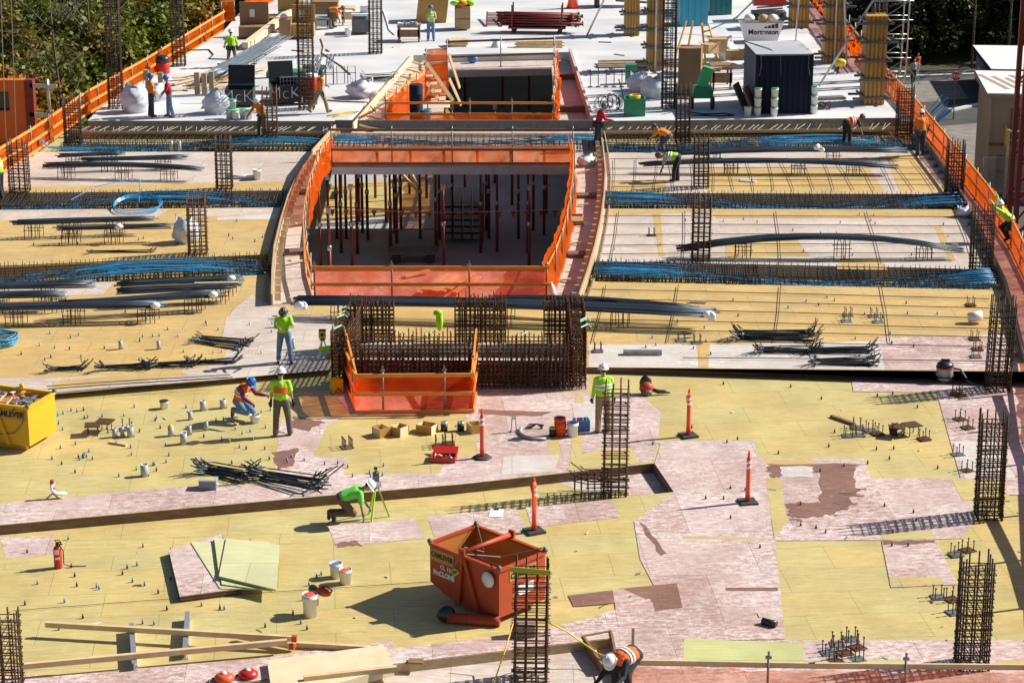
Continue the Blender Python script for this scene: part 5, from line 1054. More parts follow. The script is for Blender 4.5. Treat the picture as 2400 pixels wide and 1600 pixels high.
# cylindrical sleeves, cans
def sleeve(x, y, z, h, r, label, m_='grey', capm=None):
    t = thing('pipe_sleeve', label, 'sleeve', P(x, y, z), 0, 'grey sleeves standing on the yellow deck'); m = MB(); m.lathe([(r, 0), (r, h), (r * .86, h), (r * .86, h * .93), (0, h * .93)], 14); part('tube', m, M[m_], t)
    m = MB(); m.box((r * .95, 0, .02), (r * .6, r * .5, .03)); part('foot', m, M['tarp'], t)
    if capm: m = MB(); m.ell((0, 0, h), (r * .8, r * .8, .05), None, 8, 4); part('cap', m, M[capm], t)
for a in ((269, 1024, .25, .065, 'leftmost of three grey sleeves beside the rusty stud plates'), (287, 1022, .27, .055, 'middle of three grey sleeves beside the rusty stud plates'), (306, 1023, .28, .085, 'thickest of three grey sleeves beside the rusty stud plates'), (401, 1021, .26, .08, 'grey sleeve with a yellow rag on top', 'yellowp'), (431, 1040, .30, .09, 'thick grey sleeve nearest the camera in its group'), (444, 1018, .26, .06, 'thin grey sleeve behind the thick one'), (446, 983, .24, .06, 'thin grey sleeve alone behind the kneeling worker shadow'), (476, 961, .27, .08, 'thick grey sleeve left of the kneeling worker'), (523, 956, .25, .085, 'thick grey sleeve right next to the kneeling worker'), (484, 1008, .26, .05, 'slim grey sleeve in the kneeling worker shadow'), (339, 1115, .30, .095, 'grey sleeve standing alone on the lower left deck')):
    sleeve(a[0], a[1], 0, a[2], a[3], a[4], capm=a[5] if len(a) > 5 else None)
for a in ((283, 818, .28, .06, 'left of two slim grey sleeves near the blue coil'), (372, 818, .27, .055, 'right of two slim grey sleeves near the blue coil'), (687, 818, .3, .055, 'slim grey sleeve beside the worker in jeans'), (402, 352, .4, .07, 'left one of a pair of pale sleeves in the far left trench'), (421, 352, .4, .07, 'right one of a pair of pale sleeves in the far left trench')): sleeve(a[0], a[1], ZF, *a[2:])
for x, y, l in ((1041, 1009, 'left of two dark cans between the wooden boxes'), (1080, 1009, 'right of two dark cans between the wooden boxes'), (1295, 1022, 'dark can beside the orange buckets')):
    t = thing('can', l, 'can', P(x, y, 0)); m = MB(); m.lathe([(.09, 0), (.09, .2)], 14); part('tin', m, M['black'], t); m = MB(); m.lathe([(.088, .2), (.088, .25), (.07, .25), (0, .22)], 14); part('rim', m, M['galv'], t)
def openbox(p, w, d, h, rz, label):
    t = thing('wooden_box', label, 'box', p, R(rz), 'open wooden boxes in a row'); e = .018
    for c, s in (((0, -d / 2, h / 2), (w, e, h)), ((0, d / 2, h / 2), (w, e, h)), ((-w / 2 + e, 0, h / 2), (e, d - e - .004, h - .003)), ((w / 2 - e, 0, h / 2), (e, d - e - .004, h - .003))): m = MB(); m.box(c, s); part('side_board', m, M['woodpale' if c[1] == 0 else 'ochre'], t)
    m = MB(); m.box((0, 0, .01), (w - .05, d - .03, .014)); part('bottom', m, M['wood'], t)
openbox(P(894, 1020, 0), .34, .34, .24, 38, 'leftmost open wooden box in the row of four'); openbox(P(937, 1018, 0), .34, .34, .24, -38, 'second open wooden box from the left in the row'); openbox(P(1001, 1012, 0), .46, .34, .22, -28, 'widest open wooden box in the row of four'); openbox(P(1114, 1012, 0), .36, .32, .24, 24, 'open wooden box right behind the orange post')
# plates with studs
_np = 0
def studplate(p, rz, label, mt='rebarrust', n=4, s=.30, tilt=0, flip=False):
    t = thing('stud_plate', label, 'embed plate', p, R(rz), 'steel embed plates with studs'); 
    m = MB(); m.box((0, 0, .012 if not flip else .26), (s, s, .02)); part('plate', m, M[mt], t)
    for i in range(n):
        x = ((i % 2) - .5) * s * .6; y = ((i // 2) - (n // 2 - 1) / 2) * s * (.6 if n <= 4 else .36); m = MB(); m.tube([(x, y, .01), (x, y, .25)], .012, 5); m.lathe([(.022, .235 if not flip else .0), (.022, .26 if not flip else .02)], 6, (x, y, 0)); part('stud', m, M['rebarrust'], t)
    global _np; _np += 1; t.location.z += .0023 * (_np % 9)
    if tilt: t.rotation_euler = (R(tilt), R(tilt * .5), R(rz)); t.location.z += .12
for i, (x, y, rz, l, mt, n) in enumerate((
 (814, 1048, 20, 'stud plate alone in the middle of the yellow patch', 'steel', 8), (1030, 1046, 5, 'stud plate behind the open red tool box', 'rebarrust', 8), (1052, 1040, 5, 'second stud plate behind the open red tool box', 'rebarrust', 8),
 (296, 1006, 10, 'stud plate lying flat beside the tipped rusty ones', 'steel', 4),
 (2252, 930, 25, 'stud plate in front of the vacuum, right one', 'rebarrust', 4), (2240, 925, -10, 'stud plate in front of the vacuum, left one', 'rebarrust', 4), (2250, 984, 30, 'stud plate beside the open rebar column, upper one', 'rebarrust', 4), (2268, 1004, 25, 'stud plate beside the open rebar column, lower one', 'rebarrust', 4), (2245, 1066, 20, 'grey stud plate on the white patch left of the open column', 'steel', 4), (2266, 1104, 30, 'rusty stud plate close left of the open column', 'rebarrust', 4),
 (1988, 1022, 5, 'stud plate at the front left of the heap', 'steel', 4), (2014, 1020, 0, 'stud plate second from left in the heap', 'steel', 4), (2008, 1003, -8, 'stud plate at the back left of the heap', 'steel', 4), (2040, 1010, 10, 'stud plate in the middle back of the heap', 'steel', 4), (2057, 1018, 25, 'stud plate in the middle front of the heap', 'rebarrust', 4), (2166, 1030, 20, 'stud plate at the right end of the heap', 'rebarrust', 4),
 (2241, 1301, 15, 'grey stud plate above the near right column', 'steel', 4), (2268, 1290, 30, 'rusty stud plate above the near right column', 'rebarrust', 4), (2199, 1400, 5, 'grey stud plate left of the near right column, upper one', 'steel', 4), (2232, 1405, 30, 'rusty stud plate touching the near right column', 'rebarrust', 4), (2236, 1436, 20, 'grey stud plate left of the near right column, lower one', 'steel', 4),
 (1996, 1500, 4, 'stud plate farthest back in the bottom cluster', 'steel', 4), (1962, 1512, 0, 'stud plate at the back left of the bottom cluster', 'steel', 4), (2009, 1519, 30, 'rusty stud plate at the right of the bottom cluster', 'rebarrust', 4), (1941, 1532, 12, 'stud plate at the far left of the bottom cluster', 'steel', 4), (1979, 1532, 22, 'rusty stud plate in the middle of the bottom cluster', 'rebarrust', 4), (1958, 1550, 28, 'rusty stud plate nearest the rail in the bottom cluster', 'rebarrust', 4), (2009, 1546, 18, 'grey stud plate at the front right of the bottom cluster', 'steel', 4))): studplate(P(x, y, 0), rz, l, mt, n)
studplate(P(218, 1018, 0), 8, 'tipped rusty stud plate standing on its studs, left one', flip=True, s=.4); studplate(P(246, 1010, 0), -12, 'tipped rusty stud plate standing on its studs, right one', flip=True, s=.44)
studplate(P(2092, 1020, 0), 30, 'dark stud plate tipped up in the heap', tilt=50); studplate(P(2104, 1022, 0), -20, 'brown stud plate leaning in the heap', flip=True, s=.4); studplate(P(2136, 1018, 0), 20, 'brown stud plate upside down at the right of the heap', flip=True, s=.42)
for x, y, l, mt in ((1401, 824, 'stud plate beside the steel channel', 'steel'), (2275, 716, 'stud plate at the right edge beyond the white bucket', 'rebarrust'), (1988, 740, 'pale stud plate on the right yellow deck, back left of four', 'galv'), (2048, 742, 'pale stud plate on the right yellow deck, back right of four', 'galv'), (1984, 753, 'pale stud plate on the right yellow deck, front left of four', 'galv'), (2058, 755, 'pale stud plate on the right yellow deck, front right of four', 'galv'), (1597, 799, 'pale stud plate below the long bundle end, left one', 'galv'), (1634, 804, 'pale stud plate below the long bundle end, right one', 'galv'), (2284, 796, 'stud plate left of the tall right column, top one', 'rebarrust'), (2291, 820, 'stud plate left of the tall right column, middle one', 'rebarrust'), (2287, 837, 'stud plate left of the tall right column, bottom one', 'steel'), (1527, 552, 'stud plate alone on the pale right deck', 'rebarrust')): studplate(P(x, y, ZF), 5, l, mt)
# orange delineator posts
def delineator(x, y, top, label, flag=0, brz=0):
    h = HT(x, y, 0, top); t = thing('marker_post', label, 'marker post', P(x, y, 0), R(brz), 'orange marker posts with reflective bands')
    m = MB(); m.lathe([(.25, 0), (.25, .03), (.22, .055), (.08, .06)], 6) if flag == 2 else m.box((0, 0, .03), (.42, .42, .05)); part('base', m, M['rubber'], t)
    m = MB(); m.lathe([(.062, .05), (.055, h * .30), (.052, h * .86), (.052, h * .9), (.034, h * .92), (.03, h * .97), (.036, h)], 14); part('post', m, M['cone'], t)
    for u in (.70, .80): m = MB(); m.lathe([(.057, h * u), (.057, h * (u + .055))], 14); part('reflective_band', m, M['reflect'], t)
    m = MB(); m.lathe([(.026, h * .99), (.02, h * 1.03), (.026, h * 1.05)], 8); part('knob', m, M['cone'], t)
    if flag == 1:
        m = MB(); m.tube([(0, -.05, h * .97), (-.09, -.07, h * .93), (-.06, -.08, h * .75), (-.07, -.08, h * .55), (-.04, -.08, h * .38)], [.05, .06, .03, .03, .015], 6); part('tape', m, M['cone'], t)
    if flag == 3: m = MB(); m.tube([(0, -.04, h * .96), (-.10, -.05, h * .9), (-.08, -.05, h * .78)], .015, 5); part('loop', m, M['cone'], t)
delineator(1130, 1073, 963, 'orange marker post between the wooden boxes and the grey hose', 2); delineator(1613, 1022, 916, 'orange marker post on the yellow deck in front of the blower', 3, 20); delineator(1752, 1178, 1062, 'orange marker post beside the square brown stain', 0, 12); delineator(1252, 1246, 1126, 'orange marker post with tape tied round it behind the orange hopper', 1, 25)
# hoppers
def hopper(p, rz, L, W_, H, label, col, incol, texts, taper=.30, bail=True):
    """lever-dump hopper: bin with a sloped front, skids, bail frame"""
    t = thing('dump_hopper', label, 'hopper', p, R(rz)); a, b = L / 2, W_ / 2; z0 = .18; e = .03
    m = MB(); o = [(-a, H), (a, H), (a, z0), (-a * .5, z0), (-a, H * .30)]     # side profile (x, z)
    n = len(o); lo = [V((x, -b, z)) for x, z in o]; hi = [V((x, b, z)) for x, z in o]
    m.add(lo, [list(range(n))[::-1]]); m.add(hi, [list(range(n))])
    for i in range(1, n): j = (i + 1) % n; m.add([lo[i], lo[j], hi[j], hi[i]], [(0, 1, 2, 3)])
    part('bin', m, M[col], t)
    ins = [(x * .975, z if z > H * .9 else z + e) for x, z in o]; m = MB(); li = [V((x, -b + e, z)) for x, z in ins]; hi = [V((x, b - e, z)) for x, z in ins]
    m.add(li, [list(range(n))]); m.add(hi, [list(range(n))[::-1]])
    for i in range(1, n): j = (i + 1) % n; m.add([li[i], hi[i], hi[j], li[j]], [(0, 1, 2, 3)])
    part('inner_lining', m, M[incol], t)
    m = MB()
    for q, r_ in (((-a, -b), (a, -b)), ((a, -b), (a, b)), ((a, b), (-a, b)), ((-a, b), (-a, -b))): m.bar((*q, H), (*r_, H), .08, .06)
    part('rim', m, M[col], t)
    for s in (-1, 1):
        m = MB(); m.bar((-a * .45, s * b * .7, .08), (a * .8, s * b * .7, .08), .10, .14); part('skid', m, M[col], t)
        m = MB(); m.bar((.02, s * (b + .04), H + .12), (-a * .10, s * (b + .04), .18), .06, .10); m.bar((0, s * (b + .04), H + .12), (a * .42, s * (b + .04), .18), .06, .10); part('side_brace', m, M[col], t)
    if bail:
        m = MB(); m.tube([(0, -b - .05, H + .1), (0, b + .05, H + .1)], .055, 10)
        for s in (-1, 1): m.box((0, s * (b + .05), H + .05), (.16, .05, .28))
        part('crossbar', m, M[col], t)
    m = MB()
    for x, y in ((-a, -b), (a, -b), (-a, b), (a, b)): m.ell((x, y, H + .05), (.06, .06, .06), None, 8, 5)
    part('lifting_shackles', m, M['greydark'], t)
    for tx in texts: tx(t, a, b, H)
    return t
def panel_text(t, body, size, m_, xl, zl, b, side=-1, plate=None, bold=.006, xs=1):
    if plate: q = MB(); q.box((xl, side * (b + .006), zl), (plate[0], .008, plate[1])); part('plate', q, M[plate[2]], t)
    return text(body, size, m_, t, (xl, side * (b + .014), zl), (1 if side < 0 else -1, 0, 0), (0, 0, 1), bold=bold, xs=xs)
def end_text(t, body, size, m_, yl, zl, a, plate=None, bold=.006, xs=1):
    if plate: q = MB(); q.box((-a - .006, yl, zl), (.008, plate[0], plate[1])); part('plate', q, M[plate[2]], t)
    return text(body, size, m_, t, (-a - .014, yl, zl), (0, -1, 0), (0, 0, 1), bold=bold, xs=xs)
hl = P(1142, 1283, 1.24); hl.z = 0
Hh = hopper(hl, -45, 2.08, 1.36, 1.24, 'big orange dump hopper on the near deck with black lettering', 'hopper', 'hopperin', [])
a_, b_ = 1.04, .68
panel_text(Hh, 'CAMLEVER', .155, 'ink', -.66, 1.03, b_, -1, (.70, .27, 'ochre'), .004, .88); panel_text(Hh, 'CL 13', .13, 'white', -.55, .80, b_, -1, None, .004); panel_text(Hh, 'McCLONE', .15, 'white', -.60, .64, b_, -1, None, .010, .95)
q = MB(); q.box((a_ + .006, .02, 1.0), (.008, .8, .22)); part('plate', q, M['ochre'], Hh); text('CAMLEVER', .17, 'ink', Hh, (a_ + .014, .02, 1.0), (0, 1, 0), (0, 0, 1), bold=.005, xs=.9)
q = MB(); q.box((a_ + .006, .1, .62), (.008, .45, .22)); part('sign', q, M['paper'], Hh)
m = MB(); m.lathe([(.02, 0), (.16, .0), (.17, .02), (.17, .04), (.02, .05)], 18, (.78, -b_ - .04, .98), True, Matrix.Rotation(R(90), 3, 'X')); part('cable_reel', m, M['white'], Hh)
for pts in (((-a_, b_, 1.36), (-.3, .2, 1.0), (0, -b_, 1.45)), ((0, -b_, 1.42), (.5, -.5, 1.25), (a_, -b_, 1.36)), ((0, -b_, 1.3), (.4, 0, 1.15), (a_, b_, 1.36)), ((0, -b_, 1.42), (-.25, -b_ - .1, .9))): m = MB(); m.tube(pts, .012, 4); part('sling', m, M['steel'], Hh)
m = MB(); m.tube([(-.28, -b_ - .1, .86), (-.16, -b_ - .13, .80), (-.05, -b_ - .1, .9), (-.16, -b_ - .1, .95)], .025, 5, closed=True); part('strap', m, M['lime'], Hh)
yc = Matrix.Rotation(R(-20), 3, 'Z') @ V((1.0, -.64, 0)); yl = P(64, 956, 1.2); yl.z = 0
Yh = hopper(yl - yc, -20, 2.0, 1.28, 1.2, 'yellow dump hopper full of scrap at the left picture edge', 'yellow', 'yellow', [], bail=False)
panel_text(Yh, 'CAMLEVER', .2, 'ink', .42, .98, .64, -1, (1.05, .26, 'ochre'), .008, .95)
rnd = random.Random(5)
for i in range(46):
    m = MB(); p = V((rnd.uniform(-.8, .8), rnd.uniform(-.5, .5), 1.08 + rnd.uniform(0, .14))); d = V((rnd.uniform(-.3, .3), rnd.uniform(-.3, .3), rnd.uniform(-.06, .06)))
    m.bar(p - d, p + d, rnd.uniform(.02, .10), .02); solo('scrap_piece', m, M[rnd.choice(['wood', 'white', 'greydark', 'orange_and_netlit', 'woodold', 'galv'])], 'piece of scrap heaped in the yellow hopper', 'scrap', 'scrap in the yellow hopper', loc=V((0, 0, 0))).matrix_world = Matrix.Translation(Yh.location) @ Matrix.Rotation(R(-20), 4, 'Z')
m = MB(); m.prism([(-.9, -.58), (.9, -.58), (.9, .58), (-.9, .58)], .9, 1.05); q = part('scrap_fill', m, M['woodold'], Yh)
m = MB(); m.tube([(.9, -.66, 1.1), (.85, -.67, .8), (.6, -.67, .5), (.2, -.67, .42), (-.3, -.67, .5)], .012, 4); part('cable', m, M['greydark'], Yh)
# second-storey white hopper far back
t = thing('dump_hopper', 'pale grey tapered skip with a company name on the far slab', 'skip', P(1782, 98, ZC)); m = MB(); 
o = [(-.95, 0), (.95, 0), (1.35, 1.25), (-1.35, 1.25)]
for y in (-.6, .6): m.add([V((x, y, z)) for x, z in o], [(0, 1, 2, 3) if y < 0 else (3, 2, 1, 0)])
for i, j in ((0, 1), (1, 2), (3, 0)): m.add([V((o[i][0], -.6, o[i][1])), V((o[i][0], .6, o[i][1])), V((o[j][0], .6, o[j][1])), V((o[j][0], -.6, o[j][1]))], [(0, 1, 2, 3)])
part('skip_body', m, M['trailerblue' if 0 else 'white'], t); t.scale = (.82, .82, .82); m = MB(); m.box((0, 0, 1.02), (2.4, 1.1, .1)); part('fill', m, M['woodbrown'], t)
text('Mortenson', .42, 'ink', t, (0.1, -.62, .68), (1, 0, 0), (0, 0, 1), bold=.012); m = MB()
for i in range(4): m.box((.25 + i * .22, -.612, .98 + .03 * i), (.18, .012, .10 + .06 * i))
part('emblem', m, M['ink'], t)
for x, mm in ((-.6, 'white'), (.1, 'cardboard'), (.6, 'white')): m = MB(); m.ell((x, 0, 1.2), (.3, .3, .22), None, 7, 4); solo('rubbish_bag', m, M[mm], {-.6: 'white bag at the left in the pale skip', .1: 'cardboard scrap in the middle of the pale skip', .6: 'white lump at the right in the pale skip'}[x], 'rubbish', loc=t.location)
# plywood stack
t = thing('plywood_stack', 'stack of worn form plywood sheets on the near left deck', 'plywood', P(478, 1360, 0)); q0 = px(0, (422, 1412), (556, 1394), (520, 1265), (396, 1302))
for i in range(7): m = MB(); o = V((.008 * (i % 3), .012 * ((i * 5) % 3), 0)); m.prism([p + o for p in q0], .022 * i, .022 * i + .019); part('sheet', m, M['pinkscuff' if 0 else ('pink' if i == 6 else 'face')], t, w=True)
for i, (qs, z, l) in enumerate(((((516, 1378), (628, 1380), (590, 1272), (446, 1268)), .17, 'pale green form sheet lowest of the fanned sheets'), (((520, 1368), (638, 1384), (612, 1268), (498, 1262)), .20, 'pale green form sheet second in the fan'), (((514, 1352), (645, 1383), (632, 1268), (502, 1262)), .23, 'pale green form sheet third in the fan'), (((513, 1349), (648, 1381), (655, 1275), (530, 1261)), .26, 'topmost pale green form sheet in the fan'))):
    m = MB(); m.prism([P(x, y, z) for x, y in qs], z - .018, z); solo('plywood_sheet', m, [M['plytop']], l, 'plywood', 'fanned green form sheets')
# long timbers and aluminium beams in the lower left
def timber(x0, y0, x1, y1, z, w, h, label, m_='wood', tip=None, n='timber', c='timber'):
    a, b = P(x0, y0, z), P(x1, y1, z); m = MB(); m.bar(a, b, w, h); t = thing(n, label, c, (a + b) / 2, 0); part('beam', m, M[m_], t, w=True)
    if tip:
        d = (b - a).normalized()
        for e in tip: q = MB(); s_ = a - d * .004 if e == 'a' else b + d * .004; q.bar(s_, s_ + d * (.10 if e == 'a' else -.10), w + .006, h + .006); part('painted_end', q, M['hopper'], t, w=True)
def albeam(x0, y0, x1, y1, label):
    a, b = P(x0, y0, 0), P(x1, y1, 0); t = thing('formwork_beam', label, 'beam', (a + b) / 2, 0); d = (b - a).normalized(); s = V((-d.y, d.x, 0)); 
    for z, w, h, nm in ((.015, .12, .03, 'lower_flange'), (.10, .04, .14, 'web'), (.185, .10, .03, 'upper_flange')): m = MB(); m.bar(a + V((0, 0, z)), b + V((0, 0, z)), w, h); part(nm, m, M['aluminium'], t, w=True)
albeam(316, 1572, 309, 1480, 'left of two aluminium beams under the long timbers'); albeam(434, 1545, 440, 1452, 'right of two aluminium beams under the long timbers')
timber(107, 1462, 695, 1496, .26, .09, .11, 'upper long pale timber with a painted end on the aluminium beams', tip='b'); timber(54, 1560, 673, 1503, .26, .09, .11, 'lower long pale timber crossing to the painted ends', tip=None)
timber(560, 1490, 690, 1515, .10, .09, .09, 'short timber under the crossing ends with a red tip', tip='b'); timber(695, 1508, 868, 1518, .08, .10, .09, 'timber running right from the crossing ends')
m = MB(); m.prism(px(.14, (626, 1545), (899, 1509), (924, 1562), (640, 1640)), -.04, .13); solo('board_slab', m, M['woodpale'], 'thick pale laminated board bridging the bottom step', 'board')
timber(712, 1590, 930, 1566, .16, .10, .12, 'pale timber edge on the laminated board'); timber(957, 1548, 992, 1549, .03, .2, .04, 'short timber offcut near the big rebar column', 'woodbrown'); timber(257, 1035, 297, 1042, .03, .09, .04, 'short pale offcut on the left deck'); timber(1948, 974, 2003, 993, .04, .10, .06, 'dark weathered timber beside the stud plate heap', 'woodbrown')
timber(1461, 826, 1551, 826, ZF + .06, .2, .12, 'dark steel channel lying on the pale sheet', 'steel', n='steel_channel', c='channel'); timber(1616, 706, 1656, 707, ZF + .05, .12, .04, 'small pale board on the right yellow deck', 'galv', n='board', c='board'); timber(1735, 422, 1772, 424, ZF + .03, .4, .03, 'white board near the stooping worker', 'white', n='board', c='board')
timber(456, 664, 560, 662, ZF + .6, .09, .05, 'pale plank lying on the bars at the left trench', 'woodpale')
for x, y, c, l in ((526, 1594, 'cone', 'orange'), (582, 1586, 'red', 'red')):
    t = thing('hose_reel', '%s reel lying on the pink strip at the bottom edge' % l, 'reel', P(x, y, 0)); m = MB(); m.lathe([(.02, .0), (.19, .02), (.2, .09), (.12, .15), (.0, .16)], 16); part('housing', m, M[c], t); m = MB(); m.lathe([(.06, .15), (.05, .18), (0, .18)], 10); part('hub', m, M['white'], t); m = MB(); m.tube([(-.19, 0, .05), (-.30, -.08, .04), (-.26, -.2, .02)], .02, 5); part('hook', m, M['greydark'], t)
# fire extinguisher
t = thing('fire_extinguisher', 'red fire extinguisher standing on the lower left deck', 'extinguisher', P(137, 1330, 0)); h = HT(137, 1330, 0, 1264)
m = MB(); m.lathe([(.02, .0), (.088, .01), (.09, .05), (.09, h * .66), (.075, h * .74), (.035, h * .79), (.03, h * .82)], 18); part('cylinder', m, M['red'], t)
m = MB(); m.lathe([(.035, h * .8), (.035, h * .88)], 10); m.bar((0, 0, h * .9), (.10, -.02, h * .93), .03, .02); m.bar((0, 0, h * .86), (.12, -.02, h * .84), .03, .02); part('valve', m, M['black'], t)
m = MB(); m.tube([(.03, 0, h * .85), (-.04, -.02, h * .99), (.06, -.02, h * 1.0), (.09, 0, h * .86)], .012, 5); part('lifting_loop', m, M['black'], t); m = MB(); m.tube([(.05, 0, h * .82), (.13, 0, h * .6), (.12, .02, .08), (.25, .05, .02), (.6, .08, .02)], .013, 5); part('hose', m, M['black'], t)
m = MB(); m.box((.0, -.091, h * .60), (.09, .01, .10)); part('label_plate', m, M['white'], t); m = MB(); m.box((.01, -.091, h * .38), (.10, .01, .05)); part('emblem', m, M['white'], t)
# instrument case, pipe fitting, saw
t = thing('instrument_case', 'light grey instrument case with a yellow sticker beside the bar bundles', 'case', P(489, 1143, 0), R(-3)); m = MB(); m.box((0, 0, .11), (.42, .30, .2)); part('shell', m, M['trailerblue'], t); m = MB(); m.box((0, 0, .225), (.43, .31, .03)); part('lid', m, M['grey'], t); m = MB(); m.box((0, -.01, .243), (.22, .13, .006)); part('sticker', m, M['yellowp'], t); m = MB(); m.box((.22, -.05, .10), (.04, .06, .08)); part('latch', m, M['white'], t)
t = thing('pipe_fitting', 'white elbow pipes with red valves on the left deck', 'pipe fitting', P(125, 1167, 0), R(10)); 
for i in range(2): m = MB(); m.tube([(.28 + .05 * i, -.06 * i, .12), (.08, -.06 * i, .12), (-.02, -.05 * i, .22), (.03 - .06 * i, 0, .42)], .035, 8); part('pipe', m, M['white'], t)
for z in (.26, .42): m = MB(); m.lathe([(.05, -.04), (.06, 0), (.05, .04)], 10, (0, 0, z)); part('valve', m, M['red'], t)
m = MB(); m.tube([(-.12, .1, 0), (0, 0, .12), (.15, -.1, 0)], .02, 5); part('stand', m, M['steel'], t)
t = thing('cutting_saw', 'orange handheld saw on top of the paint bucket', 'saw', P(738, 1392, .42) + V((.1, 0, 0)), R(-30)); m = MB(); m.ell((.1, 0, .08), (.2, .10, .10)); part('housing', m, M['hopper'], t); m = MB(); m.lathe([(.13, -.01), (.13, .01)], 18, (-.15, 0, .06), True, Matrix.Rotation(R(90), 3, 'X')); part('disc', m, M['black'], t); m = MB(); m.tube([(.25, 0, .06), (.32, 0, .16), (.18, 0, .22), (.05, 0, .18)], .022, 6); part('handle', m, M['black'], t)
m = MB(); m.lathe([(.03, -.52), (.10, -.55), (.115, -.45), (.12, .0), (.11, .45), (.12, .55), (.03, .52)], 16, (0, 0, .11), True, Matrix.Rotation(R(90), 3, 'Y')); t = solo('net_roll', m, M['netroll'], 'roll of orange netting lying in the hopper shadow', 'net roll', loc=P(1110, 1462, 0), rz=R(-8))
t = thing('tool_bag', 'black tool bag in the shadow beside the orange hopper', 'bag', P(1046, 1456, 0), R(12)); m = MB(); m.ell((0, 0, .17), (.2, .15, .18)); part('pouch', m, M['black'], t); m = MB(); m.tube([(-.14, 0, .25), (-.1, 0, .42), (.1, 0, .42), (.14, 0, .25)], .016, 5); part('handle', m, M['greydark'], t)
# surveying tripods
def tripod(p, h, label, legm, headf, spread=.42, cat='survey tripod'):
    t = thing('survey_tripod', label, cat, p)
    for a in (R(250), R(10), R(130)):
        m = MB(); e = V((math.cos(a) * spread, math.sin(a) * spread, 0)); m.bar((e.x * .12, e.y * .12, h * .62), e, .035, .035); part('leg', m, M[legm], t)
    m = MB(); m.lathe([(.09, h * .60), (.09, h * .63)], 12); part('head_plate', m, M['greydark'], t); headf(t, h); return t
def th1(t, h):
    m = MB(); m.box((0, 0, h * .80), (.12, .12, h * .16)); m.bar((-.07, 0, h * .65), (-.06, 0, h * .9), .03); m.bar((.07, 0, h * .65), (.06, 0, h * .9), .03); part('instrument', m, M['greydark'], t)
    m = MB(); m.lathe([(.045, -.1), (.05, .1)], 12, (0, 0, h * .88), True, Matrix.Rotation(R(90), 3, 'X')); part('telescope', m, M['black'], t); m = MB(); m.box((.02, -.12, h * .70), (.22, .04, .13)); part('controller', m, M['galv'], t); m = MB(); m.box((0, 0, h * .98), (.08, .05, .06)); part('handle', m, M['black'], t)
tripod(P(882, 1216, -.24) + V((0, .1, 0)), HT(882, 1216, -.24, 1098), 'lime tripod with a dark survey instrument beside the kneeling worker', 'limemetal', th1, .30)
def th2(t, h):
    m = MB(); m.box((0, 0, h * .8), (.2, .18, h * .22)); part('instrument', m, M['yellowp'], t); m = MB(); m.lathe([(.05, -.12), (.05, .12)], 12, (0, 0, h * .82), True, Matrix.Rotation(R(90), 3, 'X')); part('telescope', m, M['black'], t); m = MB(); m.box((0, 0, h * .95), (.2, .05, .05)); part('handle', m, M['black'], t)
tripod(P(757, 836, ZF), HT(757, 836, ZF, 770), 'low tripod with a yellow total station left of the wall cage', 'white', th2, .2)
def th3(t, h): m = MB(); m.box((0, 0, h * .8), (.35, .35, .35)); part('target', m, M['hopper'], t)
tripod(P(2121, 200, -6), HT(2121, 200, -6, 128), 'tall yellow tripod with an orange target beyond the right net', 'yellowp', th3, 1.0)
t = thing('safety_gear', 'lime strap and orange reel hung on the left end of the wall cage', 'strap', P(778, 838, ZF)); m = MB(); m.tube([(-.35, 0, .25), (-.05, -.05, .3), (.12, -.05, .3)], .075, 6); part('strap', m, M['lime'], t); m = MB(); m.box((.1, -.08, .32), (.24, .12, .28)); part('block', m, M['lime'], t); m = MB(); m.lathe([(.1, -.04), (.1, .04)], 12, (-.06, -.06, .05), True, Matrix.Rotation(R(90), 3, 'X')); part('reel', m, M['ochre'], t)
t = thing('yellow_case', 'yellow hard case standing in the shade of the wall cage', 'case', P(789, 918, 0), R(25)); m = MB(); m.box((0, 0, .2), (.3, .24, .36)); m.ell((0, 0, .36), (.15, .12, .06)); part('shell', m, M['yellowp'], t); m = MB(); m.tube([(-.08, -.13, .05), (0, -.135, .16), (.08, -.13, .05)], .015, 4); part('emblem', m, M['black'], t)
t = thing('lime_jacket', 'lime jacket hung on the middle block of the wall cage', 'jacket', P(1030, 790, ZF)); m = MB(); m.ell((0, 0, .5), (.11, .06, .32), None, 9, 6); m.ell((-.04, -.02, .74), (.15, .08, .10), None, 9, 5); part('cloth', m, M['limeshirt'], t)
# red tool box, crate, hose, clamps, drawing, vacuum, blower
t = thing('tool_box', 'open red tool box full of tools on the yellow patch', 'tool box', P(1040, 1078, 0), R(-6)); m = MB()
for c, s in (((0, -.2, .07), (.62, .03, .12)), ((0, .2, .07), (.62, .03, .12)), ((-.3, 0, .07), (.03, .37, .12)), ((.3, 0, .07), (.03, .37, .12)), ((0, 0, .012), (.56, .36, .02))): m.box(c, s)
part('tray', m, M['red'], t); m = MB(); m.box((0, .38, .12), (.62, .30, .04), rot=Matrix.Rotation(R(25), 3, 'X')); part('lid', m, M['red'], t)
for i in range(9): m = MB(); p = V((-.22 + .055 * i, random.uniform(-.12, .12), .09)); m.cap(p, p + V((random.uniform(-.1, .1), random.uniform(-.1, .1), .05)), .025, .02, 6); solo('hand_tool', m, M[['white', 'greydark', 'black', 'yellowp', 'lime', 'galv', 'hopper', 'black', 'white'][i]], 'hand tool lying in the open red tool box', 'tool', 'tools in the red box', loc=t.location)
t = thing('plastic_crate', 'blue plastic crate of bottles behind the pink marked bucket', 'crate', P(1362, 1008, 0), R(8)); m = MB()
for c, s in (((0, -.15, .15), (.4, .02, .3)), ((0, .15, .15), (.4, .02, .3)), ((-.2, 0, .15), (.02, .28, .3)), ((.2, 0, .15), (.02, .28, .3)), ((0, 0, .02), (.38, .28, .02))): m.box(c, s)
part('body', m, M['tarp'], t)
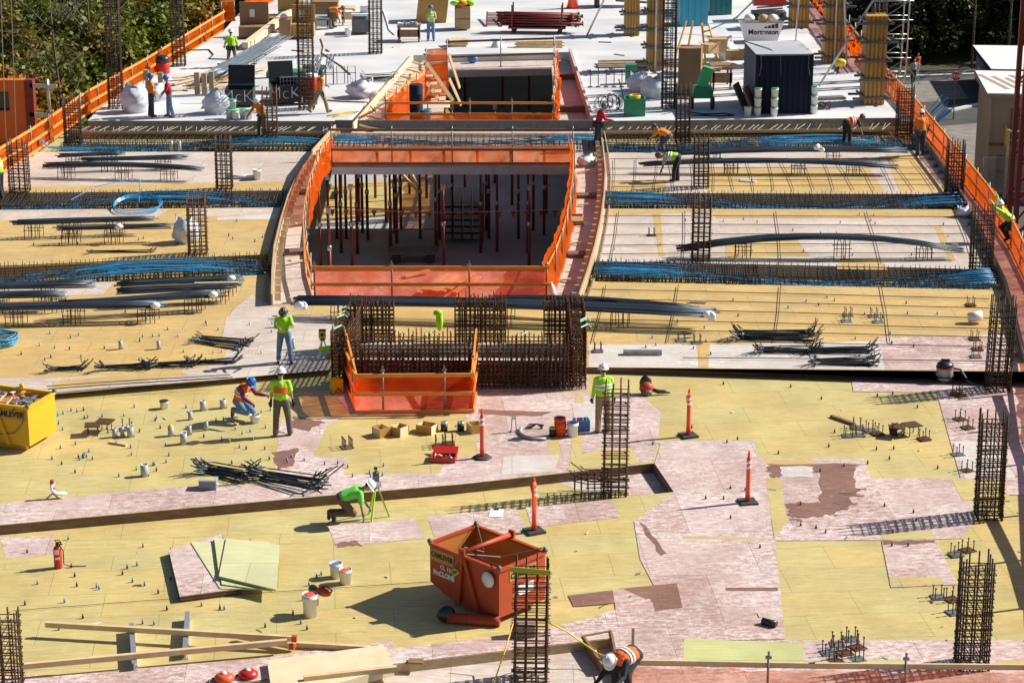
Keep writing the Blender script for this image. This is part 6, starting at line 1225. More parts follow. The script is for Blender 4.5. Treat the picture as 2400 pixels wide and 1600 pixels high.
for i in range(8): m = MB(); m.lathe([(.03, .0), (.03, .22), (.012, .28), (.012, .31)], 8); solo('spray_can', m, M[['white', 'red', 'galv', 'greenbright'][i % 4]], 'spray can standing in the blue crate', 'spray can', 'cans in the blue crate', loc=t.location + V((-.14 + .09 * (i % 4), -.06 + .11 * (i // 4), .04)))
m = MB(); m.tube([P(1221, 1000, .06), P(1219, 1012, .05), P(1228, 1022, .05), P(1250, 1027, .05), P(1280, 1028, .05)], .04, 7); solo('grey_hose', m, M['grey'], 'short curved grey hose behind the orange buckets', 'hose')
t = thing('steel_clamp', 'upright steel clamp on the pink sheets left of the buckets', 'clamp', P(1204, 1012, 0)); m = MB()
for x in (-.07, .07): m.bar((x, 0, 0), (x * .6, 0, .42), .03); m.bar((x, -.08, .01), (x, .08, .01), .05, .02)
m.bar((-.05, 0, .38), (.05, 0, .38), .05); part('frame', m, M['galv'], t)
t = thing('bent_bars', 'small black bent bars beside the grey hose', 'bent bars', P(1250, 1004, 0)); 
for i in range(6): m = MB(); m.tube([(-.22 + .03 * i, -.05, .02), (-.1 + .04 * i, .03, .12), (.12 + .03 * i, 0, .10), (.24, -.06 + .03 * i, .02)], .012, 4); part('bar', m, M['black'], t)
t = thing('drawing_sheet', 'white drawing sheet with a dark weight on the trench deck', 'paper', P(1163, 1202, 0)); m = MB(); m.prism([(-.18, -.24), (.14, -.27), (.18, .22), (-.12, .25)], .012, .016); part('sheet', m, M['paper'], t); m = MB(); m.box((.0, .18, .03), (.12, .05, .03)); part('weight', m, M['black'], t)
t = thing('wet_vacuum', 'grey wet vacuum with a looped hose by the right step', 'vacuum', P(2213, 893, 0), R(-10)); m = MB(); m.lathe([(.02, .06), (.22, .06), (.25, .1), (.23, .34), (.24, .38), (.24, .40)], 18); part('tank', m, M['grey'], t)
m = MB(); m.lathe([(.25, .40), (.25, .43)], 18); part('band', m, M['red'], t); m = MB(); m.lathe([(.24, .43), (.22, .52), (.12, .58), (0, .6)], 16); m.bar((-.12, 0, .62), (.12, 0, .62), .05); part('motor_head', m, M['black'], t)
for a in range(4): m = MB(); m.ell((.23 * math.cos(a * 1.57 + .7), .23 * math.sin(a * 1.57 + .7), .05), (.07, .05, .05), None, 8, 5); part('caster', m, M['black'], t)
m = MB(); m.tube([(.22, 0, .38), (.42, .02, .36), (.6, -.1, .12), (.75, -.25, .04), (.95, -.2, .03), (1.0, .25, .03), (.8, .6, .04), (.5, .5, .04)], .035, 7); part('hose', m, M['greydark'], t)
t = thing('leaf_blower', 'orange and black backpack blower lying near the step', 'blower', P(1515, 924, 0)); m = MB(); m.ell((0, .0, .18), (.2, .15, .18)); part('engine', m, M['hopper'], t); m = MB(); m.ell((-.02, .1, .28), (.17, .08, .24)); part('harness', m, M['black'], t); m = MB(); m.ell((0, -.1, .09), (.16, .1, .09)); part('tank', m, M['greydark'], t); m = MB(); m.tube([(.15, -.02, .15), (.3, -.05, .10), (.5, 0, .08), (.65, -.02, .05)], [.05, .06, .05, .02], 8); part('nozzle', m, M['black'], t)
m = MB(); m.lathe([(.04, -.16), (.075, -.16), (.075, .16), (.04, .16)], 12, (0, 0, .075), True, Matrix.Rotation(R(90), 3, 'Y')); solo('felt_roll', m, M['black'], 'small black roll lying on the pink sheets at the lower right', 'roll', loc=P(1803, 1466, 0), rz=R(-32))
m = MB(); m.tube([P(1290, 1460, .9), P(1330, 1480, .5), P(1400, 1530, .1), P(1440, 1545, .12), P(1485, 1540, .35)], .016, 5); solo('yellow_rope', m, M['yellowp'], 'yellow rope from the big rebar column to the wooden post', 'rope'); m = MB(); m.tube([P(1205, 1450, .8), P(1185, 1520, .3), P(1150, 1620, 0)], .014, 5); solo('yellow_rope', m, M['yellowp'], 'yellow rope hanging down to the bottom edge left of the column', 'rope')
m = MB(); c_ = P(1243, 1596, -.19); m.bar(c_ + V((-.42, -.38, 2.56)), c_ + V((.37, -.39, 2.48)), .015, .11); m.bar(c_ + V((.37, -.39, 2.48)), c_ + V((.38, .2, 2.62)), .015, .11); solo('yellow_strap', m, M['strap'], 'yellow strap tied at the top of the big near column', 'strap')
for x, y, l in ((1225, 1490, 'block'),): m = MB(); m.box((0, 0, .16), (.5, .22, .3)); solo('timber_block', m, M['woodold'], 'dark timber block at the foot of the big near column', 'block', loc=P(x, y, 0))
# rubble sacks
def sack(x, y, z, w, h, label, seed=0, m_='whitebag'):
    rnd = random.Random(seed); m = MB(); n, k = 18, 9; vs = []
    for i in range(k + 1):
        v = i / k; r0 = w / 2 * (.80 + .3 * math.sin(math.pi * min(1, v * 1.1)) - .45 * max(0, v - .72) * 2.2); 
        for j in range(n): a = 2 * math.pi * j / n; r = r0 * (1 + rnd.uniform(-.13, .13)) * (1 + .08 * math.cos(4 * a)); vs.append((r * math.cos(a), r * .85 * math.sin(a), h * v + rnd.uniform(-.03, .05) * (1 if 0 < i else 0) + (.12 * h * math.sin(2 * a + seed) if i == k else 0)))
    m.add(vs, [(i * n + j, i * n + (j + 1) % n, (i + 1) * n + (j + 1) % n, (i + 1) * n + j) for i in range(k) for j in range(n)], True)
    m.add([(x_ * .75, y_ * .75, h * .86) for x_, y_, _ in vs[-n:]], [list(range(n))]); t = thing('rubble_sack', label, 'sack', P(x, y, z), 0, 'white rubble sacks'); part('bag', m, M[m_], t)
    for a in (.6, 2.4): m = MB(); m.tube([(w * .42 * math.cos(a), w * .36 * math.sin(a), h * .9), (w * .5 * math.cos(a + .2), w * .4 * math.sin(a + .2), h * 1.12), (w * .42 * math.cos(a + .5), w * .36 * math.sin(a + .5), h * .9)], .025, 4); part('handle', m, M[m_], t)
sack(437, 568, ZF, .8, .85, 'white rubble sack behind the brown column on the left deck', 1); sack(318, 262, ZC, 1.15, 1.15, 'big white rubble sack by the left net fence', 2); sack(370, 235, ZC, .9, .7, 'white sack between the two talking men', 3); sack(508, 265, ZC, .95, .95, 'white sack just left of the black bin', 4); sack(850, 228, ZC, 1.25, .75, 'open white sack on the slab left of the bay', 5); sack(1502, 212, ZC, 1.1, .75, 'white sack left of a pair near the slim column', 6); sack(1532, 228, ZC, 1.1, .9, 'white sack right of a pair near the slim column', 7); sack(1374, 388, 0, .65, .4, 'pale blue crumpled sheet on the right courtyard walkway', 8); sack(2258, 508, ZF, .5, .35, 'white crumpled bag by the dense right column', 9)
sack(1164, 128, ZB, .5, .7, 'clear bag on the strip behind the far opening', 10); sack(1700, 140, ZC, 1.0, .9, 'white sack behind the cardboard boxes', 11)
for i, (x, y, z) in enumerate(((704, 722, ZF + .45), (1918, 352, ZF + .5), (1655, 742, ZF + .5))):
    m = MB(); rnd = random.Random(i)
    for k in range(5): m.ell((rnd.uniform(-.16, .16), rnd.uniform(-.05, .05), rnd.uniform(-.1, .12)), (.13, .04, .10), Matrix.Rotation(rnd.uniform(-1, 1), 3, 'Y'), 7, 4)
    solo('paper_tags', m, M['paper'], ['cluster of white tags at the left end of the long bundle', 'white and red rag on the orange marked bundle', 'white plastic wrap on the right end of the long bundle'][i], 'tags', loc=P(x, y, z) + V((0, -.3, .1)))
# hanger inserts nailed to the form deck
m = MB(); m.lathe([(.022, 0), (.022, .06), (.013, .065), (.013, .10)], 6); INS = {c: m.mesh('insert', M[c]) for c in ('tarp', 'black', 'greenbright', 'pinkcable', 'blue')}
rnd = random.Random(21)
def inserts(n, x0, x1, y0, y1, z, cols, lab, skip=lambda x, y: False):
    k = 0
    while k < n:
        x, y = rnd.uniform(x0, x1), rnd.uniform(y0, y1)
        if skip(x, y): continue
        o = link('hanger_insert', INS[rnd.choice(cols)]); p = P(x, y, z); o.location = p + V((0, 0, .004)); tag(o, lab, 'insert', 'hanger inserts nailed to the deck'); k += 1
st = lambda x: 1232 - .095 * x
inserts(72, 110, 640, 950, 1120, 0, ['tarp', 'blue', 'tarp', 'black', 'greenbright'], 'tiny plastic hanger insert nailed to the left middle deck', lambda x, y: y > st(x) - 40)
inserts(14, 660, 990, 1070, 1120, 0, ['tarp', 'blue'], 'tiny plastic hanger insert nailed to the middle pink sheets', lambda x, y: y > st(x) - 20)
inserts(40, 30, 760, 1320, 1480, 0, ['tarp', 'blue', 'black'], 'tiny plastic hanger insert nailed to the near left deck')
inserts(14, 30, 640, 1262, 1310, -.24, ['tarp', 'blue', 'black'], 'tiny plastic hanger insert nailed to the trench bottom')
inserts(40, 30, 640, 730, 860, ZF, ['tarp', 'pinkcable', 'black', 'blue'], 'tiny plastic hanger insert nailed to the left yellow far deck', lambda x, y: y > 905 - .06 * x)
inserts(30, 1500, 2260, 690, 850, ZF, ['tarp', 'blue', 'black'], 'tiny plastic hanger insert nailed to the right yellow far deck')
inserts(26, 1430, 2240, 500, 610, ZF, ['tarp', 'black', 'pinkcable'], 'tiny plastic hanger insert nailed to the pale right far deck')
inserts(16, 1500, 2200, 900, 1080, 0, ['black'], 'tiny black hanger insert nailed to the right middle deck')
inserts(20, 1600, 2200, 1080, 1300, 0, ['black'], 'tiny black hanger insert nailed to the right pink sheets')
inserts(20, 20, 640, 510, 600, ZF, ['tarp', 'black'], 'tiny plastic hanger insert nailed to the left deck beyond the near trench')

rnd = random.Random(77)
for i in range(40):
    x, y = rnd.uniform(60, 2250), rnd.uniform(950, 1560)
    if abs(y - st(x)) < 110 and x < 1600: continue
    m = MB(); k = rnd.random(); m.box((0, 0, .008), (rnd.uniform(.06, .22), rnd.uniform(.015, .05), .012)); solo('loose_offcut', m, M[rnd.choice(['paper', 'wood', 'woodbrown', 'galv', 'woodpale', 'greydark'])], 'small loose scrap lying on the near form deck', 'scrap', 'scraps lying on the near form deck', loc=P(x, y, .0) + V((0, 0, .012)), rz=rnd.uniform(0, 3))
# ------------------------------------------------------------------ small netted pen in front of the wall cage
PN = px(0, (812, 898), (838, 968), (1106, 966), (1117, 896))
t = fence('orange netted pen in front of the rusty wall cage', PN, 1.12, 1.7, (1.06, .55, .05), seed=31, railm='orange_and_netlit', net='netclear', netz=(.02, 1.06), clamp=True, side=-1)
for (a, b, hh) in ((PN[0], PN[1], .7), (PN[3], PN[2], .7)):
    m = MB(); m.bar(a + V((0, 0, 1.5)), b + V((0, 0, 1.0)), .05, .12); part('rail', m, M['orange_and_netlit'], t, w=True)
    part('net', netting([a, a.lerp(b, .5), b], .0, 1.15, .05, 5), M['netthin'], t, w=True)
# ------------------------------------------------------------------ things on the white slab
def at(x, y): return P(x, y, ZC)
def w_of(x0, x1, y): return (x1 - x0) * MPP((x0 + x1) / 2, y, ZC)
def h_of(x, y, top): return HT(x, y, ZC, top)
# navy container
w = w_of(1767, 1902, 268); h = h_of(1835, 268, 128); d = 3.4
t = thing('container', 'navy blue steel container with a dusty roof standing on the slab', 'container', at(1835, 268), R(3))
m = MB(); m.box((0, d / 2, h / 2), (w - .1, d - .1, h - .06)); part('body', m, M['navy'], t); m = MB(); m.box((0, d / 2, h - .01), (w, d, .06)); part('roof', m, M['roofdust'] if 'roofdust' in M else M['concdark'], t)
for i in range(11): m = MB(); m.box((-w / 2 + .03, .2 + i * .3, h / 2), (.06, .12, h - .2)); part('rib', m, M['trailerblue'], t)
for i in range(9): m = MB(); m.box((-w / 2 + .25 + i * (w - .5) / 8, .03, h / 2), (.10, .05, h - .3)); part('corrugation', m, M['navy'], t)
for x in (-1, 1):
    m = MB(); m.box((x * (w / 2 - .06), .04, h / 2), (.12, .12, h)); part('corner_post', m, M['navy'], t); m = MB(); m.tube([(x * (w / 2 - .2), -.01, h), (x * (w / 2 - .22), -.05, h - .5), (x * (w / 2 - .15), -.05, h - .9)], .02, 4); part('sling', m, M['greydark'], t)
m = MB(); m.tube([(-w / 2, d, h + .03), (-.5, 1.2, h + .05), (-.2, -.02, h - .05), (-.15, -.05, h - .9)], .02, 4); part('chain', m, M['greydark'], t)
for i, (x, y, rz, l) in enumerate(((1735, 258, 20, 'rusty board leaning at the left of the navy container, outer one'), (1758, 266, 35, 'rusty board leaning at the left of the navy container, inner one'))):
    m = MB(); m.box((0, 0, .6), (.9, .05, 1.2), rot=Matrix.Rotation(R(70), 3, 'Z') @ Matrix.Rotation(R(-24), 3, 'X')); solo('leaning_board', m, M['woodbrown'], l, 'board', loc=at(x, y))
# portable toilets
for x0, x1, y, top, mm, l in ((1592, 1660, 62, -60, 'teal', 'bright blue portable toilet at the top edge'), (1662, 1716, 36, -80, 'tealdark', 'dark teal portable toilet behind the bright blue one')):
    w = w_of(x0, x1, y); h = 2.35; t = thing('portable_toilet', l, 'toilet', at((x0 + x1) / 2, y), R(12)); m = MB(); m.box((0, w / 2, h * .46), (w, w, h * .92)); part('cabin', m, M[mm], t)
    m = MB(); m.prism([(-w / 2 - .04, -.04), (w / 2 + .04, -.04), (w / 2 + .04, w + .04), (-w / 2 - .04, w + .04)], h * .92, h); part('roof', m, M['white'], t)
    for i in range(4): m = MB(); m.box((-w * .36 + i * w * .24, -.015, h * .45), (w * .16, .03, h * .8)); part('panel', m, M[mm], t)
# column forms with clamps and props
def colform(x0, x1, y, top, label, props=(), light=0):
    w = w_of(x0, x1, y) * .98; h = h_of((x0 + x1) / 2, y, top); t = thing('column_form', label, 'column form', at((x0 + x1) / 2, y), R(2), 'tan timber column forms with steel clamps')
    m = MB(); m.box((0, w / 2, h / 2), (w, w, h)); part('panel', m, M['form'], t)
    k = 5
    for i in range(k): m = MB(); m.box((-w / 2 + w * (i + .5) / k, -.03, h / 2), (w / k * .62, .06, h - .04)); part('batten', m, M['form'], t)
    z = .3; i = 0
    while z < h:
        for yy in (-.10, w + .06): m = MB(); m.box((.12 if i % 2 else -.12, yy, z), (w + .75, .07, .10)); part('clamp', m, M['greydark'], t)
        for xx in (-w / 2 - .07, w / 2 + .07): m = MB(); m.box((xx, w / 2, z + .09), (.07, w + .7, .09)); part('clamp', m, M['greydark'], t)
        z += .82; i += 1
    for (bx, by, hz) in props: m = MB(); e = at(bx, by) - t.location; m.tube([V((0, 0, hz)), e], .05, 6); m.box(e, (.2, .2, .04)); q = part('prop', m, M['galv'], t)
    return t
colform(1464, 1499, 84, -40, 'column form farthest left by the prop cart', ((1372, 88, 5),)); colform(1516, 1552, 166, -60, 'tall column form just left of the slim rebar column', ((1535, 172, 6),)); colform(1853, 1896, 66, -50, 'column form behind the company skip', ((1730, 42, 4), (1858, 96, 5)))
colform(1931, 1977, 149, -60, 'tall column form with two bright props at the right edge', ((1955, 152, 8), (1983, 158, 8))); t = colform(2022, 2073, 246, 38, 'nearest column form at the right net with a rebar top', ((1915, 216, 5),))
column(2050, 236, ZC, -40, .6, 'rebar column rising out of the nearest column form')
# scaffold behind the right forms
t = thing('scaffold', 'light steel scaffold tower behind the nearest column form', 'scaffold', P(2088, 190, 0)); 
for x in (-.7, .7):
    for y in (0, 1.4): m = MB(); m.tube([(x, y, -1), (x, y, 7)], .035, 5); part('upright', m, M['galv'], t)
for i in range(8):
    z = .2 + i * .9
    for y in (0, 1.4): m = MB(); m.tube([(-.9, y, z), (.9, y, z)], .03, 5); part('ledger', m, M['galv'], t)
    m = MB(); m.tube([(-.7, 0, z), (.7, 0, z + .9)], .022, 4); part('brace', m, M['galv'], t)
# job boxes, benches, tables
def chest(x0, x1, y, top, label, mm='tan', d=.9, lid=0, rz=0, text_=None, wheels=True):
    w = w_of(x0, x1, y); h = h_of((x0 + x1) / 2, y, top); t = thing('job_box', label, 'job box', at((x0 + x1) / 2, y), R(rz)); m = MB(); m.box((0, d / 2, h / 2 + .06), (w, d, h - .12)); part('chest', m, M[mm], t)
    if lid > 0:
        m = MB(); m.box((0, d - .02, h + lid / 2), (w, .10, lid)); part('lid', m, M[mm], t); m = MB(); m.box((-.1, d - .075, h + lid * .5), (.25, .01, .4)); part('notice', m, M['paper'], t)
    elif lid == 0: m = MB(); m.box((0, d / 2, h + .03), (w + .04, d + .04, .08)); part('lid', m, M[mm], t)
    m = MB(); m.box((w * .35, -.012, h * .6), (.12, .02, .2)); part('latch', m, M['greydark'], t)
    for x in (-w * .42, w * .42): m = MB(); m.box((x, .1, .03), (.12, .12, .07)); part('caster', m, M['greydark'], t)
    return t, w, h
chest(560, 628, 92, 64, 'long tan job box with its lid open at the left', d=1.0, lid=1.15, rz=2); chest(655, 682, 94, 50, 'tall tan cabinet with a pink round sticker', d=1.1, rz=0); chest(682, 736, 92, 58, 'sunlit tan job box behind the tall rebar column', 'ochre', d=.9, lid=.9); chest(628, 655, 78, 46, 'dark brown shelf box between the tan cabinets', 'woodbrown', d=.7)
t, w, h = chest(652, 702, 40, 2, 'yellow tan job box with an open drawer behind the cabinets', 'ochre', d=1.2); m = MB(); m.bar((-w * .45, -.25, h * .3), (w * .5, -.25, h * .34), .4, .1); part('drawer', m, M['teal'], t)
t_ = bpy.data.objects; m = MB(); m.lathe([(.2, -.01), (.2, .01)], 16, at(667, 93) + V((0, -.03, 1.15)), True, Matrix.Rotation(R(90), 3, 'X')); solo('round_sticker', m, M['pinkcable'], 'round pink sticker on the tall tan cabinet', 'sticker')
chest(733, 792, 52, 8, 'wide brown job box behind the bending worker', 'tan', d=1.0); chest(825, 866, 82, 46, 'dark grey wash station with a pale top', 'greydark', d=1.2, lid=-1); m = MB(); m.box((0, .6, 1.02), (1.0, 1.0, .08)); m.box((.2, .7, 1.25), (.5, .3, .35)); solo('basin', m, M['white'], 'pale basin on top of the dark grey wash station', 'basin', loc=at(846, 82)); 
def table(x0, x1, y, top, label, mm, items=None, d=1.1):
    w = w_of(x0, x1, y); h = h_of((x0 + x1) / 2, y, top); t = thing('work_table', label, 'table', at((x0 + x1) / 2, y)); m = MB(); m.box((0, d / 2, h - .04), (w, d, .08)); part('top', m, M[mm], t)
    for x in (-w / 2 + .08, w / 2 - .08):
        for yy in (.08, d - .08): m = MB(); m.bar((x, yy, 0), (x, yy, h - .08), .09); part('leg', m, M[mm], t)
    m = MB(); m.box((0, .06, h * .55), (w, .05, h * .45)); part('panel', m, M[mm], t); return t, w, h
t, w, h = table(931, 985, 100, 62, 'brown wheeled table covered with papers', 'woodbrown')
for i in range(5): m = MB(); m.box((-w * .35 + i * w * .17, .4 + .1 * (i % 2), h + .06), (.3, .4, .12), rz=i); solo('paper_bundle', m, M[['paper', 'trailerblue', 'paper', 'whitebag', 'paper'][i]], 'bundle of papers on the brown table', 'papers', 'papers on the brown table', loc=t.location)
table(735, 772, 70, 42, 'plywood bench beside the bending worker', 'grey'); table(800, 832, 60, 20, 'timber bench frame left of the wash station', 'wood'); table(1668, 1716, 212, 160, 'brown bench carrying cardboard boxes', 'woodbrown', d=1.6)
w = w_of(975, 1050, 50); t = thing('trash_bin', 'large ochre bin tilted on the slab behind the man in the lime vest', 'bin', at(1012, 54)); m = MB(); e = [(-w / 2, 0), (w / 2 - .1, 0), (w / 2 + .05, 1.25), (-w / 2 + .15, 1.25)]
for y in (0, 1.4): m.add([V((x, y, z)) for x, z in e], [(0, 1, 2, 3) if y == 0 else (3, 2, 1, 0)])
for i, j in ((0, 1), (1, 2), (3, 0)): m.add([V((e[i][0], 0, e[i][1])), V((e[i][0], 1.4, e[i][1])), V((e[j][0], 1.4, e[j][1])), V((e[j][0], 0, e[j][1]))], [(0, 1, 2, 3)])
part('body', m, M['ochre'], t); m = MB(); m.box((0, .7, 1.0), (w - .3, 1.2, .06)); part('fill', m, M['woodbrown'], t)
w = w_of(1066, 1102, 72); h = h_of(1084, 72, 18); t = thing('cabinet', 'tan two door cabinet with a vest thrown on top', 'cabinet', at(1084, 72)); m = MB(); m.box((0, .5, h / 2 + .06), (w, 1, h - .12)); part('case', m, M['tan'], t)
for z in (h * .27, h * .75): m = MB(); m.box((0, -.012, z), (w * .92, .02, h * .42)); part('door', m, M['cardboard'], t)
m = MB(); rnd = random.Random(2)
for i in range(7): m.ell((rnd.uniform(-.4, .4), .4 + rnd.uniform(-.2, .3), h + .1 + rnd.uniform(0, .2)), (.3, .2, .14), Matrix.Rotation(rnd.uniform(-1, 1), 3, 'X'), 8, 5)
solo('safety_vest', m, M['lime'], 'lime safety vest thrown on the tan cabinet', 'vest', loc=t.location); m = MB(); m.ell((0, .05, h + .2), (.25, .18, .15)); solo('safety_vest', m, M['orangevest'], 'orange safety vest in front of the lime one on the cabinet', 'vest', loc=t.location)
# cart of red props
t = thing('prop_cart', 'wheeled rack loaded with dark red shoring props', 'cart', at(1258, 80), R(-4)); 
for x in (-1.3, 1.3):
    for y in (0, 1): m = MB(); m.bar((x, y, .2), (x, y, 1.5), .07); part('upright', m, M['darkred'], t)
m = MB(); m.box((0, .5, .3), (3.0, 1.1, .08)); part('bed', m, M['darkred'], t)
for x in (-1.2, 1.2):
    for y in (.1, .9): m = MB(); m.lathe([(.10, -.05), (.13, 0), (.10, .05)], 12, (x, y, .13), True, Matrix.Rotation(R(90), 3, 'X')); part('wheel', m, M['rubber'], t)
for i in range(34):
    m = MB(); y = .12 + (i % 7) * .13; z = .42 + (i // 7) * .14; o = random.uniform(-.3, .4); m.tube([(-1.9 + o, y, z + .05 * random.random()), (2.0 + o, y + random.uniform(-.1, .1), z)], .05, 6); m.box((2.0 + o, y, z), (.04, .16, .16)); solo('shoring_prop', m, M['redprop'] if 'redprop' in M else M['darkred'], 'dark red prop stacked on the wheeled rack', 'prop', 'props on the wheeled rack', loc=t.location, rz=R(-4))
t = thing('ladder_rack', 'small red ladder shaped rack lying on the slab', 'rack', at(1158, 62)); 
for x in (-.4, .4): m = MB(); m.bar((x, -.2, .05), (x, 2.6, .35), .08); part('rail', m, M['darkred'], t)
for i in range(9): m = MB(); m.bar((-.4, i * .3, .07 + i * .034), (.4, i * .3, .07 + i * .034), .05); part('rung', m, M['darkred'], t)
t = thing('traffic_cone', 'big red cone at the top edge of the slab', 'cone', at(1342, 20)); m = MB(); m.box((0, 0, .03), (.7, .7, .06)); part('base', m, M['red'], t); m = MB(); m.lathe([(.33, .06), (.12, 1.1), (.05, 1.5)], 16); part('cone', m, M['cone'], t)
t = thing('trailer_pump', 'grey wheeled machine at the top edge with one black tyre in view', 'machine', at(1430, 18)); m = MB(); m.box((.6, .6, .9), (2.2, 1.1, .7)); part('body', m, M['galv'], t); m = MB(); m.lathe([(.2, -.14), (.42, -.14), (.45, 0), (.42, .14), (.2, .14)], 18, (-.75, 0, .45), True, Matrix.Rotation(R(90), 3, 'Y')); part('tyre', m, M['rubber'], t); m = MB(); m.bar((.3, 0, .4), (2.4, .1, .25), .12); part('drawbar', m, M['greydark'], t)
# black tubs with lettering
def tub(x0, x1, y, top, label, rz, lidm, word):
    w = w_of(x0, x1, y); h = h_of((x0 + x1) / 2, y, top); d = 1.1; t = thing('tool_tub', label, 'tub', at((x0 + x1) / 2, y), R(rz)); e = .05
    for c, s in (((0, 0, h / 2 + .1), (w, e, h)), ((0, d, h / 2 + .1), (w, e, h)), ((-w / 2, d / 2, h / 2 + .1), (e, d - e, h)), ((w / 2, d / 2, h / 2 + .1), (e, d - e, h)), ((0, d / 2, .12), (w - e, d - e, .05))): m = MB(); m.box(c, s); part('wall', m, M['black'], t)
    m = MB(); m.box((0, d + .25, h + .5), (w * .98, .08, .9), rot=Matrix.Rotation(R(-18), 3, 'X')); part('lid', m, M['black'], t); m = MB(); m.bar((-w / 2, d + .1, h + .12), (w / 2, d + .1, h + .12), .06); part('lid_edge', m, M[lidm], t)
    if word: text(word, .80, 'paper', t, (-w * .04, -.04, h * .55 + .1), (1, 0, 0), (0, 0, 1), bold=-.025, xs=1.0)
    return t, w, h
tub(528, 592, 252, 216, 'black tub with white painted letters, left one in front', 0, 'green', 'McK'); tub(640, 700, 246, 206, 'black tub with white painted letters behind the rebar column', 14, 'green', 'McK')
t = thing('wire_basket', 'wire mesh basket right of the black tubs', 'basket', at(690, 238), R(16)); 
for i in range(9): m = MB(); m.tube([(-.6 + i * .15, 0, .2), (-.6 + i * .15, 0, 1.1)], .015, 4); part('upright_wire', m, M['galv'], t)
for i in range(6): m = MB(); m.tube([(-.6, 0, .2 + i * .18), (.6, 0, .2 + i * .18)], .015, 4); part('cross_wire', m, M['galv'], t)
m = MB(); m.box((0, .5, .6), (1.2, .9, .9)); part('bin', m, M['black'], t)
m = MB(); m.box((0, 0, .9), (1.7, 1.0, .08)); m.box((0, -.48, .82), (1.7, .06, .2)); solo('crate_lid', m, M['green'], 'green rimmed crate lid on the tubs near the walking worker', 'lid', loc=at(672, 214))
t = thing('water_cooler', 'red water cooler behind the tall rebar column', 'cooler', at(729, 243)); m = MB(); m.lathe([(.3, .3), (.32, .35), (.33, 1.15), (.3, 1.2)], 16); part('tank', m, M['red'], t); m = MB(); m.lathe([(.34, 1.2), (.32, 1.3), (.1, 1.36), (0, 1.36)], 16); part('lid', m, M['white'], t); m = MB(); m.box((0, 0, .15), (.6, .5, .3)); part('stand', m, M['woodold'], t)
t = thing('drum', 'red drum with a black lid by the left net fence', 'drum', at(382, 172)); m = MB(); m.lathe([(.3, 0), (.32, .05), (.32, .5), (.3, .52)], 16); part('tank', m, M['red'], t); m = MB(); m.lathe([(.33, .52), (.34, .75), (.2, .85), (0, .86)], 16); part('lid', m, M['black'], t)
# timber stakes and planks near the talking men
for i, (x, y) in enumerate(((463, 222), (480, 224), (497, 220), (378, 222), (344, 216))): m = MB(); m.box((0, 0, .5), (.22, .2, 1.0)); solo('timber_stub', m, M['woodold'], ['dark timber stub, left of three beside the planks', 'dark timber stub, middle of three beside the planks', 'dark timber stub, right of three beside the planks', 'timber stub behind the man in red', 'timber stub behind the man in orange'][i], 'timber', loc=at(x, y))
for i in range(9): m = MB(); a = at(405 + (i % 3) * 30, 214 - (i // 3) * 12); m.bar(a + V((0, 0, .04 + .05 * (i // 3))), a + V((2.6, 1.2 + 3 * (i % 2), .04 + .05 * (i // 3))), .28, .045); solo('plank', m, M['wood'], 'pale plank lying on the slab between the talking men and the tubs', 'plank', 'planks beside the tubs')
for i in range(3): m = MB(); a = at(575 + i * 8, 118 - i * 3); m.bar(a + V((0, 0, .25 + .02 * i)), a + V((1.4, 7.0, .75)), .3, .28); solo('timber', m, M['woodpale'], 'long pale timber beside the worker with the tool belt', 'timber', 'timbers by the tool belt worker')
# piles near the right
for i in range(6): m = MB(); a = at(1402, 160 - i * 2); m.bar(a + V((0, 0, .05 + .04 * (i % 3))), a + V((5.8 - .3 * i, .4, .05 + .05 * (i % 3))), .22, .07); solo('plank', m, M['woodold'], 'dark plank in the pile at the foot of the tall column form', 'plank', 'planks at the foot of the column form')
t = thing('wire_stands', 'row of thin wire stands on the slab left of the green box', 'stand', at(1440, 204))
for i in range(7): m = MB(); m.tube([(-1.1 + i * .36, 0, 0), (-1.1 + i * .36, 0, .8 + .1 * (i % 2))], .02, 4); m.box((-1.1 + i * .36, 0, .01), (.2, .2, .02)); part('leg', m, M['rebar'], t)
m = MB(); m.tube([(-1.3, 0, .7), (1.3, 0, .7)], .02, 4); part('rail', m, M['rebar'], t)
t = thing('wire_coils', 'tangle of grey wire coils left of the green box', 'wire', at(1430, 252)); rnd = random.Random(9)
for i in range(9): m = MB(); c = V((rnd.uniform(-.4, .4), rnd.uniform(-.3, .3), .25)); u = rnd.uniform(0, 3); m.tube([c + V((.45 * math.cos(a) * math.cos(u), .45 * math.cos(a) * math.sin(u), .3 * math.sin(a))) for a in [2 * math.pi * j / 18 for j in range(18)]], .025, 4, closed=True); part('coil', m, M['galv' if i % 2 else 'black'], t)
t = thing('green_box', 'dark green box with its lid up and a yellow cable coil inside', 'box', at(1488, 273)); e = .05; w, d, h = .85, .7, .75
for c, s in (((0, 0, h / 2), (w, e, h)), ((0, d, h / 2), (w, e, h)), ((-w / 2, d / 2, h / 2), (e, d - e, h)), ((w / 2, d / 2, h / 2), (e, d - e, h)), ((0, d / 2, .4), (w - e, d - e, .05))): m = MB(); m.box(c, s); part('wall', m, M['green'], t)
m = MB(); m.box((-w / 2 - .15, d / 2, h + .35), (.06, d, .8), rot=Matrix.Rotation(R(-15), 3, 'Y')); part('lid', m, M['green'], t); m = MB()
for k in range(3): m.tube([(.22 * math.cos(a), d / 2 + .22 * math.sin(a), h + .04 * k) for a in [2 * math.pi * j / 16 for j in range(16)]], .035, 5, closed=True)
solo('cable_coil', m, M['yellowp'], 'yellow cable coil lying in the green box', 'cable', loc=t.location)
m = MB(); m.box((0, 0, .45), (.5, .4, .9)); solo('green_pad', m, M['green'], 'green wrapped stack beside the wire stands', 'stack', loc=at(1478, 196))
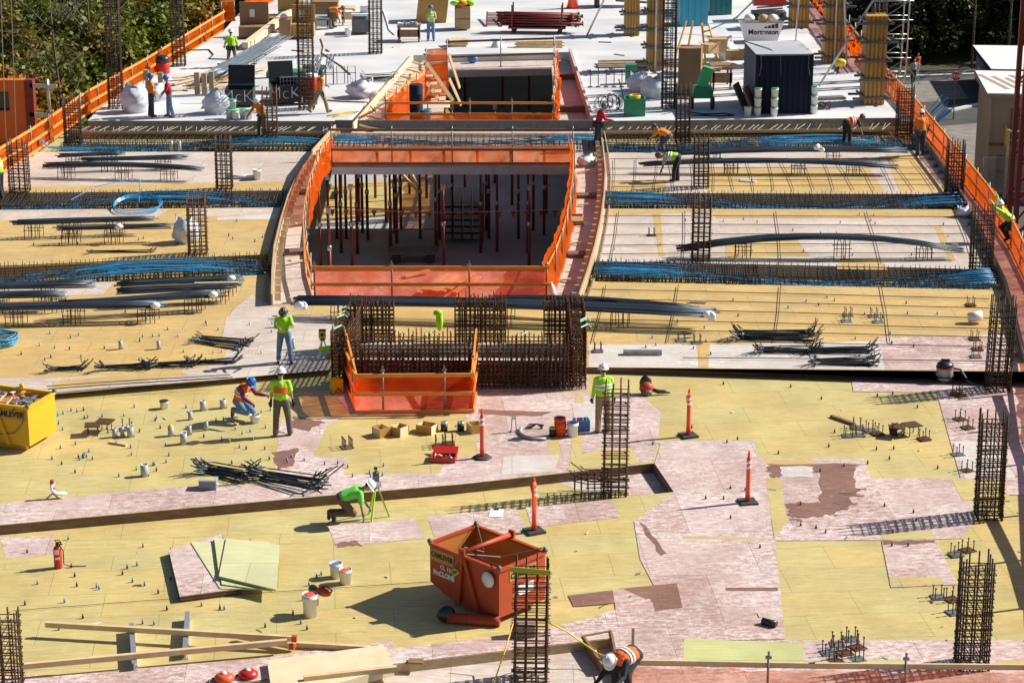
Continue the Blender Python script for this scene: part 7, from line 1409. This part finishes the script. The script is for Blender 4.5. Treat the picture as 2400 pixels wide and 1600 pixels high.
# step ladder, big tan box, carton pile, green machine
t = thing('step_ladder', 'yellow step ladder standing open on the slab', 'ladder', at(1632, 150)); H_ = h_of(1632, 150, 52)
for s in (-1, 1):
    for y, x1 in ((-.7, .35), (.7, .28)): m = MB(); m.bar((s * .16 + (.35 if y < 0 else -.35), y * .4, H_), (s * x1 + (.75 if y < 0 else -.75), y, 0), .09, .05); part('rail', m, M['yellow'], t)
for i in range(8): u = (i + .5) / 8; m = MB(); m.bar((-.3 * u - .14 + .35 + .4 * u, -.28 - .42 * u, H_ * (1 - u)), (.3 * u + .14 + .35 + .4 * u, -.28 - .42 * u, H_ * (1 - u)), .08, .04); part('step', m, M['yellow'], t)
w = w_of(1588, 1640, 224); h = h_of(1612, 224, 114); t = thing('tan_box', 'tall tan steel box standing behind the slim rebar column', 'box', at(1614, 224), R(-10)); m = MB(); m.box((0, .5, h / 2), (w, 1.0, h)); part('case', m, M['tan'], t); m = MB(); m.box((w / 2 + .45, .3, h * .55), (.9, .9, .06)); part('shelf', m, M['cardboard'], t)
for i, (x, y, s, l) in enumerate(((1680, 168, .9, 'open cardboard box on the brown bench, nearer one'), (1722, 150, .8, 'open cardboard box behind the bench, farther one'), (1662, 176, .7, 'flattened carton leaning in front of the boxes'))):
    m = MB(); m.box((0, 0, .3 * s), (.9 * s, .8 * s, .6 * s), rz=.3 * i); m.box((-.55 * s, 0, .62 * s), (.4 * s, .7 * s, .02), rot=Matrix.Rotation(R(25), 3, 'Y')); m.box((.55 * s, 0, .62 * s), (.4 * s, .7 * s, .02), rot=Matrix.Rotation(R(-25), 3, 'Y')); solo('carton', m, M['cardboard'], l, 'box', loc=at(x, y) + V((0, 0, 1.05 if i != 1 else .2)))
t = thing('green_machine', 'green wheeled mixer in front of the tan box', 'machine', at(1646, 258)); m = MB(); m.box((0, .3, .75), (.8, .6, .5)); part('engine', m, M['green'], t); m = MB(); m.box((.1, .2, 1.4), (.45, .3, .9), rot=Matrix.Rotation(.3, 3, 'Y')); part('hopper', m, M['greenbright'], t)
for x in (-.45, .45): m = MB(); m.lathe([(.12, -.08), (.26, -.08), (.28, 0), (.26, .08), (.12, .08)], 14, (x, .2, .28), True, Matrix.Rotation(R(90), 3, 'Y')); part('wheel', m, M['rubber'], t)
m = MB(); m.bar((-.4, -.1, .6), (-.4, -.6, 1.1), .06); m.bar((.4, -.1, .6), (.4, -.6, 1.1), .06); part('handle', m, M['green'], t)
# scissor lift
w = w_of(1766, 1842, 52); t = thing('scissor_lift', 'red scissor lift parked behind the company skip', 'scissor lift', at(1803, 50)); m = MB(); m.box((0, .5, 1.25), (w, 1.0, .85)); part('platform', m, M['red'], t)
for i in range(3): m = MB(); m.bar((-w * .4, 0, .45 + .14 * i), (w * .4, 0, .55 + .14 * i), .08, .08); part('scissor_arm', m, M['greydark'], t)
m = MB(); m.box((0, .5, .33), (w * 1.05, .9, .28)); part('chassis', m, M['greydark'], t)
for x in (-w * .42, w * .42): m = MB(); m.lathe([(.1, -.06), (.19, -.06), (.2, 0), (.19, .06), (.1, .06)], 14, (x, .0, .2), True, Matrix.Rotation(R(90), 3, 'X')); part('wheel', m, M['rubber'], t)
m = MB(); 
for x in (-w / 2, 0, w / 2): m.bar((x, 0, 1.6), (x, 0, 2.7), .05)
m.bar((-w / 2, 0, 2.7), (w / 2, 0, 2.7), .05); m.bar((-w / 2, 0, 2.2), (w / 2, 0, 2.2), .05); part('guardrail', m, M['white'], t)
m = MB(); m.box((-w * .3, -.01, 1.3), (.7, .01, .16)); m.box((w * .28, -.01, 1.3), (.5, .01, .14)); part('lettering_band', m, M['paper'], t)
t = thing('laser_level', 'yellow rotary instrument on a low tripod by the column form', 'instrument', at(1968, 172)); m = MB(); m.ell((0, 0, .5), (.3, .22, .2)); part('head', m, M['yellowp'], t)
for a in (0, 2.1, 4.2): m = MB(); m.bar((0, 0, .45), (.4 * math.cos(a), .4 * math.sin(a), 0), .05); part('leg', m, M['black'], t)
m = MB(); m.box((0, 0, .06), (1.6, .5, .1), rz=.2); solo('steel_offcut', m, M['steel'], 'grey steel offcut right of the navy container', 'offcut', loc=at(1938, 233)); 
t = thing('clamp_pile', 'small dark pile of clamps beside the stacked buckets', 'clamps', at(1930, 256))
for i in range(6): m = MB(); m.bar((random.uniform(-.4, .4), random.uniform(-.2, .3), .05), (random.uniform(-.4, .4), random.uniform(-.2, .3), .25), .08); part('clamp', m, M['darkred' if i % 2 else 'greydark'], t)
# cords, hoses
for pts, mm, l in ((((443, 118), (490, 117), (500, 128), (490, 138), (560, 140), (600, 150)), 'black', 'black cord curling past the worker with the tool belt'), (((543, 168), (540, 176), (600, 184), (690, 180), (760, 160)), 'black', 'black hose running under the pale bar bundle'), (((752, 90), (758, 110), (755, 125), (800, 155), (822, 175)), 'ochre', 'tan cord on the slab behind the walking worker'), (((765, 235), (800, 238), (860, 240), (880, 262)), 'darkred', 'dark red hose in front of the open white sack'), (((1608, 262), (1650, 268), (1700, 266), (1720, 270), (1690, 272), (1620, 270)), 'navy', 'dark hose loop left of the navy container'), (((767, 272), (800, 266), (840, 262), (800, 270), (780, 274)), 'yellowp', 'yellow rope scattered on the slab by the bay boards'), (((898, 25), (905, 45), (912, 70), (925, 82)), 'paper', 'pale cord beside the dark rebar column')):
    m = MB(); m.tube([P(x, y, ZC + .03) for x, y in pts], .03, 5); solo('cord', m, M[mm], l, 'cord')
for i in range(14):
    x, y = [(610, 130), (660, 150), (700, 120), (930, 110), (1000, 130), (1150, 95), (1300, 60), (1420, 100), (1600, 150), (1450, 130), (560, 160), (770, 120), (1830, 100), (1900, 180)][i]; m = MB(); m.bar((-.3, 0, .03), (.35, .1, .03), .08, .04); solo('offcut', m, M[['wood', 'woodold', 'woodbrown'][i % 3]], 'small timber offcut lying loose on the white slab', 'offcut', 'offcuts scattered on the white slab', loc=at(x, y), rz=i * 1.3)
# ------------------------------------------------------------------ beyond the building
# orange form at the left edge
yb = P(30, 372, 0).y + 3.5
def at_d(x, y, yy): d_ = ray(x, y); return CAM + d_ * (yy / d_.y)
t = thing('orange_form', 'tall orange steel form with a dark window beyond the left fence', 'steel form', at_d(0, 330, yb)); A = at_d(-120, 188, yb); B = at_d(56, 188, yb); zb = at_d(0, 420, yb).z; ww = B.x - A.x; hh = A.z - zb
w0, w1, z0, z1 = at_d(-30, 215, yb), at_d(20, 215, yb), at_d(0, 260, yb).z, at_d(0, 215, yb).z
for x0, x1, za, zt_ in ((A.x, w0.x, zb, A.z), (w1.x, B.x, zb, A.z), (w0.x, w1.x, zb, z0), (w0.x, w1.x, z1, A.z)): m = MB(); m.box(((x0 + x1) / 2, yb + .2, (za + zt_) / 2), (x1 - x0, .4, zt_ - za)); part('panel', m, M['orangepanel'], t, w=True)
m = MB(); m.box(((w0.x + w1.x) / 2, yb + .35, (z0 + z1) / 2), (w1.x - w0.x, .1, z1 - z0)); part('window', m, M['glass'], t, w=True); m = MB(); m.box((B.x + .18, yb + .2, (zb + A.z) / 2), (.35, .5, hh)); part('dark_edge', m, M['darkred'], t, w=True)
for yy in (200, 268): m = MB(); q = at_d(70, yy, yb); m.bar(q, q + V((1.1, 0, -.05)), .1, .16); part('strut', m, M['galv'], t, w=True)
m = MB(); q0, q1 = at_d(110, 186, yb), at_d(117, 262, yb); m.tube([q0, q1], .07, 8); solo('steel_prop', m, M['aluminium'], 'bright steel prop upright between the orange form and the net', 'prop')
for i, xx in enumerate((14, 38)): m = MB(); m.tube([at_d(xx - 12, 0, yb - 1), at_d(xx, 330, yb - 1)], .02, 4); solo('hoist_cable', m, M['steel'], 'thin grey hoist cable in front of the orange form, %s one' % ('left' if i == 0 else 'right'), 'cable')
# site trailers
def trailer(x0, x1, ybase, ztop_px, lab, wallm, roofm, trim, d, storeys=1, zb_=ZG):
    p = P(x0, ybase, zb_); yy = p.y; h = HT(x0, ybase, zb_, ztop_px); w = (x1 - x0) * MPP(x0, ybase, zb_)
    t = thing('site_trailer', lab, 'trailer', p, R(-6)); m = MB(); m.box((w / 2, d / 2, h / 2), (w, d, h)); part('wall', m, M[wallm], t)
    m = MB(); m.box((w / 2, d / 2, h + .06), (w + .5, d + .5, .14)); part('roof', m, M[roofm], t); m = MB()
    m.box((w / 2, -.27, h - .02), (w + .56, .05, .2)); m.box((-.27, d / 2, h - .02), (.05, d + .56, .2)); part('fascia', m, M[trim], t)
    for x in (.0, w * .5): m = MB(); m.box((x + .06, -.02, h / 2), (.12, .06, h)); part('corner_trim', m, M[trim], t)
    return t, w, h
t, w, h = trailer(2326, 2520, 244, 165, 'pale grey trailer with a white roof and blue trim behind the stop sign', 'trailerblue', 'roofwhite', 'navy', 9)
t.rotation_euler = (0, 0, R(-4)); m = MB(); m.box((-.3, 3.2, h * .62), (.6, 1.7, h * .42)); part('air_unit', m, M['galv'], t); m = MB(); m.box((2.2, -.03, h * .8), (1.8, .04, .5)); part('sign', m, M['paper'], t); m = MB(); m.box((4.6, -.04, h * .35), (2.4, .06, 1.0)); part('window', m, M['glass'], t); m = MB()
for xx in (3.4, 4.6, 5.8): m.box((xx, -.08, h * .35), (.08, .03, 1.05))
m.box((4.6, -.08, h * .35 + .52), (2.5, .03, .08)); part('window_frame', m, M['white'], t)
t, w, h = trailer(2309, 2540, 452, 222, 'tan two storey site trailer with a worn roof and a balcony', 'trailer', 'roofwhite', 'trailer', 6.5)
for z, x in ((h * .70, 1.6), (h * .22, 1.0)): m = MB(); m.box((x, -.04, z), (1.0, .07, h * .34)); part('door', m, M['trailerdark'], t)
m = MB(); m.box((w / 2, -.03, h * .5), (w, .06, .18)); part('floor_band', m, M['trailerdark'], t)
m = MB(); m.box((w / 2 + .5, -.7, h * .5), (w - .6, 1.3, .15)); part('balcony', m, M['woodold'], t)
for z in (.5, 1.0): m = MB(); m.bar((.9, -1.3, h * .5 + z), (w, -1.3, h * .5 + z), .08, .06); part('railing', m, M['woodpale'], t)
for x in (.9, 3.2, 5.4): m = MB(); m.bar((x, -1.3, 0), (x, -1.3, h * .5 + 1.1), .14); part('post', m, M['wood'], t)
m = MB(); m.box((.86, -.75, h * .5 + .6), (.05, 1.1, 1.0)); part('notice_board', m, M['yellowp'], t)
for i in range(9): m = MB(); m.box((w * .08 + i * w * .105, 3.2, h + .138), (.28, 4.6 - (i % 3), .012), rz=.25); part('roof_stain', m, M['darkstain'] if 'darkstain' in M else M['trailer'], t)
for i in range(8): m = MB(); m.bar((3.6, -1.6 - .28 * i, h * .5 - .5 - .32 * i), (4.9, -1.6 - .28 * i, h * .5 - .5 - .32 * i), .28, .05); part('stair_tread', m, M['wood'], t)
# stop sign on its arm
t = thing('stop_sign', 'red octagonal stop sign on a white arm by the pale trailer', 'sign', at_d(2241, 179, 139)); r_ = 11 * 139 / F * 1.04; m = MB(); m.lathe([(r_ * 1.06, -.02), (r_ * 1.06, .0)], 8, (0, .02, 0), False, Matrix.Rotation(R(90), 3, 'X') @ Matrix.Rotation(R(22.5), 3, 'Z')); part('border', m, M['white'], t)
m = MB(); m.lathe([(r_ * .96, -.01), (r_ * .96, .03)], 8, (0, 0, 0), False, Matrix.Rotation(R(90), 3, 'X') @ Matrix.Rotation(R(22.5), 3, 'Z')); part('plate', m, M['red'], t); text('STOP', .26, 'white', t, (0, -.045, 0), (1, 0, 0), (0, 0, 1), bold=.008)
m = MB(); e = at_d(2276, 161, 139) - t.location; m.bar((.1, .05, .05), e, .06); part('arm', m, M['white'], t)
m = MB(); m.bar((0, .08, -r_), (0, .08, ZG - t.location.z), .06); part('post', m, M['greydark'], t)
# red lattice mast
t = thing('crane_mast', 'dark red lattice mast at the right picture edge', 'mast', P(2372, 640, ZG)); s_ = 1.5
for x in (0, s_):
    for y in (0, s_): m = MB(); m.bar((x, y, 0), (x, y, 30), .22); part('leg', m, M['darkred'], t)
for i in range(16):
    z = i * 1.8
    for y in (0, s_): m = MB(); m.bar((0, y, z), (s_, y, z + 1.8), .09); part('diagonal', m, M['darkred'], t); m = MB(); m.bar((0, y, z), (s_, y, z), .09); part('crosspiece', m, M['darkred'], t)
# wire fence panel beyond the right net
t = thing('wire_fence', 'light wire fence panel in front of the tan trailer', 'fence', P(2300, 470, ZG)); a = P(2312, 480, ZG) ; m = MB(); m.tube([(0, 0, 0), (0, 0, 2.4), (2.6, 0, 2.4), (2.6, 0, 0)], .03, 5); part('frame', m, M['galv'], t); m = MB(); m.box((1.3, 0, 1.2), (2.55, .01, 2.3)); part('mesh', m, M['mesh'], t)
# trees
def leaf(name, c1, c2):
    m = bpy.data.materials.new(name); m.use_nodes = True; N = m.node_tree.nodes; L = m.node_tree.links; b = N['Principled BSDF']; b.inputs['Roughness'].default_value = .6
    g = N.new('ShaderNodeNewGeometry'); r = N.new('ShaderNodeValToRGB'); r.color_ramp.elements[0].color = (*c1, 1); r.color_ramp.elements[1].color = (*c2, 1); L.new(g.outputs['Random Per Island'], r.inputs[0]); L.new(r.outputs[0], b.inputs['Base Color'])
    t = N.new('ShaderNodeBsdfTranslucent'); L.new(r.outputs[0], t.inputs[0]); x = N.new('ShaderNodeMixShader'); x.inputs[0].default_value = .25; L.new(b.outputs[0], x.inputs[1]); L.new(t.outputs[0], x.inputs[2]); L.new(x.outputs[0], N['Material Output'].inputs[0]); return m
LM = [leaf('leaf_green', (.04, .075, .006), (.20, .22, .012)), leaf('leaf_olive', (.06, .06, .008), (.27, .20, .014)), leaf('leaf_autumn', (.10, .06, .006), (.50, .27, .012)), leaf('leaf_dark', (.008, .018, .004), (.075, .085, .010))]
def crown(seed, R_, n, ls):
    rnd = random.Random(seed); vs = []; fs = []
    cl = [(V((rnd.gauss(0, .42), rnd.gauss(0, .42), rnd.uniform(-.55, .75))) * R_, rnd.uniform(.18, .42) * R_) for _ in range(34)]
    for i in range(n):
        c, r = rnd.choice(cl); d = V((rnd.gauss(0, 1), rnd.gauss(0, 1), rnd.gauss(0, 1))).normalized(); p = c + d * r * rnd.random() ** .4
        a = V((rnd.gauss(0, 1), rnd.gauss(0, 1), rnd.gauss(0, .6))).normalized(); b = a.cross(V((rnd.gauss(0, 1), rnd.gauss(0, 1), rnd.gauss(0, 1)))).normalized(); s = ls * rnd.uniform(.6, 1.3); k = len(vs)
        vs += [p - a * s, p + b * s * .55, p + a * s, p - b * s * .55]; fs.append((k, k + 1, k + 2, k + 3))
    me = bpy.data.meshes.new('crown'); me.from_pydata([tuple(v) for v in vs], [], fs); me.update(); return me
def trunk(seed, h, r, nb=7, spread=2.6, bare=False):
    rnd = random.Random(seed); m = MB(); top = V((rnd.uniform(-.5, .5), rnd.uniform(-.5, .5), h)); m.tube([(0, 0, 0), (0, 0, h * .4), top * .75, top], [r, r * .8, r * .5, r * .22], 7)
    for i in range(nb):
        z = h * rnd.uniform(.35, .9); a = rnd.uniform(0, 6.3); e = V((math.cos(a), math.sin(a), .9)) * spread * rnd.uniform(.6, 1.1); s = V((top.x * z / h, top.y * z / h, z)); m.tube([s, s + e * .5 + V((0, 0, .2)), s + e], [r * .38, r * .24, r * .08], 5)
        for k in range(5 if bare else 2): q = s + e * rnd.uniform(.3, .95); f_ = V((rnd.gauss(0, 1), rnd.gauss(0, 1), rnd.uniform(.2, 1.3))) * spread * .35; m.tube([q, q + f_ * .6, q + f_], [r * .14, r * .09, r * .04], 4)
    return m
CR = [crown(1, 3.6, 5200, .19), crown(2, 3.2, 4600, .18), crown(3, 4.0, 5600, .20)]; TR = [trunk(i, 8, .26).mesh('trunk', M['bark']) for i in range(3)]; BT = [trunk(40 + i, 12, .11, 18, 2.6, True).mesh('trunk', M['bark']) for i in range(2)]
def tree(x, y, z, mi, label, sc, k, group):
    p = P(x, y, z); p.z = ZG; t = thing('broadleaf_tree', label, 'tree', p, k * 1.7, group); h = z - ZG; t.scale = (sc,) * 3
    o = link('trunk', TR[k % 3], t); o.scale = (1, 1, max(.5, (h + 1) / sc / 8)); c = link('crown', CR[k % 3], t); c.location = (0, 0, h / sc)
    if not c.data.materials: c.data.materials.append(LM[0])
    c.material_slots[0].link = 'OBJECT'; c.material_slots[0].material = LM[mi]; c.rotation_euler = (0, 0, k * 2.1)
rnd = random.Random(17); k = 0
words = ['olive green tree', 'bright green tree', 'yellowing autumn tree']
for r_i, yy in enumerate((-70, -15, 40, 95, 150, 205, 262, 320)):
    for xx in range(-110, 620, 92):
        x = xx + rnd.uniform(-30, 30) + (r_i % 2) * 45; y = yy + rnd.uniform(-18, 18)
        if y > 345 - x * .62 or x > 560 - max(0, y) * .6: continue
        mi = rnd.choice([0, 1, 1, 0, 2]); z = -3.2 - rnd.uniform(0, 1.5); k += 1
        tree(x, y, z, mi, '%s in the dense wood beyond the left fence' % ['green leaved tree', 'olive leaved tree', 'yellow leaved tree'][mi], rnd.uniform(.85, 1.2), k, 'trees in the wood beyond the left fence')
for i, (x, y) in enumerate(((215, 200), (180, 120), (150, 290), (100, 190), (270, 90), (60, 60))):
    p = P(x, y, -4); p.z = ZG; t = thing('bare_tree', 'bare grey branched tree among the leafy trees on the left', 'tree', p, i, 'bare trees in the wood beyond the left fence'); o = link('trunk', BT[i % 2], t)
rnd = random.Random(5)
for r_i, (dd, up_) in enumerate(((161, 2.2), (165, 4.2), (172, 6.0), (182, 8.0), (195, 10))):
    for i in range(8):
        p = V((27 + i * 2.9 + rnd.uniform(-1, 1) + r_i * .8 + (r_i % 2) * 1.4, dd + rnd.uniform(-1.2, 1.2), ZG)); k += 1
        if r_i == 0 and p.x > 33: p.y += 4
        mi = rnd.choice([3, 3, 0]) if p.x < 36 and r_i > 0 else 3
        t = thing('broadleaf_tree', '%s in the wood beyond the road on the right' % ('green leaved tree' if mi == 0 else 'very dark tree'), 'tree', p, k * 1.7, 'trees in the wood on the right'); o = link('trunk', TR[k % 3], t); o.scale = (1, 1, (up_ + 1.5) / 8)
        c = link('crown', CR[k % 3], t); c.location = (0, 0, up_); c.material_slots[0].link = 'OBJECT'; c.material_slots[0].material = LM[mi]; c.rotation_euler = (0, 0, k * 2.1)
for i, x in enumerate((33.2, 36.0, 38.2, 40)): t = thing('bare_tree', 'dark bare trunk in front of the right wood', 'tree', V((x, 157.5 + i % 2, ZG)), i, 'bare trunks at the right wood'); link('trunk', BT[i % 2], t)
